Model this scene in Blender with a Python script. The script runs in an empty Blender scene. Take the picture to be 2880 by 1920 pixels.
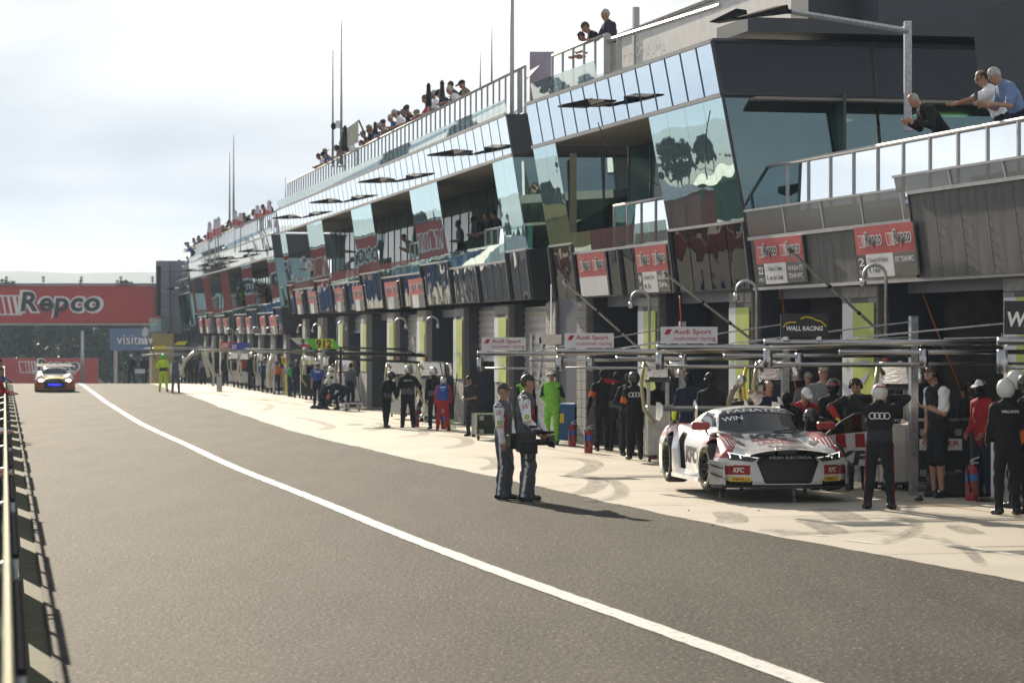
import bpy, bmesh, math, random
import numpy as np
from mathutils import Vector, Matrix
from mathutils.bvhtree import BVHTree
random.seed(7)
rng = np.random.default_rng(7)
R = math.radians
scene = bpy.context.scene
COL = scene.collection

# ------------------------------------------------------------------ camera
CAMZ = 2.25
cam = bpy.data.cameras.new('camera'); cam_o = bpy.data.objects.new('camera', cam); COL.objects.link(cam_o)
cam_o.location = (0, 0, CAMZ); cam_o.rotation_euler = (R(90), 0, 0)
cam.lens = 100; cam.sensor_width = 36; cam.clip_start = 0.5; cam.clip_end = 20000
cam.dof.use_dof = True; cam.dof.focus_distance = 42; cam.dof.aperture_fstop = 4.5
scene.camera = cam_o
scene.render.resolution_x = 1024; scene.render.resolution_y = 682

# ------------------------------------------------------------------ sky and sun
SUN_AZ = math.atan2(-0.315, 0.949)      # direction towards the sun seen from above, measured from +Y
SUN_EL = R(21)
w = bpy.data.worlds.new('World'); scene.world = w; w.use_nodes = True
nt = w.node_tree; nt.nodes.clear()
def WN(t, **kw):
    n = nt.nodes.new(t)
    for k, v in kw.items(): setattr(n, k, v)
    return n
out = WN('ShaderNodeOutputWorld'); bg = WN('ShaderNodeBackground'); bg.inputs['Strength'].default_value = 0.05
sky = WN('ShaderNodeTexSky', sky_type='NISHITA', sun_disc=False)
sky.sun_elevation = SUN_EL; sky.sun_rotation = SUN_AZ; sky.altitude = 700; sky.air_density = 1.0; sky.dust_density = 0.4; sky.ozone_density = 1.0
tc = WN('ShaderNodeTexCoord'); mp = WN('ShaderNodeMapping'); mp.inputs['Scale'].default_value = (2.6, 2.6, 13.0); mp.inputs['Location'].default_value = (2.0, 1.25, 0.75); mp.inputs['Rotation'].default_value = (0, R(4.0), 0)
nz = WN('ShaderNodeTexNoise'); nz.inputs['Scale'].default_value = 1.1; nz.inputs['Detail'].default_value = 6; nz.inputs['Roughness'].default_value = 0.42; nz.inputs['Distortion'].default_value = 0.35
rp = WN('ShaderNodeValToRGB'); rp.color_ramp.elements[0].position = 0.40; rp.color_ramp.elements[1].position = 0.60
rp.color_ramp.elements[0].color = (0.0,)*3 + (1,); rp.color_ramp.elements[1].color = (1, 1, 1, 1)
bw = WN('ShaderNodeRGBToBW'); gain = WN('ShaderNodeVectorMath', operation='SCALE'); gain.inputs['Scale'].default_value = 1.42
mx = WN('ShaderNodeMixRGB'); tint = WN('ShaderNodeMixRGB', blend_type='MULTIPLY'); tint.inputs['Fac'].default_value = 1; tint.inputs['Color2'].default_value = (1.0, 0.975, 0.93, 1)
L = nt.links.new
L(tc.outputs['Generated'], mp.inputs['Vector']); L(mp.outputs['Vector'], nz.inputs['Vector']); L(nz.outputs['Fac'], rp.inputs['Fac'])
L(sky.outputs['Color'], bw.inputs['Color']); L(gain.outputs['Vector'], tint.inputs['Color1'])
L(rp.outputs['Color'], mx.inputs['Fac']); dim = WN('ShaderNodeMixRGB', blend_type='MULTIPLY'); dim.inputs['Fac'].default_value = 1; dim.inputs['Color2'].default_value = (0.705, 0.765, 0.875, 1); veil = WN('ShaderNodeMixRGB'); veil.inputs['Fac'].default_value = 0.88; L(sky.outputs['Color'], veil.inputs['Color1']); even = WN('ShaderNodeMixRGB'); even.inputs['Fac'].default_value = 0.6; even.inputs['Color2'].default_value = (9.25, 9.4, 9.6, 1); L(bw.outputs['Val'], even.inputs['Color1']); L(even.outputs['Color'], veil.inputs['Color2']); L(even.outputs['Color'], gain.inputs[0]); L(veil.outputs['Color'], dim.inputs['Color1']); L(dim.outputs['Color'], mx.inputs['Color1']); L(tint.outputs['Color'], mx.inputs['Color2'])
L(mx.outputs['Color'], bg.inputs['Color']); L(bg.outputs['Background'], out.inputs['Surface'])

sun = bpy.data.lights.new('sun', 'SUN'); sun.energy = 5.0; sun.angle = R(0.6); sun.color = (1.0, 0.87, 0.68)
sun_o = bpy.data.objects.new('sun', sun); COL.objects.link(sun_o)
sd = Vector((math.sin(SUN_AZ)*math.cos(SUN_EL), math.cos(SUN_AZ)*math.cos(SUN_EL), math.sin(SUN_EL)))
sun_o.rotation_euler = sd.to_track_quat('Z', 'Y').to_euler(); sun_o.location = sd*60

vs = scene.view_settings; vs.view_transform = 'Standard'; vs.look = 'None'; vs.gamma = 1; vs.use_curve_mapping = False
vs.exposure = 0.73
scene.cycles.max_bounces = 8; scene.cycles.transparent_max_bounces = 16; scene.cycles.volume_bounces = 0
scene.cycles.use_denoising = True
scene.cycles.sample_clamp_indirect = 6
# ------------------------------------------------------------------ materials
MATS = {}
def mat(name, col, rough=0.6, metal=0.0, var=0.12, vscale=3.0, bump=0.0, bscale=40.0, spec=0.5, ior=1.5, coat=0.0, stretch=None, col2=None, emit=None):
    if name in MATS: return MATS[name]
    m = bpy.data.materials.new(name); m.use_nodes = True; t = m.node_tree; b = t.nodes['Principled BSDF']
    b.inputs['Roughness'].default_value = rough; b.inputs['Metallic'].default_value = metal
    b.inputs['IOR'].default_value = ior; b.inputs['Specular IOR Level'].default_value = spec
    b.inputs['Coat Weight'].default_value = coat; b.inputs['Coat Roughness'].default_value = 0.05
    c = tuple(col) + (1,)
    b.inputs['Base Color'].default_value = c
    if emit: b.inputs['Emission Color'].default_value = c; b.inputs['Emission Strength'].default_value = emit
    if var > 0 or bump > 0:
        tcn = t.nodes.new('ShaderNodeTexCoord'); mpn = t.nodes.new('ShaderNodeMapping'); t.links.new(tcn.outputs['Object'], mpn.inputs['Vector'])
        if stretch: mpn.inputs['Scale'].default_value = stretch
    if var > 0:
        n = t.nodes.new('ShaderNodeTexNoise'); n.inputs['Scale'].default_value = vscale; n.inputs['Detail'].default_value = 5
        t.links.new(mpn.outputs['Vector'], n.inputs['Vector'])
        r = t.nodes.new('ShaderNodeValToRGB'); lo = tuple(x*(1-var) for x in col); hi = col2 or tuple(min(1, x*(1+var)) for x in col)
        r.color_ramp.elements[0].position = 0.32; r.color_ramp.elements[1].position = 0.68
        r.color_ramp.elements[0].color = lo + (1,); r.color_ramp.elements[1].color = tuple(hi) + (1,)
        t.links.new(n.outputs['Fac'], r.inputs['Fac']); t.links.new(r.outputs['Color'], b.inputs['Base Color'])
        if not emit:
            rr = t.nodes.new('ShaderNodeMapRange'); rr.inputs['To Min'].default_value = max(0.02, rough*0.82); rr.inputs['To Max'].default_value = min(1, rough*1.18)
            t.links.new(n.outputs['Fac'], rr.inputs['Value']); t.links.new(rr.outputs['Result'], b.inputs['Roughness'])
    if bump > 0:
        n2 = t.nodes.new('ShaderNodeTexNoise'); n2.inputs['Scale'].default_value = bscale; n2.inputs['Detail'].default_value = 4
        t.links.new(mpn.outputs['Vector'], n2.inputs['Vector'])
        bm = t.nodes.new('ShaderNodeBump'); bm.inputs['Strength'].default_value = bump; bm.inputs['Distance'].default_value = 0.02
        t.links.new(n2.outputs['Fac'], bm.inputs['Height']); t.links.new(bm.outputs['Normal'], b.inputs['Normal'])
    MATS[name] = m; return m

def glassmat(name, tint, refl0, refl1, wave=0.0, wscale=0.6, rough=0.0, gcol=(0.92, 0.96, 1.0)):
    """tinted pane: see-through tint mixed with a mirror layer that grows towards grazing angles"""
    if name in MATS: return MATS[name]
    m = bpy.data.materials.new(name); m.use_nodes = True; t = m.node_tree; t.nodes.clear()
    o = t.nodes.new('ShaderNodeOutputMaterial'); mixn = t.nodes.new('ShaderNodeMixShader')
    tr = t.nodes.new('ShaderNodeBsdfTransparent'); tr.inputs['Color'].default_value = tuple(tint) + (1,)
    gl = t.nodes.new('ShaderNodeBsdfGlossy'); gl.inputs['Roughness'].default_value = rough; gl.inputs['Color'].default_value = gcol + (1,)
    lw = t.nodes.new('ShaderNodeLayerWeight'); lw.inputs['Blend'].default_value = 0.35
    mr = t.nodes.new('ShaderNodeMapRange'); mr.inputs['To Min'].default_value = refl0; mr.inputs['To Max'].default_value = refl1
    t.links.new(lw.outputs['Fresnel'], mr.inputs['Value']); t.links.new(mr.outputs['Result'], mixn.inputs['Fac'])
    t.links.new(tr.outputs[0], mixn.inputs[1]); t.links.new(gl.outputs[0], mixn.inputs[2]); t.links.new(mixn.outputs[0], o.inputs['Surface'])
    if wave > 0:
        tcn = t.nodes.new('ShaderNodeNewGeometry'); n = t.nodes.new('ShaderNodeTexNoise'); n.inputs['Scale'].default_value = wscale; n.inputs['Detail'].default_value = 1
        bm = t.nodes.new('ShaderNodeBump'); bm.inputs['Strength'].default_value = wave; bm.inputs['Distance'].default_value = 0.1
        t.links.new(tcn.outputs['Position'], n.inputs['Vector']); t.links.new(n.outputs['Fac'], bm.inputs['Height']); t.links.new(bm.outputs['Normal'], gl.inputs['Normal'])
    MATS[name] = m; return m

def wavemirror(name, col, metal, rough, wave, wscale, ior=1.5):
    if name in MATS: return MATS[name]
    m = mat(name, col, rough=rough, metal=metal, var=0, ior=ior)
    t = m.node_tree; b = t.nodes['Principled BSDF']
    tcn = t.nodes.new('ShaderNodeNewGeometry'); n = t.nodes.new('ShaderNodeTexNoise'); n.inputs['Scale'].default_value = wscale; n.inputs['Detail'].default_value = 1.5
    bm = t.nodes.new('ShaderNodeBump'); bm.inputs['Strength'].default_value = wave; bm.inputs['Distance'].default_value = 0.1
    t.links.new(tcn.outputs['Position'], n.inputs['Vector']); t.links.new(n.outputs['Fac'], bm.inputs['Height']); t.links.new(bm.outputs['Normal'], b.inputs['Normal'])
    return m

def fabric(col, rough=0.85):
    k = 'fabric_%.3f_%.3f_%.3f' % tuple(col)
    return mat(k, col, rough=rough, var=0.16, vscale=9, bump=0.35, bscale=28, spec=0.25)
def paint(col, rough=0.4, k='paint'):
    return mat('%s_%.3f_%.3f_%.3f_%.2f' % ((k,) + tuple(col) + (rough,)), col, rough=rough, var=0.08, vscale=4)

M_ALU = mat('brushed_aluminium', (0.62, 0.62, 0.62), rough=0.28, metal=1.0, var=0.1, vscale=8)
M_CHROME = mat('polished_steel_pipe', (0.38, 0.38, 0.38), rough=0.2, metal=1.0, var=0.05, vscale=6)
M_GALV = mat('galvanised_steel', (0.42, 0.44, 0.46), rough=0.45, metal=0.8, var=0.22, vscale=14)
M_FRAME = mat('pale_anodised_frame', (0.48, 0.48, 0.48), rough=0.5, metal=0.4, var=0.08)
M_DARKFRAME = mat('dark_grey_frame', (0.045, 0.048, 0.055), rough=0.45, var=0.1)
M_BLACK = mat('black_plastic', (0.012, 0.012, 0.013), rough=0.5, var=0.1)
M_BLACKGLOSS = mat('black_gloss', (0.01, 0.01, 0.011), rough=0.15, var=0.0)
M_RUBBER = mat('tyre_rubber', (0.018, 0.018, 0.018), rough=0.75, var=0.2, vscale=12, bump=0.2, bscale=60)
M_WHITE = mat('white_paint', (0.75, 0.75, 0.74), rough=0.4, var=0.05)
M_RED = mat('red_paint', (0.45, 0.02, 0.025), rough=0.35, var=0.06)
M_YELLOW = mat('yellow_paint', (0.72, 0.52, 0.02), rough=0.45, var=0.06)
M_REDSIGN = mat('red_sign_print', (0.50, 0.055, 0.05), rough=0.42, var=0.06)
M_GREYSIGN = mat('grey_sign_print', (0.11, 0.10, 0.085), rough=0.42, var=0.05)
M_LETTER = mat('charcoal_letter', (0.035, 0.036, 0.04), rough=0.5, var=0.0)
M_WHITELET = mat('white_letter', (0.78, 0.78, 0.78), rough=0.5, var=0.0)
M_LAMP = mat('lamp_body_dark', (0.022, 0.022, 0.024), rough=0.9, var=0.1, spec=0.05)
M_SILVERCASE = mat('silver_case_panel', (0.45, 0.44, 0.42), rough=0.38, metal=0.6, var=0.15, vscale=5, bump=0.05)
M_FOIL = mat('crinkled_foil', (0.78, 0.77, 0.75), rough=0.22, metal=0.9, var=0.1, vscale=10, bump=0.55, bscale=9, stretch=(1, 1, 2.5))
M_SKIN = mat('skin_light', (0.42, 0.23, 0.155), rough=0.5, var=0.1, vscale=14)
M_SKIN2 = mat('skin_tan', (0.30, 0.155, 0.10), rough=0.5, var=0.1, vscale=14)
M_SKIN3 = mat('skin_dark', (0.14, 0.075, 0.05), rough=0.5, var=0.1, vscale=14)
M_HAIRD = mat('hair_dark', (0.02, 0.014, 0.01), rough=0.55, var=0.3, vscale=30, bump=0.5, bscale=70)
M_HAIRB = mat('hair_brown', (0.075, 0.04, 0.02), rough=0.55, var=0.3, vscale=30, bump=0.5, bscale=70)
M_HAIRG = mat('hair_grey', (0.42, 0.40, 0.38), rough=0.6, var=0.25, vscale=30, bump=0.5, bscale=70)

# ------------------------------------------------------------------ building of meshes (all geometry is given in world metres)
WLOC = {}
def link(o, parent=None, wloc=None):
    COL.objects.link(o)
    if wloc is not None: WLOC[o.name] = Vector(wloc)
    if parent is not None:
        o.parent = parent; o.location = Vector(wloc) - WLOC[parent.name]
    elif wloc is not None: o.location = wloc
    return o
def tag(o, label=None, cat=None, group=None, kind=None):
    if label: o['label'] = label
    if cat: o['category'] = cat
    if group: o['group'] = group
    if kind: o['kind'] = kind
    return o
def empty(name, loc, label=None, cat=None, group=None, parent=None):
    o = bpy.data.objects.new(name, None); o.empty_display_size = 0.2
    link(o, parent, loc); tag(o, label, cat, group); return o
def mesh_obj(name, V, F, mats, parent=None, fmat=None, smooth=False, origin=None):
    V = np.asarray(V, float)
    mn, mxx = V.min(0), V.max(0)
    if origin is None: origin = np.array([(mn[0]+mxx[0])/2, (mn[1]+mxx[1])/2, mn[2]])
    me = bpy.data.meshes.new(name)
    if isinstance(F, np.ndarray) and F.ndim == 2:
        k = F.shape[1]; n = len(F)
        me.vertices.add(len(V)); me.vertices.foreach_set('co', (V-origin).astype(np.float32).ravel())
        me.loops.add(n*k); me.loops.foreach_set('vertex_index', F.astype(np.int32).ravel())
        me.polygons.add(n); me.polygons.foreach_set('loop_start', np.arange(0, n*k, k, dtype=np.int32))
        me.update(calc_edges=True)
    else:
        me.from_pydata([tuple(v) for v in (V-origin)], [], [tuple(f) for f in F]); me.update()
    if not isinstance(mats, (list, tuple)): mats = [mats]
    for m in mats: me.materials.append(m)
    if fmat is not None: me.polygons.foreach_set('material_index', np.asarray(fmat, dtype=np.int32))
    if smooth: me.polygons.foreach_set('use_smooth', [True]*len(me.polygons))
    o = bpy.data.objects.new(name, me); link(o, parent, origin); return o

class MB:
    """collects shapes of one part; build() makes ONE mesh object of them"""
    def __init__(s): s.V = []; s.F = []; s.M = []; s.m = 0
    def add(s, V, F):
        o = len(s.V); s.V += [tuple(v) for v in V]; s.F += [tuple(i+o for i in f) for f in F]; s.M += [s.m]*len(F); return s
    def mi(s, i): s.m = i; return s
    def hexa(s, p):   # 8 points: bottom 4 (ccw seen from above), top 4
        return s.add(p, [(3,2,1,0),(4,5,6,7),(0,1,5,4),(1,2,6,5),(2,3,7,6),(3,0,4,7)])
    def box(s, c, size, ax=None, bev=0.0):
        c = Vector(c); ax = ax or (Vector((1,0,0)), Vector((0,1,0)), Vector((0,0,1)))
        a, b, d = [Vector(v)*(k/2) for v, k in zip(ax, size)]
        if bev <= 0:
            return s.hexa([c-a-b-d, c+a-b-d, c+a+b-d, c-a+b-d, c-a-b+d, c+a-b+d, c+a+b+d, c-a+b+d])
        # chamfered box: four rings of eight points
        ua, ub, uz = [Vector(v) for v in ax]; V = []; F = [tuple(range(7,-1,-1)), tuple(range(24,32))]
        for zz, ins in ((-size[2]/2, bev), (-size[2]/2+bev, 0), (size[2]/2-bev, 0), (size[2]/2, bev)):
            ha, hb = size[0]/2-ins, size[1]/2-ins
            for (x, y) in ((ha, -hb+bev), (ha, hb-bev), (ha-bev, hb), (-ha+bev, hb), (-ha, hb-bev), (-ha, -hb+bev), (-ha+bev, -hb), (ha-bev, -hb)):
                V.append(c+ua*x+ub*y+uz*zz)
        for k in range(3):
            for i in range(8): j = (i+1) % 8; F.append((k*8+i, k*8+j, k*8+8+j, k*8+8+i))
        return s.add(V, F)
    def tube(s, path, r, n=8, caps=True, closed=False):
        P = [Vector(p) for p in path]; k = len(P); rr = r if isinstance(r, (list, tuple)) else [r]*k
        V = []; F = []; up = None
        for i in range(k):
            if closed: t = (P[(i+1) % k]-P[i-1])
            else: t = (P[min(i+1, k-1)]-P[max(i-1, 0)])
            t.normalize()
            if up is None: up = Vector((0,0,1)) if abs(t.z) < 0.95 else Vector((1,0,0))
            a = t.cross(up)
            if a.length < 1e-5: a = t.orthogonal()
            a.normalize(); b = a.cross(t); up = b
            for j in range(n):
                an = 2*math.pi*j/n; V.append(P[i]+(a*math.cos(an)+b*math.sin(an))*rr[i])
        for i in range(k if closed else k-1):
            for j in range(n):
                q = (j+1) % n; i2 = (i+1) % k; F.append((i*n+j, i2*n+j, i2*n+q, i*n+q))
        if caps and not closed: F += [tuple(range(n)), tuple(range((k-1)*n+n-1, (k-1)*n-1, -1))]
        return s.add(V, F)
    def lathe(s, prof, c=(0,0,0), ax=(0,0,1), n=20, ux=None):
        c = Vector(c); ax = Vector(ax).normalized(); a = Vector(ux) if ux else ax.orthogonal().normalized(); b = ax.cross(a)
        V = []; F = []
        for (r, h) in prof:
            for j in range(n):
                an = 2*math.pi*j/n; V.append(c+ax*h+(a*math.cos(an)+b*math.sin(an))*r)
        for i in range(len(prof)-1):
            for j in range(n): q = (j+1) % n; F.append((i*n+j, i*n+q, i*n+n+q, i*n+n+j))
        return s.add(V, F)
    def quad(s, a, b, c, d): return s.add([a, b, c, d], [(0,1,2,3)])
    def prism(s, pts, off):   # polygon pts extruded by vector off
        n = len(pts); P = [Vector(p) for p in pts]; o = Vector(off)
        F = [tuple(range(n-1,-1,-1)), tuple(range(n, 2*n))] + [(i, (i+1) % n, n+(i+1) % n, n+i) for i in range(n)]
        return s.add(P+[p+o for p in P], F)
    def ell(s, c, r, n=12, ax=None):
        c = Vector(c); ax = ax or (Vector((1,0,0)), Vector((0,1,0)), Vector((0,0,1))); V = []; F = []; h = n//2
        for i in range(h+1):
            th = math.pi*i/h
            for j in range(n):
                ph = 2*math.pi*j/n
                V.append(c+Vector(ax[0])*(r[0]*math.sin(th)*math.cos(ph))+Vector(ax[1])*(r[1]*math.sin(th)*math.sin(ph))+Vector(ax[2])*(r[2]*math.cos(th)))
        for i in range(h):
            for j in range(n): q = (j+1) % n; F.append((i*n+j, i*n+n+j, i*n+n+q, i*n+q))
        return s.add(V, F)
    def build(s, name, mats, parent=None, smooth=False, label=None, cat=None, group=None, kind=None, origin=None):
        o = mesh_obj(name, s.V, s.F, mats, parent, s.M if any(s.M) else None, smooth, origin)
        return tag(o, label, cat, group, kind)
def copy_tree(o, dloc, label=None, group=None, parent=None):
    c = o.copy(); COL.objects.link(c); c.parent = parent
    if parent is None: c.location = Vector(o.location)+Vector(dloc); WLOC[c.name] = Vector(c.location)
    if label: c['label'] = label
    if group: c['group'] = group
    for ch in [k for k in bpy.data.objects if k.parent == o]: copy_tree(ch, (0,0,0), parent=c)
    return c

# ------------------------------------------------------------------ pixel (2880 x 1920 measure of the photograph) to metres
FPX = 8000.0
def Gd(x, y):
    Y = CAMZ*FPX/(y-960)
    for _ in range(12): Y = (CAMZ-float(gz(Y)))*FPX/(y-960)
    return Vector(((x-1440)/FPX*Y, Y, float(gz(Y))))
def AT(x, y, Y): return Vector(((x-1440)/FPX*Y, Y, CAMZ-(y-960)/FPX*Y))

# ------------------------------------------------------------------ lettering
TCACHE = {}
def text2d(body, bold=0.0, shear=0.0, sx=1.0, space=1.0):
    key = (body, bold, shear, sx, space)
    if key in TCACHE: return TCACHE[key]
    cu = bpy.data.curves.new('t', 'FONT'); cu.body = body; cu.size = 1; cu.shear = shear; cu.offset = bold; cu.space_character = space; cu.resolution_u = 3
    cu.align_x = 'LEFT'
    o = bpy.data.objects.new('t', cu); COL.objects.link(o); dg = bpy.context.evaluated_depsgraph_get(); dg.update()
    me = bpy.data.meshes.new_from_object(o.evaluated_get(dg))
    V = np.array([v.co[:2] for v in me.vertices]); F = [tuple(p.vertices) for p in me.polygons]
    V[:, 0] *= sx
    bpy.data.objects.remove(o); bpy.data.curves.remove(cu); bpy.data.meshes.remove(me)
    TCACHE[key] = (V, F); return TCACHE[key]
def letters(name, body, o, u, v, width, height, mat_, parent, bold=0.0, shear=0.0, lift=0.004, fit='both', space=1.0, bvh=None, nrm=None, sub=0, mat2=None):
    """lettering in the plane through o spanned by unit vectors u (right) and v (up); fitted into width x height, o = lower left"""
    V, F = text2d(body, bold, shear, 1.0, space)
    mn, mxv = V.min(0), V.max(0); sz = mxv-mn
    if fit == 'both': k = (width/sz[0], height/sz[1])
    elif fit == 'h': k = (height/sz[1],)*2
    else: k = (width/sz[0],)*2
    P = (V-mn)*np.array(k)
    return flat_print(name, P, F, o, u, v, mat_, parent, lift, bvh, nrm, sub)
def flat_print(name, P, F, o, u, v, mat_, parent, lift=0.004, bvh=None, nrm=None, sub=0):
    u = Vector(u); v = Vector(v); n = Vector(nrm) if nrm is not None else u.cross(v); n.normalize(); o = Vector(o)
    if bvh is None:
        W = [o+u*float(p[0])+v*float(p[1])+n*lift for p in P]
        return mesh_obj(name, [tuple(q) for q in W], F, mat_, parent)
    bm = bmesh.new(); vv = [bm.verts.new((float(p[0]), float(p[1]), 0)) for p in P]
    for f in F:
        try: bm.faces.new([vv[i] for i in f])
        except ValueError: pass
    bmesh.ops.triangulate(bm, faces=bm.faces[:])
    for _ in range(sub):
        lim = max(0.05, 0.0); ed = [e for e in bm.edges if e.calc_length() > lim]
        if not ed: break
        bmesh.ops.subdivide_edges(bm, edges=ed, cuts=1); bmesh.ops.triangulate(bm, faces=bm.faces[:])
    bm.verts.index_update(); W = []
    for q in bm.verts:
        p = o+u*q.co.x+v*q.co.y; h = bvh.ray_cast(p+n*1.2, -n, 2.4)
        W.append(tuple((h[0] if h[0] is not None else p)+n*lift))
    FF = [tuple(x.index for x in f.verts) for f in bm.faces]; bm.free()
    return mesh_obj(name, W, FF, mat_, parent)
def bvh_of(obs):
    V = []; F = []
    for o in (obs if isinstance(obs, (list, tuple)) else [obs]):
        k = len(V); W = WLOC[o.name]; V += [tuple(v.co+W) for v in o.data.vertices]; F += [tuple(i+k for i in p.vertices) for p in o.data.polygons]
    return BVHTree.FromPolygons(V, F)

# ------------------------------------------------------------------ implicit surfaces -> quads
def surface_nets(F, org, h):
    """F scalar grid (<0 inside) -> verts, quads"""
    S = F < 0
    nx, ny, nz_ = F.shape
    cnt = np.zeros((nx-1, ny-1, nz_-1), np.int8)
    for dx in (0, 1):
        for dy in (0, 1):
            for dz in (0, 1): cnt += S[dx:nx-1+dx, dy:ny-1+dy, dz:nz_-1+dz]
    act = (cnt > 0) & (cnt < 8); idx = np.argwhere(act); n = len(idx)
    vid = np.full(act.shape, -1, np.int32); vid[act] = np.arange(n)
    acc = np.zeros((n, 3)); num = np.zeros(n); c8 = [(a, b, c) for a in (0, 1) for b in (0, 1) for c in (0, 1)]
    for p in c8:
        for ax in range(3):
            if p[ax] == 1: continue
            q = list(p); q[ax] = 1
            a = F[idx[:,0]+p[0], idx[:,1]+p[1], idx[:,2]+p[2]]; b = F[idx[:,0]+q[0], idx[:,1]+q[1], idx[:,2]+q[2]]
            m = (a < 0) != (b < 0); t = np.where(m, a/np.where(m, a-b, 1), 0)
            pos = np.array(p, float)[None].repeat(n, 0); pos[:, ax] += t
            acc[m] += pos[m]; num[m] += 1
    V = (idx+acc/num[:, None])*h+np.asarray(org)
    Q = []
    for ax in range(3):
        a = S; sl0 = [slice(None)]*3; sl1 = [slice(None)]*3; sl0[ax] = slice(0, -1); sl1[ax] = slice(1, None)
        d = a[tuple(sl0)].astype(np.int8)-a[tuple(sl1)].astype(np.int8); e = np.argwhere(d != 0)
        o1, o2 = (ax+1) % 3, (ax+2) % 3
        ok = (e[:, o1] > 0) & (e[:, o2] > 0) & (e[:, o1] < F.shape[o1]-1) & (e[:, o2] < F.shape[o2]-1)
        e = e[ok]
        if not len(e): continue
        dd = d[tuple(e.T)]
        def at(a1, a2):
            g = e.copy(); g[:, o1] += a1; g[:, o2] += a2; return vid[tuple(g.T)]
        q = np.stack([at(-1,-1), at(0,-1), at(0,0), at(-1,0)], 1); fl = dd < 0; q[fl] = q[fl][:, ::-1]; Q.append(q)
    return V, np.concatenate(Q), idx
# ------------------------------------------------------------------ ground, pit lane, apron
def gz(Y):
    """height of the ground: nearly level pit lane that tips over a crest and falls away"""
    Y = np.asarray(Y, float); d = np.clip(Y-160, 0, None); a = np.clip(d, 0, 60)
    return -0.0024*np.clip(Y-60, 0, 200)-(0.00030*a*a + 0.034*np.clip(d-60, 0, 110))
YS = np.concatenate([np.arange(-40, 140, 10), np.arange(140, 345, 5), np.array([350, 400, 600, 900, 1500, 2500, 4000, 6000])]).astype(float)
def curve(pts):
    P = sorted([(p[1], p[0]) for p in pts]); ys = np.array([p[0] for p in P]); xs = np.array([p[1] for p in P])
    def f(Y):
        Y = np.asarray(Y, float); r = np.interp(Y, ys, xs)
        s0 = (xs[1]-xs[0])/(ys[1]-ys[0]); s1 = (xs[-1]-xs[-2])/(ys[-1]-ys[-2])
        r = np.where(Y < ys[0], xs[0]+(Y-ys[0])*s0, r); return np.where(Y > ys[-1], xs[-1]+(Y-ys[-1])*s1, r)
    fine = np.arange(ys[0]-60, ys[-1]+400, 2.0); v = f(fine); k = np.hanning(9); k /= k.sum()
    v = np.convolve(np.pad(v, 4, mode='edge'), k, 'valid')
    return lambda Y: np.interp(np.asarray(Y, float), fine, v)
WALLX = lambda Y: -3.16-0.1785*(np.asarray(Y, float)-18.75)
PX = lambda pts: [tuple(Gd(*p).xy) for p in pts]
EDGE = curve(PX([(2880,1635),(2515,1569),(2241,1516.6),(1935,1466.5),(1640,1394),(1386,1339),(1191,1300),(996,1255),(816,1210),(664,1160),(542,1115),(470,1092)]))
LINE = curve(PX([(2262,1915),(1967,1804),(1640,1698),(1112,1500),(906,1410.6),(653,1313),(400,1194),(300,1132),(228,1080)]))
def strip(name, f0, f1, ys, lift, m, kind='structure', nx=1, origin=None, parent=None):
    V = []; F = []
    for Y in ys:
        a, b = float(f0(Y)), float(f1(Y))
        for i in range(nx+1): V.append((a+(b-a)*i/nx, Y, float(gz(Y))+lift))
    k = nx+1
    for j in range(len(ys)-1):
        for i in range(nx): F.append((j*k+i, j*k+i+1, j*k+k+i+1, j*k+k+i))
    o = mesh_obj(name, V, F, m, parent, origin=origin); 
    if kind: o['kind'] = kind
    return o

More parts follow.
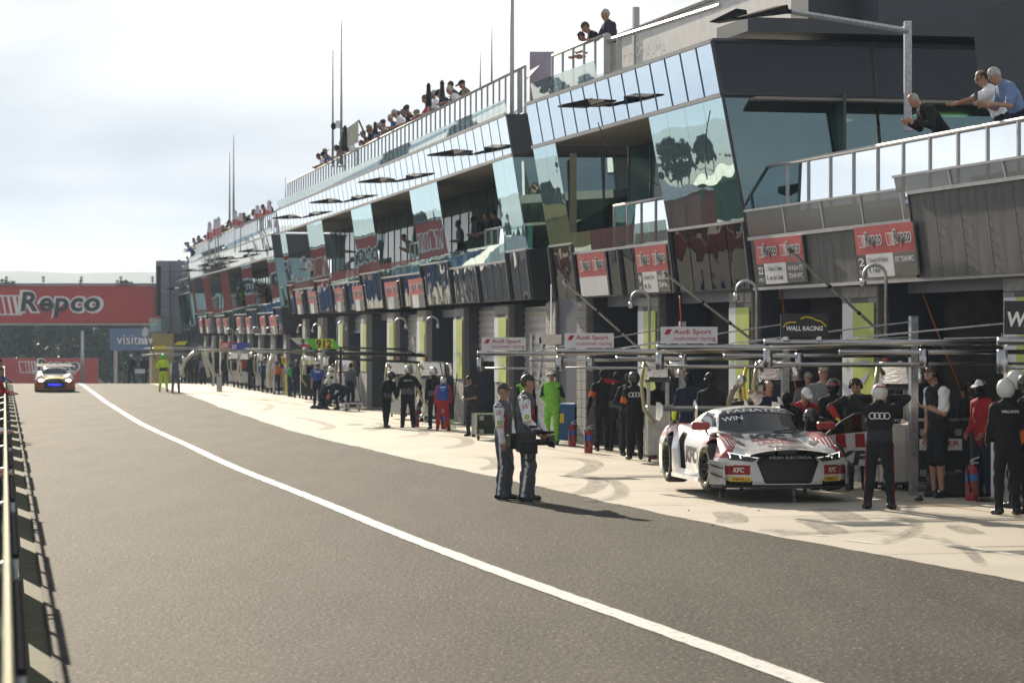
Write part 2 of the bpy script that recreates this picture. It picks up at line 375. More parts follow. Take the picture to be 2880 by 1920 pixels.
def ground_material(name, c1, c2, fine, fscale, rough, bump, streak=None, patch=0.25, spec=0.5, speck=0.0, wear=None, bdist=0.01):
    m = bpy.data.materials.new(name); m.use_nodes = True; t = m.node_tree; b = t.nodes['Principled BSDF']; N = t.nodes.new; K = t.links.new
    g = N('ShaderNodeNewGeometry'); n1 = N('ShaderNodeTexNoise'); n1.inputs['Scale'].default_value = patch; n1.inputs['Detail'].default_value = 6; n1.inputs['Roughness'].default_value = 0.6
    mpn = N('ShaderNodeMapping'); mpn.inputs['Rotation'].default_value = (0, 0, R(-12)); mpn.inputs['Scale'].default_value = streak or (1, 1, 1)
    K(g.outputs['Position'], mpn.inputs['Vector']); K(mpn.outputs['Vector'], n1.inputs['Vector'])
    n2 = N('ShaderNodeTexNoise'); n2.inputs['Scale'].default_value = fscale; n2.inputs['Detail'].default_value = 3; n2.inputs['Roughness'].default_value = 0.7; K(g.outputs['Position'], n2.inputs['Vector'])
    r1 = N('ShaderNodeValToRGB'); r1.color_ramp.elements[0].position = 0.3; r1.color_ramp.elements[1].position = 0.72
    r1.color_ramp.elements[0].color = c1 + (1,); r1.color_ramp.elements[1].color = c2 + (1,); K(n1.outputs['Fac'], r1.inputs['Fac'])
    mr = N('ShaderNodeMapRange'); mr.inputs['From Min'].default_value = 0.3; mr.inputs['From Max'].default_value = 0.7; mr.inputs['To Min'].default_value = max(0.12, 1-fine); mr.inputs['To Max'].default_value = 1+fine; K(n2.outputs['Fac'], mr.inputs['Value'])
    ml = N('ShaderNodeVectorMath'); ml.operation = 'SCALE'; K(r1.outputs['Color'], ml.inputs[0]); K(mr.outputs['Result'], ml.inputs['Scale'])
    last = ml.outputs['Vector']
    if speck > 0:
        vo = N('ShaderNodeTexVoronoi'); vo.inputs['Scale'].default_value = 20; K(g.outputs['Position'], vo.inputs['Vector'])
        cr = N('ShaderNodeValToRGB'); cr.color_ramp.elements[0].position = 0.05; cr.color_ramp.elements[1].position = 0.30; cr.color_ramp.elements[0].color = (1, 1, 1, 1); cr.color_ramp.elements[1].color = (0, 0, 0, 1); K(vo.outputs['Distance'], cr.inputs['Fac'])
        ws = N('ShaderNodeTexWhiteNoise'); K(vo.outputs['Color'], ws.inputs['Vector'])
        mm = N('ShaderNodeMath'); mm.operation = 'MULTIPLY'; K(cr.outputs['Color'], mm.inputs[0]); K(ws.outputs['Value'], mm.inputs[1])
        mm2 = N('ShaderNodeMath'); mm2.operation = 'MULTIPLY'; K(mm.outputs[0], mm2.inputs[0]); mm2.inputs[1].default_value = speck
        mx_ = N('ShaderNodeMixRGB'); mx_.inputs['Color2'].default_value = (0.42, 0.39, 0.34, 1); K(mm2.outputs[0], mx_.inputs['Fac']); K(last, mx_.inputs['Color1']); last = mx_.outputs['Color']
    if wear:
        n3 = N('ShaderNodeTexNoise'); n3.inputs['Scale'].default_value = wear[0]; n3.inputs['Detail'].default_value = 8; n3.inputs['Roughness'].default_value = 0.65
        mp3 = N('ShaderNodeMapping'); mp3.inputs['Scale'].default_value = (1, 0.35, 1); mp3.inputs['Rotation'].default_value = (0, 0, R(20)); K(g.outputs['Position'], mp3.inputs['Vector']); K(mp3.outputs['Vector'], n3.inputs['Vector'])
        r3 = N('ShaderNodeValToRGB'); r3.color_ramp.elements[0].position = wear[1]; r3.color_ramp.elements[1].position = wear[1]+0.18; r3.color_ramp.elements[0].color = (0, 0, 0, 1); r3.color_ramp.elements[1].color = (wear[2],)*3 + (1,); K(n3.outputs['Fac'], r3.inputs['Fac'])
        mx3 = N('ShaderNodeMixRGB'); mx3.inputs['Color2'].default_value = (0.10, 0.09, 0.08, 1); K(r3.outputs['Color'], mx3.inputs['Fac']); K(last, mx3.inputs['Color1']); last = mx3.outputs['Color']
    K(last, b.inputs['Base Color']); b.inputs['Roughness'].default_value = rough; b.inputs['Specular IOR Level'].default_value = spec
    bm_ = N('ShaderNodeBump'); bm_.inputs['Strength'].default_value = bump; bm_.inputs['Distance'].default_value = bdist; K(n2.outputs['Fac'], bm_.inputs['Height']); K(bm_.outputs['Normal'], b.inputs['Normal'])
    return m
M_ASPHALT = ground_material('asphalt', (0.017, 0.016, 0.0145), (0.040, 0.0365, 0.032), 1.7, 20, 0.80, 1.0, streak=(2.4, 0.35, 1), patch=0.5, speck=1.0, spec=0.11, bdist=0.02)
M_CONC = ground_material('apron_concrete', (0.36, 0.325, 0.27), (0.47, 0.43, 0.36), 0.10, 14, 0.75, 0.25, streak=(1, 0.6, 1), patch=0.6, wear=(0.35, 0.58, 0.42))
M_GRASS = ground_material('dry_grass_ground', (0.045, 0.055, 0.022), (0.085, 0.085, 0.04), 0.35, 3, 0.9, 0.6, patch=0.03)
M_TRACK = ground_material('track_asphalt', (0.05, 0.048, 0.045), (0.07, 0.066, 0.06), 0.3, 8, 1.0, 0.3, patch=0.2, spec=0.1)

strip('ground', lambda Y: -3000, lambda Y: 3000, YS, -0.02, M_GRASS, nx=4)
strip('race_track', lambda Y: WALLX(Y)-22, lambda Y: WALLX(Y)-0.2, YS[YS < 700], -0.008, M_TRACK)
strip('pit_lane', lambda Y: WALLX(Y)+0.15, lambda Y: EDGE(Y)+0.4, YS[(YS < 700)], 0.0, M_ASPHALT)
AY = np.concatenate([np.arange(-40, 22, 10), np.arange(22, 62, 0.2), np.arange(62, 140, 1.0), np.arange(140, 240, 5)]); AJ = np.convolve(rng.normal(0, 0.035, len(AY)+4), np.ones(5)/3, 'valid')
strip('apron', lambda Y: EDGE(Y)+np.interp(Y, AY, AJ), lambda Y: EDGE(Y)+16-0.028*np.clip(Y-30, 0, 150), AY, 0.004, M_CONC)
# white pit lane line
def mark_material(name, col, hole, scale=9.0):
    m = bpy.data.materials.new(name); m.use_nodes = True; t = m.node_tree; b = t.nodes['Principled BSDF']; b.inputs['Base Color'].default_value = col + (1,); b.inputs['Roughness'].default_value = 0.6
    o = t.nodes['Material Output']; tr = t.nodes.new('ShaderNodeBsdfTransparent'); mixn = t.nodes.new('ShaderNodeMixShader')
    g = t.nodes.new('ShaderNodeNewGeometry'); n = t.nodes.new('ShaderNodeTexNoise'); n.inputs['Scale'].default_value = scale; n.inputs['Detail'].default_value = 8; n.inputs['Roughness'].default_value = 0.75
    mr = t.nodes.new('ShaderNodeMapRange'); mr.inputs['From Min'].default_value = hole[0]; mr.inputs['From Max'].default_value = hole[1]; mr.inputs['To Min'].default_value = hole[2]; mr.inputs['To Max'].default_value = hole[3]
    t.links.new(g.outputs['Position'], n.inputs['Vector']); t.links.new(n.outputs['Fac'], mr.inputs['Value']); t.links.new(mr.outputs['Result'], mixn.inputs['Fac'])
    t.links.new(tr.outputs[0], mixn.inputs[1]); t.links.new(b.outputs[0], mixn.inputs[2]); t.links.new(mixn.outputs[0], o.inputs['Surface']); return m
M_LINE = mark_material('worn_white_line_paint', (0.66, 0.65, 0.62), (0.33, 0.47, 0.35, 1.0), 9)
M_LINE.node_tree.nodes['Principled BSDF'].inputs['Roughness'].default_value = 0.5
LY = np.concatenate([np.arange(10, 50, 0.2), np.arange(50, 140, 2.0), np.arange(140, 186, 5.0)])
LJ = rng.normal(0, 0.005, (2, len(LY)))
strip('lane_marking', lambda Y: LINE(Y)-0.105+np.interp(Y, LY, LJ[0]), lambda Y: LINE(Y)+0.105+np.interp(Y, LY, LJ[1]), LY, 0.008, M_LINE)
M_YLINE = mark_material('faded_orange_line_paint', (0.50, 0.30, 0.09), (0.36, 0.62, 0.0, 0.75), 2.2)
GL = curve([(6.57,36.5),(5.5,40.2),(1.92,54.9),(0.57,60.4),(-1.0,67.5),(-4.2,85),(-7.7,104)])
strip('garage_marking', lambda Y: GL(Y)-0.05, lambda Y: GL(Y)+0.05, np.arange(28, 105, 1.0), 0.010, M_YLINE)
M_WDASH = mark_material('faded_white_dash_paint', (0.7, 0.69, 0.66), (0.40, 0.60, 0.25, 0.95), 4)
def seg(name, a, b, wd, m, lift=0.010):
    a = Vector(a); b = Vector(b); d = (b-a).normalized(); n = Vector((-d.y, d.x, 0))*wd/2
    z = lambda p: float(gz(p.y))+lift
    return tag(mesh_obj(name, [(p.x, p.y, z(p)) for p in (a-n, b-n, b+n, a+n)], [(0,1,2,3)], m), kind='structure')
for (x0, y0, x1, y1) in [(2640,1527,2860,1562),(2380,1519,2470,1530),(2290,1505,2325,1508),(800,1176,910,1203),(960,1172,1085,1194),(1180,1182,1110,1178),(620,1118,700,1142)]:
    a, b = Gd(x0, y0), Gd(x1, y1); seg('dash_marking', a, b, 0.13, M_WDASH)
# rubber marks left by tyres on the concrete
M_SKID = mark_material('tyre_rubber_smear', (0.055, 0.05, 0.045), (0.38, 0.70, 0.0, 0.72), 5)
def skid(pts, wd, lift=0.012):
    P = [Gd(*p) for p in pts]; Q = []
    for i in range(len(P)-1):
        p0, p1, p2, p3 = P[max(i-1,0)], P[i], P[i+1], P[min(i+2,len(P)-1)]
        for k in range(8):
            t = k/8; Q.append(0.5*((2*p1)+(-p0+p2)*t+(2*p0-5*p1+4*p2-p3)*t*t+(-p0+3*p1-3*p2+p3)*t**3))
    Q.append(P[-1]); V = []; F = []
    for i, q in enumerate(Q):
        d = (Q[min(i+1,len(Q)-1)]-Q[max(i-1,0)]).normalized(); n = Vector((-d.y, d.x, 0))*wd/2*min(1, 0.35+0.3*min(i, len(Q)-1-i))
        V += [tuple(q-n+Vector((0,0,lift))), tuple(q+n+Vector((0,0,lift)))]
    for i in range(len(Q)-1): F.append((2*i, 2*i+1, 2*i+3, 2*i+2))
    return tag(mesh_obj('tyre_marking', V, F, M_SKID), kind='structure')
for k, (pts, wd) in enumerate([([(1600,1340),(1650,1322),(1672,1306),(1640,1292),(1560,1288)], 0.34), ([(1630,1392),(1670,1372),(1682,1352),(1640,1338)], 0.34), ([(2320,1432),(2365,1450),(2400,1468)], 0.5), ([(2035,1440),(2060,1458),(2050,1472)], 0.4),
        ([(2150,1490),(2250,1500),(2340,1498),(2300,1475),(2260,1462)], 0.36), ([(2190,1506),(2330,1500),(2500,1492)], 0.22), ([(2680,1478),(2720,1495),(2740,1502)], 0.3), ([(900,1210),(930,1200),(890,1185),(830,1172)], 0.3), ([(1040,1212),(1085,1200),(1060,1190)], 0.3),
        ([(1360,1322),(1400,1305),(1385,1290),(1340,1285)], 0.3), ([(1500,1372),(1560,1368),(1640,1362)], 0.10), ([(1660,1425),(1800,1420),(1990,1421)], 0.10), ([(2230,1457),(2420,1452),(2600,1470)], 0.12), ([(2460,1440),(2600,1445),(2850,1470)], 0.2), ([(1700,1345),(1745,1372),(1730,1400),(1640,1412)], 0.22), ([(2480,1530),(2560,1500),(2570,1470),(2500,1450)], 0.16), ([(2760,1590),(2700,1540),(2600,1512),(2450,1500)], 0.14), ([(1250,1262),(1310,1248),(1300,1232),(1220,1225)], 0.3), ([(700,1130),(760,1140),(740,1155)], 0.3), ([(1120,1230),(1190,1222),(1180,1212)], 0.25)]):
    skid(pts, wd, 0.012+0.0012*k)
# joints cut in the apron concrete
M_JOINT = mat('concrete_joint_dark', (0.09, 0.08, 0.07), rough=0.9, var=0.2)  # even dark tone for the thin strips that draw the joint lines
for Y in np.arange(30, 130, 6.2):
    x0 = float(EDGE(Y)); seg('apron_joint', (x0, Y, 0), (x0+5.2*0.973, Y+5.2*0.235, 0), 0.018, M_JOINT, 0.0065)
# ------------------------------------------------------------------ pit building
M_MIRROR = wavemirror('silver_mirror_panel', (0.52, 0.61, 0.72), 1.0, 0.015, 0.03, 0.9)
M_BLKMIRROR = wavemirror('black_mirror_panel', (0.007, 0.007, 0.008), 0.0, 0.02, 0.16, 1.0, ior=1.5)
M_PIERGLASS = glassmat('green_reflective_glass', (0.42, 0.64, 0.56), 0.35, 0.9, wave=0.035, wscale=0.8, gcol=(0.58, 0.72, 0.75))
M_CLEARGLASS = glassmat('clear_balustrade_glass', (0.72, 0.86, 0.82), 0.08, 0.6, wave=0.03, gcol=(0.85, 0.97, 0.95))
M_PARAGLASS = glassmat('parapet_glass', (0.80, 0.88, 0.88), 0.12, 0.8, gcol=(0.85, 0.92, 0.97))
M_RAILGLASS = glassmat('rail_pane_glass', (0.70, 0.84, 0.80), 0.35, 0.98, wave=0.02)
M_BACKGLASS = wavemirror('dark_green_window_glass', (0.045, 0.09, 0.08), 0.0, 0.02, 0.02, 0.6, ior=1.33)
M_BACKGLASS.node_tree.nodes['Principled BSDF'].inputs['Specular IOR Level'].default_value = 0.06
M_ENDGLASS = glassmat('dark_green_end_glass', (0.26, 0.44, 0.40), 0.42, 0.85, wave=0.02, gcol=(0.42, 0.58, 0.60))
M_ENDDARK = wavemirror('charcoal_spandrel_glass', (0.018, 0.024, 0.034), 0.0, 0.04, 0.015, 0.5, ior=1.5)
M_ENDBLACK = mat('black_end_cladding', (0.02, 0.021, 0.024), rough=0.35, var=0.15)
M_SOFFIT = mat('warm_grey_soffit', (0.26, 0.235, 0.205), rough=0.8, var=0.08)
M_DECK = mat('deck_concrete', (0.30, 0.29, 0.27), rough=0.8, var=0.1)
M_BLOCK = mat('grey_concrete_block', (0.27, 0.262, 0.25), rough=0.85, var=0.12, vscale=6, bump=0.3, bscale=60)
M_MORTAR = mat('recessed_mortar', (0.15, 0.145, 0.14), rough=0.95, var=0.1)
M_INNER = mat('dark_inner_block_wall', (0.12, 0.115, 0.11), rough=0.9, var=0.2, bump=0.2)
M_NAVY = mat('navy_painted_steel', (0.028, 0.034, 0.055), rough=0.5, var=0.12)
M_ROLLER = mat('roller_door_steel', (0.40, 0.39, 0.37), rough=0.42, metal=0.35, var=0.12)
M_WEATHER = mat('weathered_grey_sheet', (0.10, 0.098, 0.095), rough=0.6, metal=0.1, var=0.45, vscale=1.6, stretch=(3.0, 3.0, 0.45), bump=0.12, bscale=4)
M_SMOKED = glassmat('smoked_grey_screen', (0.30, 0.31, 0.34), 0.06, 0.4, rough=0.12)
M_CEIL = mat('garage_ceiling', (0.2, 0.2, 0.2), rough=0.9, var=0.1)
M_RENDERW = mat('pale_render_wall', (0.68, 0.68, 0.68), rough=0.8, var=0.1)
M_DARKCLAD = mat('dark_blue_grey_cladding', (0.055, 0.06, 0.075), rough=0.5, var=0.12)
M_GREYCLAD = mat('blue_grey_panel_cladding', (0.19, 0.20, 0.25), rough=0.5, var=0.08)

class Sec:
    """one straight wing of the pit building: s runs away from the camera along the front, o outwards over the lane"""
    def __init__(self, p0, p1, zb, slope=0.0, hs=1.0):
        self.p0 = Vector((p0[0], p0[1], 0)); d = Vector((p1[0]-p0[0], p1[1]-p0[1], 0)); self.L = d.length; self.d = d.normalized(); self.n = Vector((-self.d.y, self.d.x, 0))
        self.zb = zb; self.slope = slope; self.hs = hs
        self.zf = zb+1.22*hs; self.zl = zb+1.0*hs; self.zg = zb+3.47*hs; self.zt = zb+4.45*hs
    def cant(self, z):
        return 0.12*min(z-self.zb, self.zf-self.zb)+0.12*max(0, z-self.zf) if z > self.zb else 0.0
    def P(self, s, z, o=0.0, canted=True, sl=True):
        q = self.p0+self.d*(s+(self.lean(z) if canted else 0))+self.n*(o+(self.cant(z) if canted else 0)); q.z = z+(self.slope*s if sl else 0); return q
    def S(self, x, z, o=0.0, canted=True):
        k = (x-1440)/FPX; b = self.p0+self.n*(o+(self.cant(z) if canted else 0))
        return (k*b.y-b.x)/(self.d.x-k*self.d.y)-(self.lean(z) if canted else 0)
    def lean(self, z): return 0.22*max(0, z-self.zf)   # uprights tilt a little away from the camera
    def panel(self, mb, s0, s1, z0, z1, o=0.0, th=0.03, canted=True):
        f = lambda s, z, oo: self.P(s, z, oo, canted)
        return mb.hexa([f(s1, z0, o-th), f(s0, z0, o-th), f(s0, z0, o), f(s1, z0, o), f(s1, z1, o-th), f(s0, z1, o-th), f(s0, z1, o), f(s1, z1, o)])
    def bar(self, mb, s0, s1, z, h, o, dep, canted=True):   # horizontal trim along the front
        return self.panel(mb, s0, s1, z-h/2, z+h/2, o+dep, dep*2, canted)

def one(sec, name, m, root, s0, s1, z0, z1, o=0.0, th=0.03, canted=True):
    mb = MB(); sec.panel(mb, s0, s1, z0, z1, o, th, canted); return mb.build(name, m, root)
def railing(sec, root_label, s0, s1, zd, o, hgt, pitch, group=None, pane_m=None, glassy=True, post_w=0.05):
    """aluminium railing with a pane between each pair of posts"""
    r = empty('railing', sec.P((s0+s1)/2, zd, o, False), root_label, 'railing', group)
    n = max(1, int(round((s1-s0)/pitch)))
    mb = MB(); a, b = sec.P(s0-0.02, zd+hgt, o, False), sec.P(s1+0.02, zd+hgt, o, False); mb.tube([a, b], 0.035, 8); mb.build('top_rail', M_FRAME, r, True)
    for i in range(n+1):
        s = s0+(s1-s0)*i/n; mb = MB(); p = sec.P(s, zd, o, False); mb.box(p+Vector((0, 0, hgt/2-0.01)), (post_w, 0.06, hgt-0.03), (sec.d, sec.n, Vector((0,0,1)))); mb.build('post', M_FRAME, r)
    if glassy:
        for i in range(n):
            sa = s0+(s1-s0)*i/n+0.035; sb = s0+(s1-s0)*(i+1)/n-0.035
            mb = MB(); sec.panel(mb, sa, sb, zd+0.06, zd+hgt-0.045, o+0.006, 0.012, False); mb.build('pane', pane_m or M_RAILGLASS, r)
    return r

def wing(sec, label, piers, pitch_band, end='black', nfar=0, cross=True):
    """upper floors of one wing: black mirror fascia, glass piers and recessed balconies, silver band, parapet"""
    root = empty('pit_building_wing', (sec.p0.x, sec.p0.y, 0), label, 'building', 'wings of the pit building'); Ls = sec.L
    # silver band
    n = int(round(Ls/pitch_band)); mb = MB()
    for i in range(n):
        one(sec, 'band_panel', M_MIRROR, root, Ls*i/n+0.055, Ls*(i+1)/n-0.055, sec.zg+0.05, sec.zt-0.03, 0, 0.008)
    one(sec, 'band_backing', M_ENDBLACK, root, 0.01, Ls-0.01, sec.zg, sec.zt-0.01, -0.012, 0.05)
    for z, nm in ((sec.zg, 'lower_trim'), (sec.zt, 'upper_trim')):
        mb = MB(); sec.bar(mb, -0.01, Ls+0.01, z, 0.07, 0.0, 0.035); mb.build(nm, M_FRAME, root)
    # roof and floor slabs
    D = 9.0
    def slab(nm, z0, z1, o0, m):
        mb = MB(); f = lambda s, z, o: sec.P(s, z, o, False)
        l0 = sec.lean(z1)+0.06; mb.hexa([f(Ls, z0, -D), f(l0, z0, -D), f(l0, z0, o0), f(Ls, z0, o0), f(Ls, z1, -D), f(l0, z1, -D), f(l0, z1, o0), f(Ls, z1, o0)]); mb.build(nm, m, root)
    slab('roof_slab', sec.zt-0.33, sec.zt-0.10, sec.cant(sec.zt)-0.12, M_DECK)
    if sec.L > 20: slab('roof_step', sec.zt-0.09, sec.zt+0.05, 0.05, M_DECK)
    slab('soffit', sec.zg+0.02, sec.zg+0.10, sec.cant(sec.zg)-0.07, M_SOFFIT)
    slab('floor_slab', sec.zb+0.06, sec.zb+0.55, -0.10, M_SOFFIT)
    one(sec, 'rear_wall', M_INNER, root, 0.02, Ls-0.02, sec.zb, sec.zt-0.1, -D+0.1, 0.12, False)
    # window wall at the back of the balconies
    n = max(2, int(Ls/1.6))
    for i in range(n):
        one(sec, 'window_pane', M_BACKGLASS, root, Ls*i/n+0.03, Ls*(i+1)/n-0.03, sec.zb+0.58, sec.zg+0.01, -1.7, 0.02, False)
    for i in range(n+1): one(sec, 'window_mullion', M_DARKFRAME, root, Ls*i/n-0.025, Ls*i/n+0.025, sec.zb+0.56, sec.zg+0.02, -1.68, 0.05, False)
    return root

def fascia(sec, root, s0, s1, ztop, n, trim=True):
    for i in range(n):
        one(sec, 'fascia_panel', M_BLKMIRROR, root, s0+(s1-s0)*i/n+0.035, s0+(s1-s0)*(i+1)/n-0.035, sec.zb+0.05, ztop-0.03, 0, 0.008)
    mb = MB(); sec.panel(mb, s0+0.004, s1-0.004, sec.zb+0.03, ztop-0.02, -0.012, 0.04); mb.build('fascia_backing', M_ENDBLACK, root)
    for k in range(n+1):
        if k in (0, n):
            mb = MB(); s = s0+(s1-s0)*k/n; s = s+0.02 if k == 0 else s-0.02; sec.panel(mb, s-0.04, s+0.04, sec.zb+0.03, ztop-0.02, 0.06, 0.075); mb.build('fascia_fin', M_DARKFRAME, root)
    mb = MB(); sec.bar(mb, s0+0.003, s1-0.003, ztop, 0.05, 0.0, 0.03); mb.build('fascia_trim', M_FRAME, root)
def pier(sec, root, s0, s1, n=2, bot=None):
    b = bot or sec.zf
    for i in range(n):
        one(sec, 'pier_glass', M_PIERGLASS, root, s0+(s1-s0)*i/n+0.006, s0+(s1-s0)*(i+1)/n-0.006, b+0.03, sec.zg-0.04, 0, 0.012)
def balustrade(sec, root, s0, s1, n):
    for i in range(n):
        one(sec, 'balustrade_pane', M_CLEARGLASS, root, s0+(s1-s0)*i/n+0.012, s0+(s1-s0)*(i+1)/n-0.012, sec.zl+0.02, sec.zl+0.44*sec.hs, 0.02, 0.012)
def parapet(sec, root, s0, s1, n, hgt=0.40):
    for i in range(n):
        mb = MB(); a, b = s0+(s1-s0)*i/n+0.012, s0+(s1-s0)*(i+1)/n-0.012; o0 = sec.cant(sec.zt)
        f = lambda s, z, o: sec.P(s, z, o0+o, False)
        mb.hexa([f(b, sec.zt+0.04, -0.012), f(a, sec.zt+0.04, -0.012), f(a, sec.zt+0.04, 0), f(b, sec.zt+0.04, 0), f(b, sec.zt+hgt, 0.06), f(a, sec.zt+hgt, 0.06), f(a, sec.zt+hgt, 0.072), f(b, sec.zt+hgt, 0.072)])
        mb.build('parapet_pane', M_PARAGLASS, root)
def endwall(sec, root, s, sgn, parts):
    """closing wall across the end of a wing; parts = (z0, z1, depth, material, name)"""
    for (z0, z1, dep, m, nm) in parts:
        mb = MB(); q = sec.d*0.03*sgn
        a, b, c, d = sec.P(s, z0, -0.01), sec.P(s, z1, -0.01), sec.P(s, z1, -dep, False), sec.P(s, z0, -dep, False)
        mb.prism([a, b, c, d], q); mb.build(nm, m, root)

S1 = Sec((4.255, 50.2), (0.988, 63.9), 3.16)
S2 = Sec((0.505, 67.3), (-9.39, 120.8), 3.218, 0.0033, 1.0)
S3 = Sec((-10.26, 128.3), (-20.41, 184.7), 2.552, 0.0042, 1.02)
S4 = Sec((-21.5, 193.7), (-26.1, 218.3), 2.09, 0.0, 1.01)
d1 = S1.d; S0 = Sec(tuple((S1.p0-d1*26).xy), tuple((S1.p0-d1*0.12).xy), 3.16)

# ---- wing 1 (the big glass corner)
W1 = wing(S1, 'glass fronted wing with the wide corner pane and rooftop terrace', None, 0.98)
px = lambda sec, xs, z: sorted(sec.S(x, z) for x in xs)
p1 = px(S1, (1823, 2021), S1.zg); p1[0] = 0.0
p2 = px(S1, (1494.6, 1560.7), S1.zg); p2[1] = S1.L
pier(S1, W1, p1[0], p1[1], 4); pier(S1, W1, p2[0], p2[1], 2)
fascia(S1, W1, p1[0], p1[1]-0.05, S1.zf, 4); fascia(S1, W1, p2[0], p2[1], S1.zf, 2)
fascia(S1, W1, p1[1]-0.05, (p1[1]+p2[0])/2, S1.zl, 4); fascia(S1, W1, (p1[1]+p2[0])/2, p2[0], S1.zl, 4)
balustrade(S1, W1, p1[1]+0.03, p2[0]-0.03, 6)
railing(S1, 'aluminium balcony railing inside the large recess of the nearest glass wing', p1[1]+0.05, p2[0]-0.9, S1.zl-0.1, -0.55, 1.1, 1.0)
parapet(S1, W1, S1.S(1655, S1.zt), S1.L-0.03, 5)
sA = S1.S(1707, 8.8, 0.15, False)
railing(S1, 'rooftop railing of the nearest glass wing where men lean over', sA, S1.L-0.3, S1.zt-0.1, 0.15, 1.12, 0.95)
# return rail on the roof, from the corner post inwards
rr = empty('railing', S1.P(sA, S1.zt-0.1, 0, False), 'pale return railing beside the man in shorts on the roof', 'railing')
mb = MB(); c0 = S1.P(sA, S1.zt-0.1, 0.15, False)
mb.box(c0+Vector((0,0,0.56)), (0.14, 0.14, 1.14)); mb.build('corner_post', M_FRAME, rr)
mb = MB(); e1 = S1.P(sA-6.5, S1.zt-0.1, -0.25, False); mb.tube([c0+Vector((0,0,0.98)), e1+Vector((0,0,0.98))], 0.05, 6); mb.build('top_rail', M_FRAME, rr)
mb = MB(); q = c0.lerp(e1, 0.12); mb.box(q+Vector((0,0,0.48)), (0.11, 0.11, 0.95)); mb.build('post', M_FRAME, rr)
mb = MB(); mb.tube([c0+Vector((0,0,0.3)), e1+Vector((0,0,0.3))], 0.025, 6); mb.build('lower_rail', M_FRAME, rr)
# end wall of wing 1 facing the camera: dark spandrel over green glass
zE = (S1.zf-0.05, S1.zg, S1.zt)
eo = S1.p0.copy()
def endpt(i, z): return S1.P(-0.0, z, 0.0)-S1.n*(i)  # i metres into the building
EX = [0.0, 2.9, 5.4, 8.2]
mb = MB()
for k in range(3):
    for (z0, z1, m, nm, g) in ((zE[0], zE[1], M_ENDGLASS, 'end_glass', 0), (zE[1], zE[2], M_ENDDARK, 'spandrel_panel', 1)):
        a, b = EX[k]+0.03, EX[k+1]-0.03; b2 = MB(); c = -S1.d*0.02
        p = [endpt(a, z0+0.04), endpt(b, z0+0.04), endpt(b, z1-0.04), endpt(a, z1-0.04)]
        if k > 0:   # right of the corner the wall stands upright
            p = [S1.P(S1.lean(z), z, 0, False)-S1.n*(i-S1.cant(S1.zg)) for i, z in ((a, z0+0.04), (b, z0+0.04), (b, z1-0.04), (a, z1-0.04))]
        else:
            p[1] = S1.P(S1.lean(z0+0.04), z0+0.04, 0, False)-S1.n*(b-S1.cant(S1.zg)); p[2] = S1.P(S1.lean(z1-0.04), z1-0.04, 0, False)-S1.n*(b-S1.cant(S1.zg))
        b2.prism(p, c); b2.build(nm, m, W1)
def endbar(i0, z0, i1, z1, wd=0.07, cant0=True):
    f = lambda i, z: endpt(0, z) if i == 0 else S1.P(S1.lean(z), z, 0, False)-S1.n*(i-S1.cant(S1.zg))
    b2 = MB(); b2.tube([f(i0, z0)-S1.d*0.03, f(i1, z1)-S1.d*0.03], wd/2, 4); b2.build('end_frame', M_DARKFRAME, W1)
for z in zE: endbar(0, z, 8.2, z, 0.10)
for i in EX: endbar(i, zE[1], i, zE[2], 0.09)
for i in EX[::3]: endbar(i, zE[0], i, zE[1], 0.06)
endbar(5.4, zE[0], 5.4, zE[1], 0.14)
# room behind the end glass
def inbox(nm, i0, i1, s0, s1, z0, z1, m, parent=W1):
    f = lambda s, i, z: S1.P(s, z, 0, False)-S1.n*(i-S1.cant(S1.zg))
    b2 = MB(); b2.hexa([f(s0,i0,z0), f(s0,i1,z0), f(s1,i1,z0), f(s1,i0,z0), f(s0,i0,z1), f(s0,i1,z1), f(s1,i1,z1), f(s1,i0,z1)]); return b2.build(nm, m, parent)
inbox('room_floor', 0.6, 9, 0.05, 6, S1.zf-0.25, S1.zf-0.2, M_SOFFIT)
inbox('room_partition', 5.5, 8.8, 2.6, 2.7, S1.zf-0.2, S1.zg-0.1, M_RENDERW)
inbox('room_rear_wall', 2.2, 8.8, 5.2, 5.3, S1.zf-0.2, S1.zg-0.1, M_RENDERW)
inbox('room_ceiling', 0.5, 8.8, 0.06, 5.2, S1.zg-0.10, S1.zg-0.05, M_SOFFIT)
M_TUBE = mat('lit_ceiling_lamp', (1.0, 0.95, 0.45), var=0, emit=1.6)
for (i, s) in ((4.3, 2.0), (6.9, 2.4), (2.6, 3.6)):
    t = inbox('ceiling_lamp', i, i+1.0, s, s+0.25, S1.zg-0.16, S1.zg-0.13, M_TUBE)

# ---- terrace storey behind wing 1 with the big lettering
TS = empty('terrace_pavilion', S1.P(5, S1.zt, -3.2, False), 'pale rooftop pavilion with raised lettering and tall windows', 'building')
so = -2.1; zb_ = S1.zt-0.1
f = lambda s, z, o: S1.P(s, z, o, False)
def tbox(nm, s0, s1, z0, z1, o0, o1, m, par=TS):
    b2 = MB(); b2.hexa([f(s1,z0,o1), f(s0,z0,o1), f(s0,z0,o0), f(s1,z0,o0), f(s1,z1,o1), f(s0,z1,o1), f(s0,z1,o0), f(s1,z1,o0)]); return b2.build(nm, m, par)
sL = S1.S(1604, 9.2, so, False)
zW = AT(1843, 40, S1.P(S1.S(1843, 9.3, so, False), 9, so, False).y).z
tbox('upper_wall', 3.2, sL, zb_+0.95, zb_+1.85, so, so-0.4, M_RENDERW)
tbox('left_wall', sL-0.9, sL, zb_, zb_+0.95, so, so-0.4, M_RENDERW)
tbox('side_wall', sL-0.05, sL, zb_, zb_+1.85, so-0.4, so-6, M_RENDERW)
